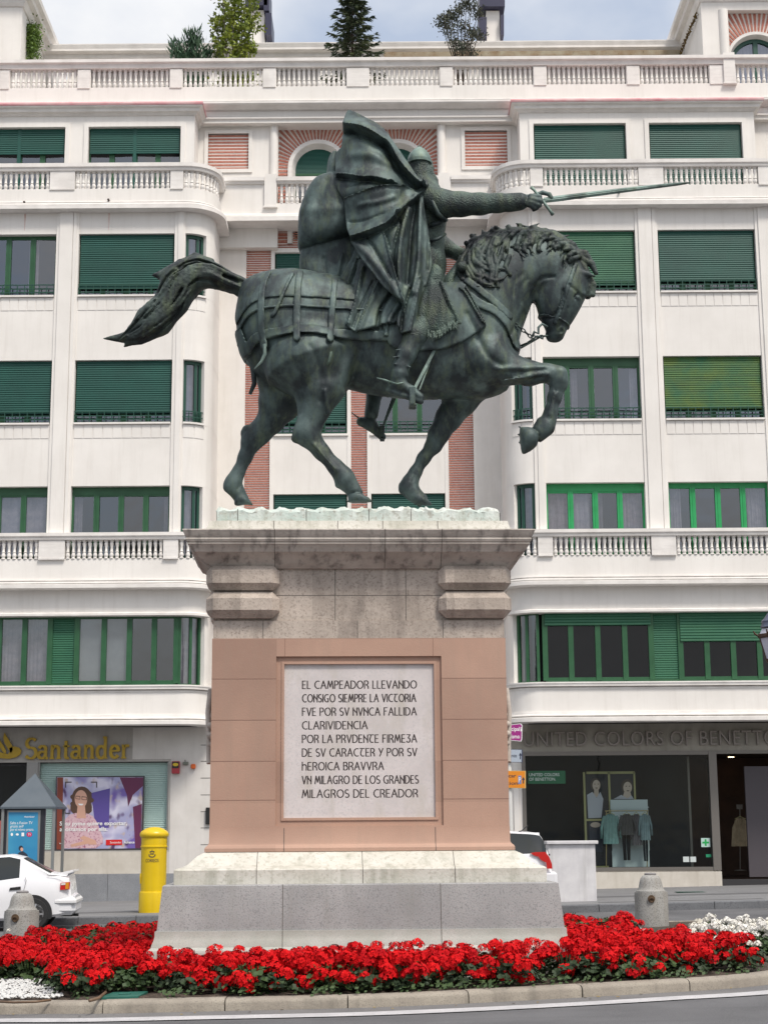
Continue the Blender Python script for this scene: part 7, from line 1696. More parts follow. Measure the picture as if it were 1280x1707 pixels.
# things in the window
m = MB(); pbox(m, 879.5, 942, 1285, 1306.5, YH + 0.10, YH + 0.12); tg = m.build('window_banner', M('banner_green', (0.008, 0.14, 0.06), 0.5)); tag(tg, 'small green banner with white lettering in the top left of the shop window', 'banner')
label_text('lettering', WHITE_INK, tg, 'UNITED COLORS', 881.5, 1294, YH + 0.097, 4.8, 49, bold=0.01); label_text('lettering', WHITE_INK, tg, 'OF BENETTON.', 881.5, 1301.5, YH + 0.097, 4.8, 43, bold=0.01)
WOODY = M('pale_wood_frame', (0.36, 0.34, 0.16), 0.6)
YV = YH + 0.75
DF = empty('portrait_stand', at(1015, 1446, YV), 'tall pale wooden display frame holding two portrait prints in the shop window', 'display frame')
m = MB()
for (a, b, c, d) in ((973.5, 977, 1287, 1447), (1014.5, 1018, 1287, 1400), (1057, 1060, 1287, 1400), (977, 1057, 1286, 1290), (977, 1014.5, 1365, 1368.5), (977, 1014.5, 1443.5, 1447)): pbox(m, a, b, c, d, YV, YV + 0.05)
m.build('frame', WOODY, DF)
m = MB(); pbox(m, 977, 1057, 1290, 1443, YV + 0.03, YV + 0.045); m.build('dark_backing', pm('backing_print', (0.012, 0.012, 0.018)), DF)
PALE = pm('pale_print_skin', (0.52, 0.42, 0.36)); GREYP = pm('grey_print_top', (0.44, 0.45, 0.52)); JEAN = pm('denim_print', (0.03, 0.035, 0.055))
flat('printed_face', PALE, DF, [ellp(993.5, 1309, 6.5, 9), [(990, 1316), (997, 1316), (998, 1329), (989, 1329)], ellp(1045.5, 1313, 7.2, 9.8), [(1040, 1320), (1050, 1320), (1053, 1332), (1036, 1332)]], YV + 0.027)
flat('printed_hair', pm('printed_black_hair', (0.05, 0.032, 0.025)), DF, [ellp(992.5, 1308, 8.5, 11.5), ellp(1044.5, 1311, 9.6, 12.5)], YV + 0.0285)
flat('printed_top', GREYP, DF, [[(978, 1325), (987, 1320), (994, 1330), (1000, 1320), (1005, 1332), (1002, 1363), (980, 1364)], [(1022, 1332), (1035, 1325), (1045, 1331), (1052, 1326), (1056, 1332)]], YV + 0.024)
flat('printed_features', pm('printed_eyes', (0.03, 0.02, 0.02)), DF, [[(990, 1306.5), (992, 1306.5), (992, 1307.6), (990, 1307.6)], [(995.5, 1306.5), (997.5, 1306.5), (997.5, 1307.6), (995.5, 1307.6)], [(991.5, 1313), (996, 1313), (995, 1314.3), (992.5, 1314.3)], [(1042, 1310), (1044.2, 1310), (1044.2, 1311.2), (1042, 1311.2)], [(1047.6, 1310), (1049.8, 1310), (1049.8, 1311.2), (1047.6, 1311.2)], [(1043.5, 1317.5), (1048.5, 1317.5), (1047.5, 1319), (1044.5, 1319)]], YV + 0.0265)
flat('printed_hands', PALE, DF, [ellp(992, 1375, 8.5, 4.5)], YV + 0.022); flat('printed_jeans', JEAN, DF, [[(981, 1369), (1005, 1369), (1004, 1420), (983, 1420)]], YV + 0.024)
m = MB(); pbox(m, 1017, 1079, 1333, 1349, YV - 0.10, YV - 0.06); pbox(m, 1020, 1082, 1418, 1445, YV - 0.10, YV - 0.06); pbox(m, 1019, 1081, 1349, 1418, YV - 0.085, YV - 0.06); pbox(m, 1019, 1081, 1345, 1346.5, YV - 0.105, YV - 0.099); tag(m.build('display_board', pm('pale_board', (0.50, 0.57, 0.60), 0.6)), 'pale grey display board standing behind the hanging clothes in the shop window', 'display board')
CR = empty('clothes_rail', at(1045, 1446, YV - 0.35), 'slim metal rail on posts carrying hangers of clothes in the shop window', 'clothes rail')
m = MB(); Yr = YV - 0.35; m.tube([at(1010, 1446, Yr), at(1010, 1352, Yr)], 0.014, 8); m.tube([at(1078, 1446, Yr), at(1078, 1352, Yr)], 0.014, 8); m.tube([at(1008, 1352, Yr), at(1080, 1351.5, Yr)], 0.014, 8); m.build('rail', M('brass_tube', (0.30, 0.24, 0.12), 0.35, metal=0.7), CR)
def garment(kind, px, py, w, h, Y, col, label):
    c = M('fabric', col, 0.9, tuple(v*0.7 for v in col), 6); kx = Y/FPX
    top = at(px, py, Y); W, H = w*kx, h*kx; n = 17; rows = []
    prof = {'top': [(0, 0.16), (0.03, 0.34), (0.10, 0.46), (0.35, 0.47), (0.7, 0.50), (1.0, 0.52)], 'trousers': [(0, 0.42), (0.3, 0.46), (1.0, 0.36)], 'vest': [(0, 0.20), (0.04, 0.30), (0.16, 0.33), (0.3, 0.45), (1.0, 0.55)]}[kind]
    m = MB()
    def shp(x0, x1):
        for s_ in (-1, 1):
            rr = []
            for i in range(13):
                t = i/12; hw = np.interp(t, [p[0] for p in prof], [p[1] for p in prof])*W
                rr.append([(top.x + hw*(x0 + (x1-x0)*j/n), Y + s_*(0.05 + 0.02*math.sin(j*1.6 + i*0.35))*math.sqrt(max(0.02, 1 - (2*j/n - 1)**2)), top.z - t*H) for j in range(n + 1)])
            m.grid(rr)
    if kind == 'trousers': shp(-1, -0.08); shp(0.08, 1)
    else: shp(-1, 1)
    if kind == 'top':
        for s_ in (-1, 1): m.tube([(top.x + s_*W*0.42, Y, top.z - 0.06*H), (top.x + s_*W*0.62, Y - 0.02, top.z - 0.45*H), (top.x + s_*W*0.66, Y - 0.03, top.z - 0.82*H)], [W*0.10, W*0.10, W*0.085], 8)
    o = m.build('hanging_' + {'top': 'sweater', 'trousers': 'trousers', 'vest': 'vest'}[kind], c, smooth=True)
    hk = MB(); hk.tube([(top.x - W*0.30, Y, top.z - 0.02), (top.x, Y, top.z + 0.05), (top.x + W*0.30, Y, top.z - 0.02)], 0.01, 6); hk.tube([(top.x, Y, top.z + 0.05), (top.x, Y, top.z + 0.10)], 0.006, 6); hk.build('hanger', WOODY, o)
    return tag(o, label, 'clothing', 'clothes hanging in the shop window')
garment('top', 1016.5, 1357, 24, 48, Yr, (0.15, 0.27, 0.27), 'pale teal sweater, leftmost on the rail in the shop window')
garment('top', 1044, 1357, 20, 34, Yr - 0.06, (0.05, 0.05, 0.055), 'charcoal sweater hanging over black trousers on the rail')
garment('trousers', 1043, 1386, 15, 46, Yr + 0.02, (0.008, 0.008, 0.010), 'black trousers hanging in front of the pale board')
garment('top', 1060, 1357, 16, 50, Yr, (0.09, 0.085, 0.10), 'dark patterned top between the charcoal sweater and the grey blue one')
garment('top', 1074, 1357, 16, 42, Yr - 0.05, (0.16, 0.23, 0.26), 'grey blue sweater, rightmost on the rail in the shop window')
garment('trousers', 1075, 1400, 9, 34, Yr + 0.02, (0.02, 0.03, 0.04), 'dark slim trousers hanging under the grey blue sweater')
garment('vest', 1233, 1364, 30, 45, YH + 1.6, (0.36, 0.29, 0.19), 'beige sleeveless vest on a stand inside the shop entrance')
m = MB(); m.tube([at(1232.5, 1348, YH + 1.62), at(1233, 1450, YH + 1.62)], 0.012, 6); pbox(m, 1227, 1237, 1341, 1349, YH + 1.58, YH + 1.6); c = at(1233, 1450, YH + 1.62); m.lathe([(0.16, 0), (0.16, 0.015), (0.02, 0.03)], (c.x, c.y, c.z - 0.02), 16); tag(m.build('garment_stand', FR2), 'thin stand with a small price card inside the shop entrance', 'stand')
for i, (a, b, c, d, col) in enumerate(((1168, 1183, 1397, 1412, (0.45, 0.60, 0.56)), (1138, 1148, 1428, 1437, (0.55, 0.60, 0.60)), (1150, 1159.5, 1428, 1437, (0.55, 0.60, 0.60)), (1176, 1185, 1424, 1429, (0.01, 0.25, 0.12)))):
    m = MB(); pbox(m, a, b, c, d, YH + 0.07, YH + 0.075); o = m.build('door_sticker', pm('sticker_paper', col)); tag(o, ['square mint sticker with a green cross low on the right of the shop window', 'left of two small square white stickers at the foot of the shop window', 'right of two small square white stickers at the foot of the shop window', 'small green strip sticker beneath the mint square on the shop window'][i], 'sticker')
    if i == 0:
        m = MB(); pbox(m, 1174, 1177, 1399, 1410, YH + 0.066, YH + 0.0695); pbox(m, 1170, 1181, 1403, 1406, YH + 0.0655, YH + 0.069); m.build('green_cross', pm('sticker_green', (0.01, 0.35, 0.08)), o)

# ================================================================== street furniture
# yellow pillar box
MBX = ground(255, 1521, 0.15); zb = MBX.z
YEL = M('post_yellow', (0.68, 0.47, 0.004), 0.32, (0.62, 0.42, 0.004), 2.0, streak=(0.40, 0.27, 0.01), streak_amt=0.25, spec=0.5)
MB0 = empty('pillar_box', MBX, 'yellow cylindrical post box with a domed cap on the far pavement', 'post box')
kk = MBX.y/FPX; r = lambda px: px*kk
m = MB(); m.lathe([(r(22.8), 0.0), (r(22.8), r(30)), (r(22.2), r(32.5)), (r(20.6), r(33.5))], MBX, 40); m.build('base_drum', YEL, MB0, smooth=True, angle=40)
m = MB(); m.lathe([(r(20.6), r(33)), (r(20.8), r(103)), (r(22), r(103.5)), (r(22), r(105.5)), (r(20.8), r(106)), (r(20.8), r(119))], MBX, 40); bd = m.build('drum', YEL, MB0, smooth=True, angle=40)
m = MB(); m.lathe([(r(20.8), r(118.5)), (r(22.6), r(120)), (r(23.6), r(123)), (r(23.2), r(126)), (r(21), r(129)), (r(15), r(133)), (r(8), r(135.3)), (0.0, r(136))], MBX, 40); m.build('domed_cap', YEL, MB0, smooth=True, angle=60)
m = MB(); m.tube([MBX + Vector((-r(19.5), -r(8), r(62))), MBX + Vector((-r(19.8), -r(9), r(56))), MBX + Vector((-r(19.6), -r(8), r(46)))], 0.016, 6); m.build('door_hinge', YEL, bd)
BLK = M('navy_print', (0.03, 0.03, 0.05), 0.5)
m = MB(); P, F = text_mesh('CORREOS', r(5.2), r(22), 0.0); rad = r(20.75) + 0.006
def wrap(P, m, F, z): m.add([(MBX.x + rad*math.sin((x - r(11))/rad), MBX.y - rad*math.cos((x - r(11))/rad), zb + z + zz) for x, _, zz in P], F)
wrap(P, m, F, r(80))
def wrapoly(pts, w):
    for a, b in zip(pts, pts[1:]):
        d = Vector((b[0]-a[0], b[1]-a[1])); n = Vector((-d.y, d.x)).normalized()*w*0.5
        wrap([(r(q[0] + 11 + e*n.x), 0, r(q[1] + e*n.y)) for q, e in ((a, 1), (a, -1), (b, -1), (b, 1))], m, [(0,1,2,3)], r(88))
wrapoly([(5*math.cos(R(a)), 3.4 + 3.4*math.sin(R(a))) for a in range(-200, 30, 20)], 1.4); wrapoly([(-3, 5), (3, 5)], 1.6); wrapoly([(-3.2, 7), (-3.2, 9.4), (-1.4, 7.8), (0, 10), (1.4, 7.8), (3.2, 9.4), (3.2, 7)], 1.1); wrapoly([(0, 10), (0, 12)], 1.0)
m.build('post_horn_emblem', BLK, bd)
# granite bollards
def bollard(px, pyb, wpx, label):
    p = ground(px, pyb, 0.0); k = p.y/FPX*wpx/55.0
    b = empty('stone_bollard', p, label, 'bollard', 'granite bollards on the edge of the island')
    GB = GRAN2
    m = MB(); m.lathe([(27*k, -0.1), (27.2*k, 60*k), (26.6*k, 66*k)], p, 32); sh_ = m.build('shaft', GB, b, smooth=True, angle=40)
    m = MB(); m.lathe([(24.0*k, 65.5*k), (24.0*k, 67.5*k), (21.5*k, 69.5*k), (19.5*k, 74*k), (18.2*k, 81*k), (16.5*k, 87*k), (13.5*k, 91.5*k), (10*k, 93*k)], p, 32); m.build('domed_top', GB, b, smooth=True, angle=40)
    m = MB(); m.lathe([(9.5*k, 92.5*k), (9.8*k, 95*k), (8*k, 96.5*k), (0, 97*k)], p, 24); m.build('cap_disc', M('cap_stone', (0.20, 0.19, 0.19), 0.8), b, smooth=True, angle=40)
    m = MB(); q = p + Vector((-4*k, -27.3*k, 56*k)); m.lathe([(0, 0), (6*k, 0), (6*k, 1*k), (0, 1*k)], (0, 0, 0), 16); m.v = [(q.x + x, q.y - z, q.z + y) for x, y, z in m.v]
    rg = [(q.x + 3.6*k*math.cos(R(a)), q.y - 2*k - 0.6*k*math.sin(R(a)), q.z - 2*k + 3.6*k*math.sin(R(a))) for a in range(0, 361, 20)]; m.tube(rg, 0.8*k, 6, False); m.build('iron_ring', M('rusty_iron', (0.12, 0.075, 0.04), 0.8, (0.06, 0.035, 0.02), 12), b, smooth=True, angle=40)
GRAN2 = M('bollard_granite', (0.36, 0.355, 0.34), 0.85, (0.27, 0.265, 0.25), 3, speck=(0.17, 0.165, 0.16), speck_scale=55, bump=0.2, bump_scale=40, streak=(0.20, 0.17, 0.13), streak_amt=0.4)
bollard(1087, 1556, 54.5, 'round granite bollard with an iron ring beside the white flowers')
bollard(34.5, 1590, 56.5, 'round granite bollard with an iron ring in front of the white car')
# white rendered block
WB = empty('rendered_block', ground(955, 1503, 0.15), 'white rendered wall block with a thin coping slab right of the pedestal', 'wall block')
yb0 = WB.location.y; WR = M('stained_render', (0.66, 0.65, 0.66), 0.9, (0.56, 0.55, 0.57), 3, streak=(0.38, 0.37, 0.36), streak_amt=0.5, bump=0.15, bump_scale=40)
m = MB(); pbox(m, 914, 993, 1407, 1506, yb0, yb0 + 0.5, bev=0.01); m.build('block', WR, WB)
m = MB(); pbox(m, 910.5, 996, 1401.5, 1407.2, yb0 - 0.06, yb0 + 0.56, Y=yb0, bev=0.01); m.build('coping', WR, WB)
# advertising kiosk
pk = ground(47, 1512, 0.15); yk = pk.y
KI = empty('advertising_kiosk', pk, 'small square kiosk with a grey pyramid roof and a blue advertising panel', 'kiosk')
KG = M('kiosk_slate', (0.085, 0.105, 0.125), 0.45, (0.07, 0.09, 0.11), 2); KM = M('kiosk_metal', (0.26, 0.27, 0.27), 0.4, metal=0.5)
e0, e1, ap = at(1, 1345, yk), at(94, 1344, yk), at(50, 1289, yk + 0.6); wk = e1.x - e0.x; c = Vector(((e0.x + e1.x)/2, yk + wk/2, e0.z))
m = MB(); h = wk/2; m.add([(c.x-h, c.y-h, c.z), (c.x+h, c.y-h, c.z), (c.x+h, c.y+h, c.z), (c.x-h, c.y+h, c.z), (c.x-h, c.y-h, c.z-0.05), (c.x+h, c.y-h, c.z-0.05), (c.x+h, c.y+h, c.z-0.05), (c.x-h, c.y+h, c.z-0.05), (c.x, c.y, ap.z)], [(0,1,8), (1,2,8), (2,3,8), (3,0,8), (0,4,5,1), (1,5,6,2), (2,6,7,3), (3,7,4,0), (7,6,5,4)]); m.build('pyramid_roof', KG, KI)
for (sx, sy) in ((-1,-1), (1,-1), (1,1), (-1,1)):
    m = MB(); x, y = c.x + sx*(h-0.06), c.y + sy*(h-0.08); m.box(x-0.035, x+0.035, y-0.035, y+0.035, pk.z, c.z - 0.05, 0.006); m.build('post', KM, KI)
yq = c.y - h + 0.10
m = MB(); pbox(m, 6, 73, 1347, 1500, yq, yq + 0.16, bev=0.01); m.build('panel_case', M('panel_black', (0.02, 0.022, 0.03), 0.4), KI)
m = MB(); pbox(m, 10.5, 66, 1351, 1495, yq - 0.012, yq + 0.002); m.build('panel_trim', KM, KI)
ad = blur_print('sea_blue_print', [((0.03, 0.22, 0.42), 1, 0, 1), ((0.06, 0.33, 0.50), 1.3, 0.4, 0.65)])
pf = flat('blue_advert', ad, KI, [[(13.5, 1492), (62, 1492), (64, 1354), (15, 1354)]], yq - 0.016)
for tx, x, y, hh, ww in (('movistar', 41, 1363, 3.4, 17), ('Salta a Fusion TV', 17.5, 1374, 4.4, 36), ('gratis self', 17.5, 1379.5, 4.2, 22), ('por el mismo precio.', 17.5, 1385, 4.2, 38)): label_text('printed_text', WHITE_INK, pf, tx, x, y, yq - 0.02, hh, ww, shear=0.15)
flat('printed_badge', pm('magenta_print', (0.55, 0.02, 0.12)), pf, [ellp(49.5, 1391, 4.6, 4)], yq - 0.02); label_text('printed_text', WHITE_INK, pf, 'TV', 47, 1393, yq - 0.023, 3.6, 5)
flat('printed_badge', WHITE_INK, pf, [ellp(20.5, 1391, 2, 2.6), ellp(29.5, 1391, 2.6, 1.8), [(36.5, 1388), (41, 1388), (41, 1394), (36.5, 1394)]], yq - 0.02)
flat('printed_person', pm('navy_print_coat', (0.02, 0.03, 0.05)), pf, [ellp(35.5, 1414, 3.8, 4.4), [(26, 1432), (32, 1421), (39, 1419), (46, 1424), (49, 1434)]], yq - 0.02); flat('printed_face', SKIN, pf, [ellp(37, 1416, 2.4, 3.2)], yq - 0.022)
m = MB(); pbox(m, -14, 3.2, 1368, 1500, yk + 1.4, yk + 1.5); tag(m.build('red_panel', M('faded_red_panel', (0.40, 0.10, 0.08), 0.6)), 'faded red panel standing behind the kiosk at the left edge', 'panel')
# direction signs on a pole behind the pedestal
ysg = 36.0
SP = empty('direction_signpost', ground(853, 1505, 0.15), 'pole with purple, pale blue and orange direction signs half hidden behind the pedestal', 'signpost')
m = MB(); q = at(853.5, 1505, ysg); m.tube([(q.x, ysg, gz(q.x) + 0.15), (q.x, ysg, Zp(853, 1185, ysg))], 0.05, 12); m.build('pole', M('white_pole', (0.62, 0.62, 0.60), 0.5), SP, smooth=True, angle=40)
def dsign(pts, col, edge, texts, arrow=None, sq=None):
    ySg = ysg - 0.09; m = MB(); P = [at(a, b, ySg) for a, b in pts]; cen_ = sum(P, Vector())/len(P)
    m.prism([(v.x, v.z) for v in P], ySg, ySg + 0.03); o = m.build('sign_plate', M('sign_edge', edge, 0.5), SP)
    P2 = [p + (cen_ - p).normalized()*0.022 for p in P]; m = MB(); m.add([(p.x, ySg - 0.002, p.z) for p in P2], [tuple(range(len(P2)))]); m.build('sign_face', M('sign_colour', col, 0.5), o)
    for (tx, x, y, hh, ww, cc) in texts: label_text('lettering', cc, o, tx, x, y, ySg - 0.004, hh, ww, bold=0.01)
    if arrow: flat('arrow', arrow[2], o, [[(arrow[0]-0.9, arrow[1]+5), (arrow[0]+0.9, arrow[1]+5), (arrow[0]+0.9, arrow[1]-1), (arrow[0]+2.6, arrow[1]-1), (arrow[0], arrow[1]-6), (arrow[0]-2.6, arrow[1]-1), (arrow[0]-0.9, arrow[1]-1)]], ySg - 0.004)
    if sq: flat('parking_square', pm('parking_blue', (0.18, 0.22, 0.42)), o, [[(sq-2.6, 1307), (sq+2.6, 1307), (sq+2.6, 1293), (sq-2.6, 1293)]], ySg - 0.004); label_text('lettering', WHITE_INK, o, 'P', sq-1.7, 1304, ySg - 0.006, 8, 3.6)
NAVY = pm('sign_navy', (0.02, 0.025, 0.05))
dsign([(815, 1231), (868.5, 1236), (870, 1232), (870.5, 1209), (868, 1206), (815, 1212)], (0.30, 0.015, 0.19), (0.70, 0.66, 0.70), [('Municipal', 836, 1218.5, 6.5, 29, WHITE_INK), ('de turismo', 834, 1231, 6.5, 31, WHITE_INK), ('i', 867, 1219, 7, 2.4, WHITE_INK)])
dsign([(812, 1270), (870.5, 1271), (870.5, 1249.5), (812, 1248)], (0.36, 0.41, 0.48), (0.04, 0.05, 0.10), [('Ayuntamiento', 822, 1262.5, 5.5, 38, NAVY)], (867, 1260.5, NAVY))
dsign([(812, 1313), (876, 1314), (876, 1285), (812, 1284.5)], (0.66, 0.22, 0.008), (0.62, 0.42, 0.15), [('Aparcar', 826, 1296, 5.5, 33, NAVY), ('Opcion', 828, 1308.5, 5.5, 34, NAVY)], (872, 1301, NAVY), 866)
# street lamp at the right edge of the picture
yl = 31.0
LP = empty('street_lamp', ground(1300, 1535, 0.0), 'old lantern street lamp with white glass at the right edge', 'street lamp')
lx = at(1288, 1080, yl).x; IR = M('lamp_iron', (0.09, 0.045, 0.025), 0.6, (0.05, 0.028, 0.02), 8, metal=0.3); DKM = M('lamp_roof', (0.10, 0.11, 0.16), 0.35, metal=0.4)
def zlamp(py): return at(1275, py, yl).z
kl = yl/FPX
m = MB(); m.lathe([(12*kl, zlamp(1099) - 0), (21*kl, zlamp(1064)), (22*kl, zlamp(1063))], (lx, yl, 0), 6); m.build('glass_body', M('milky_glass', (0.58, 0.58, 0.66), 0.25, (0.50, 0.50, 0.60), 2), LP)
m = MB(); m.lathe([(22*kl, zlamp(1058)), (17*kl, zlamp(1048)), (12*kl, zlamp(1046))], (lx, yl, 0), 6); m.build('glass_crown', M('milky_glass_top', (0.66, 0.66, 0.74), 0.25), LP)
m = MB(); m.lathe([(20*kl, zlamp(1046)), (17*kl, zlamp(1040)), (18*kl, zlamp(1036)), (12*kl, zlamp(1030)), (8*kl, zlamp(1024)), (3*kl, zlamp(1018)), (0, zlamp(1014))], (lx, yl, 0), 12); m.build('roof_cap', DKM, LP, smooth=True, angle=40)
m = MB(); m.lathe([(24*kl, zlamp(1064)), (25*kl, zlamp(1061)), (24*kl, zlamp(1057)), (21*kl, zlamp(1057))], (lx, yl, 0), 6)
for k in range(6):
    a = math.pi/3*k; m.tube([(lx + 22*kl*math.cos(a), yl + 22*kl*math.sin(a), zlamp(1063)), (lx + 12.5*kl*math.cos(a), yl + 12.5*kl*math.sin(a), zlamp(1099))], 1.0*kl, 6)
    m.tube([(lx + 24*kl*math.cos(a), yl + 24*kl*math.sin(a), zlamp(1060)), (lx + 29*kl*math.cos(a), yl + 29*kl*math.sin(a), zlamp(1057)), (lx + 32*kl*math.cos(a), yl + 32*kl*math.sin(a), zlamp(1052))], [1.8*kl, 1.8*kl, 1.1*kl], 6)
m.lathe([(3*kl, zlamp(1112)), (13*kl, zlamp(1103)), (14*kl, zlamp(1099)), (10*kl, zlamp(1098))], (lx, yl, 0), 12); m.build('iron_frame', IR, LP, smooth=True, angle=40)
m = MB(); m.lathe([(0.16, 0), (0.16, 0.35), (0.09, 0.5), (0.06, 1.2), (0.045, zlamp(1110) - gz(lx))], (lx, yl, gz(lx)), 12); m.build('lamp_post', IR, LP, smooth=True, angle=40)

# ================================================================== cars
TYRE = M('tyre_rubber', (0.018, 0.018, 0.019), 0.85); ALLOY = M('alloy_wheel', (0.50, 0.50, 0.52), 0.3, metal=0.8); CARGL = glass('car_glass', (0.10, 0.13, 0.12), 0.10, body=(0.01, 0.012, 0.012), see=0.35)
CARGL = M('dark_car_glass', (0.012, 0.016, 0.016), 0.06, spec=0.6)
CPAINT = M('white_car_paint', (0.76, 0.76, 0.78), 0.22, (0.72, 0.72, 0.75), 1.0, spec=0.6); BLKP = M('black_trim', (0.015, 0.015, 0.016), 0.5); REDL = M('red_lamp', (0.50, 0.012, 0.010), 0.15, spec=0.7); ORGL = M('amber_lamp', (0.62, 0.24, 0.02), 0.15); CLRL = M('clear_lamp', (0.66, 0.62, 0.60), 0.15)
def car(name, label, origin, top, belt, sill, L, halfw, wheels, wr, roofw, glass_side, glass_rear, glass_front, k=1.0):
    """side curves are (x from the tail, z) lists; the car points to -x; origin is the tail on the ground"""
    root = empty(name, origin, label, 'car')
    xs = sorted(set([L*i/72 for i in range(73)] + [g + e for gs in (glass_side, [glass_rear], [glass_front]) for g2 in gs for g in g2[:2] for e in (0.0, 0.02)]))
    fn = lambda c, x: float(np.interp(x, [p[0] for p in c], [p[1] for p in c]))
    rings = []
    for x in xs:
        zb_, zs, zt = fn(belt, x), fn(sill, x), fn(top, x); taper = 1 - 0.16*max(0, 1 - x/0.5)**2 - 0.2*max(0, 1 - (L-x)/0.6)**2
        w = halfw*taper; gh = max(0.0, zt - zb_ - 0.05); wt = w*0.965 if gh < 0.06 else w*(0.965 - min(0.26, gh*0.42))
        zc = zt - 0.035 if gh >= 0.06 else zb_ + (zt - zb_)*0.5
        h = [(0.0, zs), (w*0.9, zs), (w*0.97, zs + 0.05), (w*1.0, zs + (zb_-zs)*0.45), (w*1.0, zs + (zb_-zs)*0.62), (w*0.975, zb_ - 0.02), (w*0.955, zb_ + 0.01), (wt + 0.02 if gh >= 0.06 else wt, zc), (wt*0.90, zt - 0.008), (wt*0.5, zt + 0.012), (0.0, zt + 0.018)]
        rings.append([(-x, -y, z) for y, z in h] + [(-x, y, z) for y, z in h[-2:0:-1]])
    m = MB(); n = len(rings[0]); m.v = [p for rg in rings for p in rg]
    for i in range(len(xs) - 1):
        xm = (xs[i] + xs[i+1])/2
        for j in range(n):
            mi = 0; jj = j if j < 10 else n - 1 - j
            if jj == 6 and any(a < xm < b for a, b in glass_side): mi = 1
            if jj in (8, 9) and (glass_rear[0] < xm < glass_rear[1] or glass_front[0] < xm < glass_front[1]): mi = 1
            m.f.append((i*n+j, i*n+(j+1) % n, (i+1)*n+(j+1) % n, (i+1)*n+j)); m.mi.append(mi)
    m.f += [tuple(range(n)), tuple((len(xs)-1)*n+j for j in range(n-1, -1, -1))]; m.mi += [0, 0]
    body = m.build('body', [CPAINT, CARGL], root, local=True, smooth=True, angle=32)
    for wx in wheels:
        for s_ in (-1, 1):
            m = MB(); m.lathe([(wr*1.14, -0.012), (wr*1.16, 0.012), (0.0, 0.014)], (0,0,0), 32); m.v = [(-wx + x, s_*(halfw + 0.002 - z*0.2), max(fn(sill, wx) + 0.0, wr*0.98 + y)) for x, y, z in m.v]; m.build('wheel_arch', BLKP, root, local=True)
            m = MB(); m.lathe([(wr*0.62, -0.10), (wr*0.9, -0.10), (wr, -0.06), (wr, 0.06), (wr*0.9, 0.10), (wr*0.62, 0.10)], (0,0,0), 32); m.v = [(-wx + x, s_*(halfw - 0.085) + z, wr + y) for x, y, z in m.v]; wo = m.build('wheel', TYRE, root, local=True, smooth=True, angle=40)
            m = MB(); m.lathe([(0.0, 0.08), (wr*0.22, 0.085), (wr*0.24, 0.05), (wr*0.60, 0.045), (wr*0.64, 0.10), (wr*0.66, 0.10)], (0,0,0), 32)
            for q in range(5): a = 2*math.pi*q/5; m.tube([(0.2*wr*math.cos(a), 0.2*wr*math.sin(a), 0.085), (0.62*wr*math.cos(a), 0.62*wr*math.sin(a), 0.075)], wr*0.09, 6)
            m.v = [(-wx + x, s_*(halfw - 0.085 + z), wr + y) for x, y, z in m.v]; m.build('rim', ALLOY, wo, local=True, smooth=True, angle=40)
    return root
# the white saloon: tail at px 131
oc = ground(131, 1541, 0); yn = 32.7; kc = yn/FPX
qpx = lambda px: px if px < 92 else 92 + (px - 92)*0.63
cx0 = at(qpx(131.5), 1500, yn).x; g0 = gz(cx0 - 1)
def sx(px): return cx0 - at(qpx(px), 1480, yn).x
def szz(px, py): return at(px, py, yn).z - g0
Lc = 4.45
top = [(0, szz(131, 1494)), (sx(124), szz(131, 1492)), (sx(122.5), szz(122, 1484)), (sx(122), szz(122, 1468)), (sx(120), szz(120, 1460.5)), (sx(112), szz(112, 1458)), (sx(92), szz(92, 1457.5)), (sx(78), szz(78, 1456.5)), (sx(28), szz(28, 1430)), (sx(8), szz(8, 1425.5)), (2.2, 1.40), (2.5, 1.37), (2.75, 1.28), (3.35, 0.95), (3.6, 0.90), (4.2, 0.80), (4.4, 0.66), (Lc, 0.5)]
belt = [(0, szz(131, 1497)), (sx(124), szz(131, 1495)), (sx(122.5), szz(122, 1487)), (sx(122), szz(122, 1474)), (sx(119), szz(119, 1465)), (sx(95), szz(95, 1462)), (sx(60), szz(60, 1462)), (sx(30), szz(30, 1463.5)), (1.9, 0.90), (3.2, 0.86), (3.6, 0.82), (4.2, 0.72), (4.4, 0.6), (Lc, 0.46)]
sill = [(0, 0.44), (0.04, 0.33), (0.3, 0.27), (0.7, 0.24), (1.0, 0.20), (3.5, 0.20), (4.2, 0.22), (Lc, 0.34)]
CA = car('white_saloon_car', 'white saloon car parked at the far kerb, its tail showing at the left edge', (cx0, yn + 0.84, g0), top, belt, sill, Lc, 0.84, (sx(50), 3.55), 0.325, 0.6, [(sx(26), sx(0) + 0.25), (sx(0) + 0.32, 2.85)], (sx(76), sx(30)), (2.75, 3.3))
def panel(name, mat_, root, pts, y, t=0.012):
    m = MB(); m.prism(pts, y - t, y + 0.004); return m.build(name, mat_, root, local=True)
def lp(px, py): return (-sx(px), szz(px, py))
yv = -0.84*0.985
tl = panel('tail_light', REDL, CA, [lp(94.5, 1483.5), lp(95.5, 1471.5), lp(120, 1470), lp(119.5, 1482.5)], yv*0.975, 0.03)
panel('amber_lens', ORGL, tl, [lp(108, 1482), lp(108.5, 1471.3), lp(117, 1470.6), lp(117, 1481.6)], yv*0.975 - 0.031, 0.004); panel('clear_lens', CLRL, tl, [lp(97, 1475.5), lp(97.3, 1472), lp(108, 1471.3), lp(108, 1475)], yv*0.975 - 0.0315, 0.004)
panel('door_handle', BLKP, CA, [lp(10.5, 1484), lp(12, 1479.5), (lp(29, 1477.5)), lp(29.5, 1482.5)], -0.842, 0.012)
bp = MB(); bp.box(-sx(72), 0.02, -0.80, 0.80, szz(110, 1526), szz(110, 1493), 0.09); bo = bp.build('rear_bumper', CPAINT, CA, local=True)
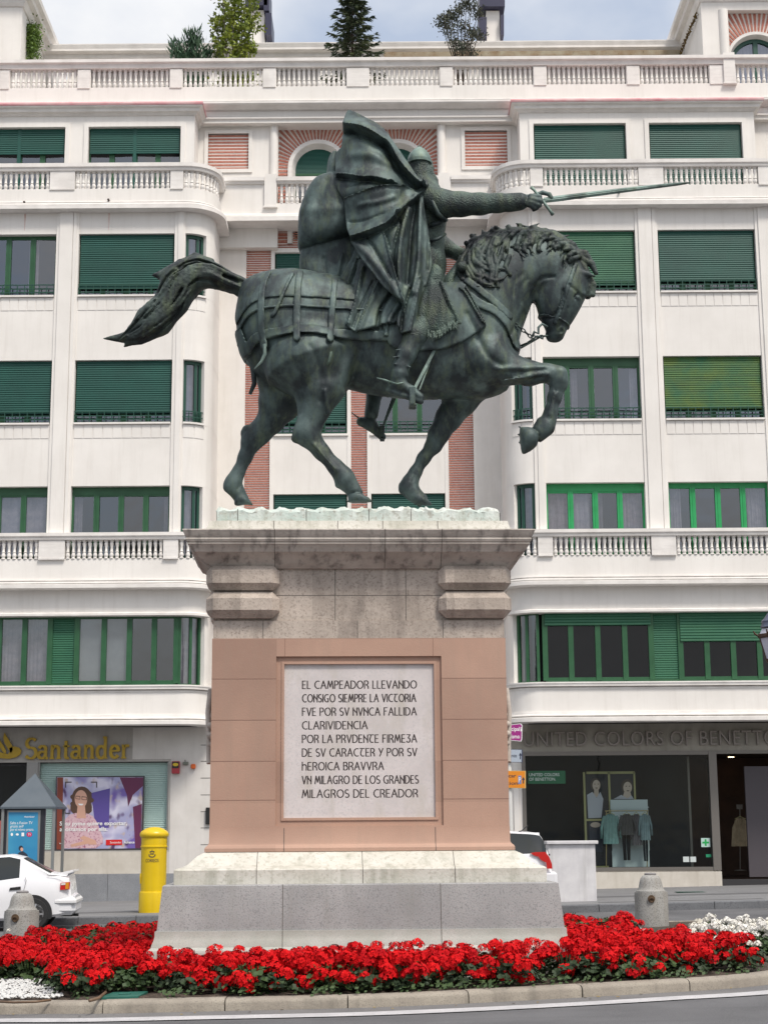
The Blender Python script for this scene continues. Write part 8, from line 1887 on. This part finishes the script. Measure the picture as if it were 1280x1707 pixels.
m = MB(); m.box(-sx(82), 0.04, -0.835, 0.835, szz(110, 1509), szz(110, 1497), 0.05); m.build('bumper_strip', M('bumper_grey_white', (0.66, 0.66, 0.67), 0.4), bo, local=True)
m = MB()
for s_ in (-1, 1):
    q0, q1 = sorted((s_*0.66, s_*0.74)); m.prism([lp(84, 1459), lp(104, 1453), lp(125.5, 1450.5), lp(126, 1453.5), lp(114, 1456), lp(110, 1461), lp(95, 1462)], q0, q1)
m.prism([lp(106, 1453), lp(125.5, 1450.5), lp(126, 1453.5), lp(108, 1455.5)], -0.659, 0.659); m.build('spoiler', CPAINT, CA, local=True)
m = MB()
for s_ in ([lp(36, 1462), lp(38, 1468), lp(33, 1490), lp(28, 1497), lp(16, 1505), lp(12, 1525)], [lp(72, 1458), lp(110, 1461), lp(124, 1460)]): m.tube([(a, -0.85 if i_ < 9 else 0, b) for i_, (a, b) in enumerate(s_)], 0.006, 5)
m.build('door_seam', M('seam_grey', (0.30, 0.30, 0.31), 0.6), CA, local=True)
m = MB(); m.box(-sx(121.5), -sx(123), -0.26, 0.26, szz(122, 1484), szz(122, 1474)); m.build('number_plate', M('plate_white', (0.7, 0.7, 0.68), 0.4), CA, local=True)
m = MB(); m.box(-0.6, -0.1, 0.3, 0.42, 0.22, 0.30, 0.03); m.tube([(-0.35, 0.35, 0.26), (0.0, 0.35, 0.25)], 0.03, 10); m.build('exhaust', BLKP, CA, local=True)
CA.rotation_euler = (0, 0, R(6))
# the white hatchback behind the pedestal: tail at px 926
yn2 = 32.7; cx1 = at(926, 1440, yn2).x; g1 = gz(cx1 - 1)
def tx(px): return cx1 - at(px, 1440, yn2).x
def tz(px, py): return at(px, py, yn2).z - g1
H2 = [(0, 0.72), (0.03, tz(923, 1462)), (tx(919), tz(919, 1447)), (tx(917), tz(917, 1427)), (tx(907), tz(907, 1398)), (tx(901), tz(901, 1389.5)), (tx(885), tz(885, 1387.5)), (tx(852), tz(852, 1386)), (1.8, 1.69), (2.5, 1.62), (3.1, 1.22), (3.3, 1.10), (3.9, 1.0), (4.1, 0.8), (4.2, 0.55)]
B2 = [(0, 0.68), (0.03, tz(923, 1464)), (tx(918), tz(918, 1448)), (tx(905), tz(905, 1424)), (tx(880), tz(880, 1424)), (1.5, tz(852, 1428)), (3.2, 1.0), (3.9, 0.92), (4.1, 0.74), (4.2, 0.5)]
CB = car('white_hatchback_car', 'white hatchback with tall red tail light half hidden behind the pedestal', (cx1, yn2 + 0.86, g1), H2, B2, [(0, 0.45), (0.05, 0.32), (0.6, 0.24), (3.8, 0.22), (4.2, 0.4)], 4.2, 0.86, (0.72, 3.3), 0.33, 0.62, [(tx(912), 1.85), (1.95, 2.9)], (tx(918), tx(905)), (2.55, 3.05))
def lq(px, py): return (-tx(px), tz(px, py))
panel('tail_light', REDL, CB, [lq(884, 1422), lq(892, 1420.5), lq(909, 1420), lq(915, 1428), lq(919.5, 1440), (lq(920, 1448)), lq(911, 1448), lq(910, 1438), lq(902, 1434), lq(897, 1428), lq(890, 1426)], -0.845, 0.03)
m = MB(); m.box(-0.5, 0.03, -0.84, 0.84, 0.40, tz(922, 1453), 0.05); m.build('rear_bumper', CPAINT, CB, local=True)
m = MB(); m.box(-tx(885), -tx(902), -0.60, 0.60, tz(900, 1392), tz(900, 1388), 0.01); m.build('roof_spoiler', CPAINT, CB, local=True)
m = MB(); q = (-tx(868), -0.45, tz(868, 1386)); m.tube([q, (-tx(873), -0.45, tz(873, 1385)), (-tx(884), -0.45, tz(884, 1376))], 0.012, 6); m.build('aerial', BLKP, CB, local=True)
m = MB(); m.box(-tx(919.5), -tx(923), -0.12, 0.12, tz(921, 1427), tz(921, 1424)); m.build('wiper', BLKP, CB, local=True)

# ================================================================== planting and chimneys on the roof terrace
BARK = M('bark', (0.09, 0.065, 0.045), 0.9, (0.05, 0.036, 0.026), 8); PALEBARK = M('pale_bark', (0.30, 0.28, 0.24), 0.9, (0.12, 0.10, 0.08), 10)
NEED = M('blue_green_needles', (0.030, 0.075, 0.045), 0.7, (0.055, 0.11, 0.055), 5); SPR = M('spruce_needles', (0.025, 0.048, 0.034), 0.75, (0.075, 0.095, 0.030), 2.5); YLEAF = M('yellow_green_leaves', (0.27, 0.31, 0.03), 0.6, (0.13, 0.19, 0.025), 4); JUN = M('grey_juniper', (0.055, 0.070, 0.055), 0.8, (0.085, 0.085, 0.055), 4); HANG = M('hanging_fern', (0.12, 0.20, 0.015), 0.6, (0.055, 0.11, 0.012), 4)
YTR = 46.6
def spray(m, c, L, rr, up=0.3, w=0.35, d=None):
    d = d or Vector((rr.uniform(-1,1), rr.uniform(-1,1), rr.uniform(-.3,1)*up*2)).normalized(); s = d.cross(Vector((rr.uniform(-1,1), rr.uniform(-1,1), rr.uniform(-1,1)))).normalized()
    m.add([c - d*L*0.3, c + s*L*w + d*L*0.2, c + d*L, c - s*L*w + d*L*0.2], [(0,1,2,3)])
def tree_root(name, px, label):
    p = at(px, 100, YTR); return empty(name, (p.x, YTR, ZTER), label, 'tree')
# birch-like tree
T = tree_root('broadleaf_tree', 393, 'tall loose yellow green tree on the roof terrace in front of the left chimney'); rr = random.Random(31); b = T.location
ztop = at(390, -25, YTR).z; tr = MB(); lf = MB(); stems = []
for (bx, tx_, ty) in ((388, 372, -30), (392, 395, -45), (398, 425, -5), (385, 360, 30), (396, 410, -30)):
    q0 = Vector((at(bx, 100, YTR).x, YTR + rr.uniform(-.2,.2), ZTER)); q1 = Vector((at(tx_, ty, YTR).x, YTR + rr.uniform(-.6,.6), at(tx_, ty, YTR).z)); stems.append((q0, q1)); md = q0.lerp(q1, 0.5) + Vector((rr.uniform(-.1,.1), 0, 0)); tr.tube([q0, md, q1], [0.05, 0.03, 0.008], 6)
for q0, q1 in stems:
    for k in range(40):
        t = rr.uniform(0.12, 1.0); c = q0.lerp(q1, t); a = rr.uniform(0, 6.28); L = rr.uniform(0.2, 0.62)*(1.05 - 0.55*t); e = c + Vector((math.cos(a)*L, math.sin(a)*L, rr.uniform(0.0, 0.35))); tr.tube([c, e], [0.010, 0.004], 4, False)
        for j in range(30):
            p = c.lerp(e, rr.uniform(0.2, 1.1)) + Vector((rr.gauss(0, .07), rr.gauss(0, .07), rr.gauss(0, .08))); spray(lf, p, rr.uniform(0.07, 0.115), rr, 0.3, 0.45)
tr.build('trunk', PALEBARK, T, smooth=True); lf.build('crown', YLEAF, T)
# small dense conifer
T = tree_root('small_conifer', 322, 'small dark bushy conifer, leftmost of the trees behind the top balustrade'); rr = random.Random(32); tr = MB(); lf = MB()
for (tx_, ty) in ((326, 58), (318, 62), (334, 66), (300, 80), (345, 78), (310, 86), (292, 82), (338, 92)):
    q0 = Vector((at(324, 105, YTR).x, YTR + rr.uniform(-.1,.1), ZTER)); q1 = Vector((at(tx_, ty, YTR).x, YTR + rr.uniform(-.4,.4), at(tx_, ty, YTR).z)); tr.tube([q0, q0.lerp(q1, .6) + Vector((0,0,-.05)), q1], [0.035, 0.02, 0.01], 6)
    for k in range(330):
        t = rr.uniform(0.2, 1.0); p = q0.lerp(q1, t) + Vector((rr.gauss(0,.09), rr.gauss(0,.09), rr.gauss(0,.08))); spray(lf, p, rr.uniform(0.09, 0.17), rr, 0.5, 0.20, (q1 - q0).normalized() + Vector((rr.uniform(-.9,.9), rr.uniform(-.9,.9), rr.uniform(-.2,.8))))
tr.build('trunk', BARK, T, smooth=True); lf.build('crown', NEED, T)
# spruce with tiered boughs
T = tree_root('spruce_tree', 588, 'tiered dark spruce rising behind the top balustrade above the rider'); rr = random.Random(33); tr = MB(); lf = MB(); b = T.location; zt_ = at(588, -25, YTR).z; tr.tube([b, (b.x - 0.02, b.y, zt_)], [0.07, 0.012], 8)
H_ = zt_ - b.z; tiers = 15
for k in range(tiers):
    t = 0.20 + 0.78*k/tiers; z = b.z + H_*t; nb = 7
    for j in range(nb):
        a = j*6.283/nb + k*0.7 + rr.uniform(-.25,.25); L = (1.22*(1 - t)**0.75 + 0.14)*rr.uniform(0.75, 1.12); pts = []
        for i in range(6): s = i/5; pts.append(Vector((b.x + math.cos(a)*L*s, b.y + math.sin(a)*L*s, z - 0.10*math.sin(s*2.4)*L + 0.10*s*s)))
        tr.tube(pts, [0.014, 0.012, 0.010, 0.008, 0.006, 0.003], 4, False); out = Vector((math.cos(a), math.sin(a), 0))
        for i in range(52):
            s = rr.uniform(0.12, 1.03); p = pts[min(4, int(s*5))].lerp(pts[min(5, int(s*5) + 1)], s*5 - int(s*5) if s < 1 else 1); sd_ = Vector((-out.y, out.x, 0))*rr.choice((-1, 1)); d = (out*rr.uniform(0.5,1.2) + sd_*rr.uniform(0.2,1.1) + Vector((0,0,rr.uniform(-.55,-.05)))).normalized(); spray(lf, p + sd_*rr.uniform(0,.12)*(1.1 - s), rr.uniform(0.11, 0.20), rr, 0.2, 0.15, d)
tr.build('trunk', BARK, T, smooth=True); lf.build('crown', SPR, T)
# open juniper
T = tree_root('juniper_tree', 769, 'sparse grey green juniper with bare forked stems beside the right chimney'); rr = random.Random(34); tr = MB(); lf = MB(); q0 = Vector(T.location)
for (tx_, ty) in ((768, 12), (745, 30), (735, 48), (752, 22), (785, 22), (795, 32), (797, 58), (738, 42), (776, 16), (790, 45), (760, 30), (748, 60), (783, 62), (770, 50), (755, 78), (785, 82), (765, 88), (776, 80)):
    c = at(tx_, ty, YTR); q1 = Vector((c.x, YTR + rr.uniform(-.5,.5), c.z)); md = q0.lerp(q1, 0.5) + Vector(((q0.x - q1.x)*0.18, 0, 0.1)); tr.tube([q0, md, q1], [0.035, 0.02, 0.008], 6)
    for k in range(170): 
        p = q1 + Vector((rr.gauss(0,.115), rr.gauss(0,.11), rr.gauss(-.02,.095))); spray(lf, p, rr.uniform(0.05, 0.09), rr, 0.5, 0.30)
tr.build('trunk', BARK, T, smooth=True); lf.build('crown', JUN, T)
# hanging fern on the left wing
c = at(52, 70, YW + 1.2); T = empty('hanging_plant', at(50, 104, YW + 1.2), 'bright green plant trailing down the wall of the left roof wing', 'plant'); rr = random.Random(35); lf = MB(); tr = MB()
for k in range(4200):
    a = at(rr.gauss(51, 7.5), rr.choice((rr.gauss(62, 12), rr.uniform(40, 104))), YW + rr.uniform(0.6, 1.8))
    spray(lf, a, rr.uniform(0.05, 0.10), rr, 0.2, 0.28, Vector((rr.uniform(-.8,.8), rr.uniform(-.8,.8), rr.uniform(-1.2,.4))).normalized())
for k in range(8): a = at(46 + k*1.2, 50, YW + 1.2); tr.tube([a, at(45 + k*1.4, 104, YW + 1.2)], 0.008, 4)
lf.build('foliage', HANG, T); tr.build('stem', BARK, T)
# dry growth along the gutter of the penthouse
m = MB(); rr = random.Random(36)
for k in range(1500):
    px = rr.uniform(640, 1132); c = at(px, rr.uniform(88, 97) , YP - 0.5); spray(m, c, rr.uniform(0.04, 0.10), rr, 0.6, 0.25)
for k in range(420):
    t = rr.random(); c = at(1131 + t*30 + rr.uniform(-2,2), 95 - t*72 + rr.uniform(-2,2), YP - 0.4 - t*2.6); spray(m, c, rr.uniform(0.03, 0.08), rr, 0.5, 0.3)
tag(m.build('moss', M('dry_moss', (0.17, 0.12, 0.02), 0.9, (0.10, 0.055, 0.02), 6)), label='ochre moss and weeds growing along the penthouse ledge', kind='stuff')
m = MB(); m.box(at(640, 92, YP - 0.4).x, at(1133, 92, YP - 0.4).x, YP - 0.55, YP - 0.345, zl(800, 97, YP - 0.4), zl(800, 89, YP - 0.4)); m.build('stained_ledge', M('lichen_stone', (0.24, 0.17, 0.10), 0.9, (0.34, 0.30, 0.22), 3), BLD)
CHM = M('chimney_cowl', (0.035, 0.035, 0.065), 0.4, metal=0.3)
def chimney(px0, px1, ptop, label, cowls):
    Y = 51.0; a, b = at(px0, 60, Y).x, at(px1, 60, Y).x; root = empty('chimney', ((a+b)/2, Y, ZTER), label, 'chimney'); zt = at(px0, ptop, Y).z
    m = MB(); m.box(a, b, Y, Y + 0.9, ZTER, zt); m.build('stack', PLASTER, root)
    for (q0, q1, t0, t1, sl) in cowls:
        P = [at(x, y, Y + 0.1) for x, y in ((q0, t1), (q1, t1 + sl), (q1 - 3 if sl else q1, t0 + sl), (q0 + 3 if sl else q0, t0))]; m = MB(); m.prism([(p.x, p.z) for p in P], Y - 0.25, Y + 1.1); m.build('cowl', CHM, root)
chimney(811, 833, 18, 'white chimney with dark metal cowls beside the juniper', [(798, 840, -20, 19, 0), (796.5, 810, 37, 70, 0), (833, 838.5, 33, 66, 0)])
chimney(418, 441, 17, 'white chimney with dark metal cowls half hidden by the yellow green tree', [(410, 447, -20, 17, 0), (444, 454, 30, 66, 0), (441, 450, -20, 26, 0)])
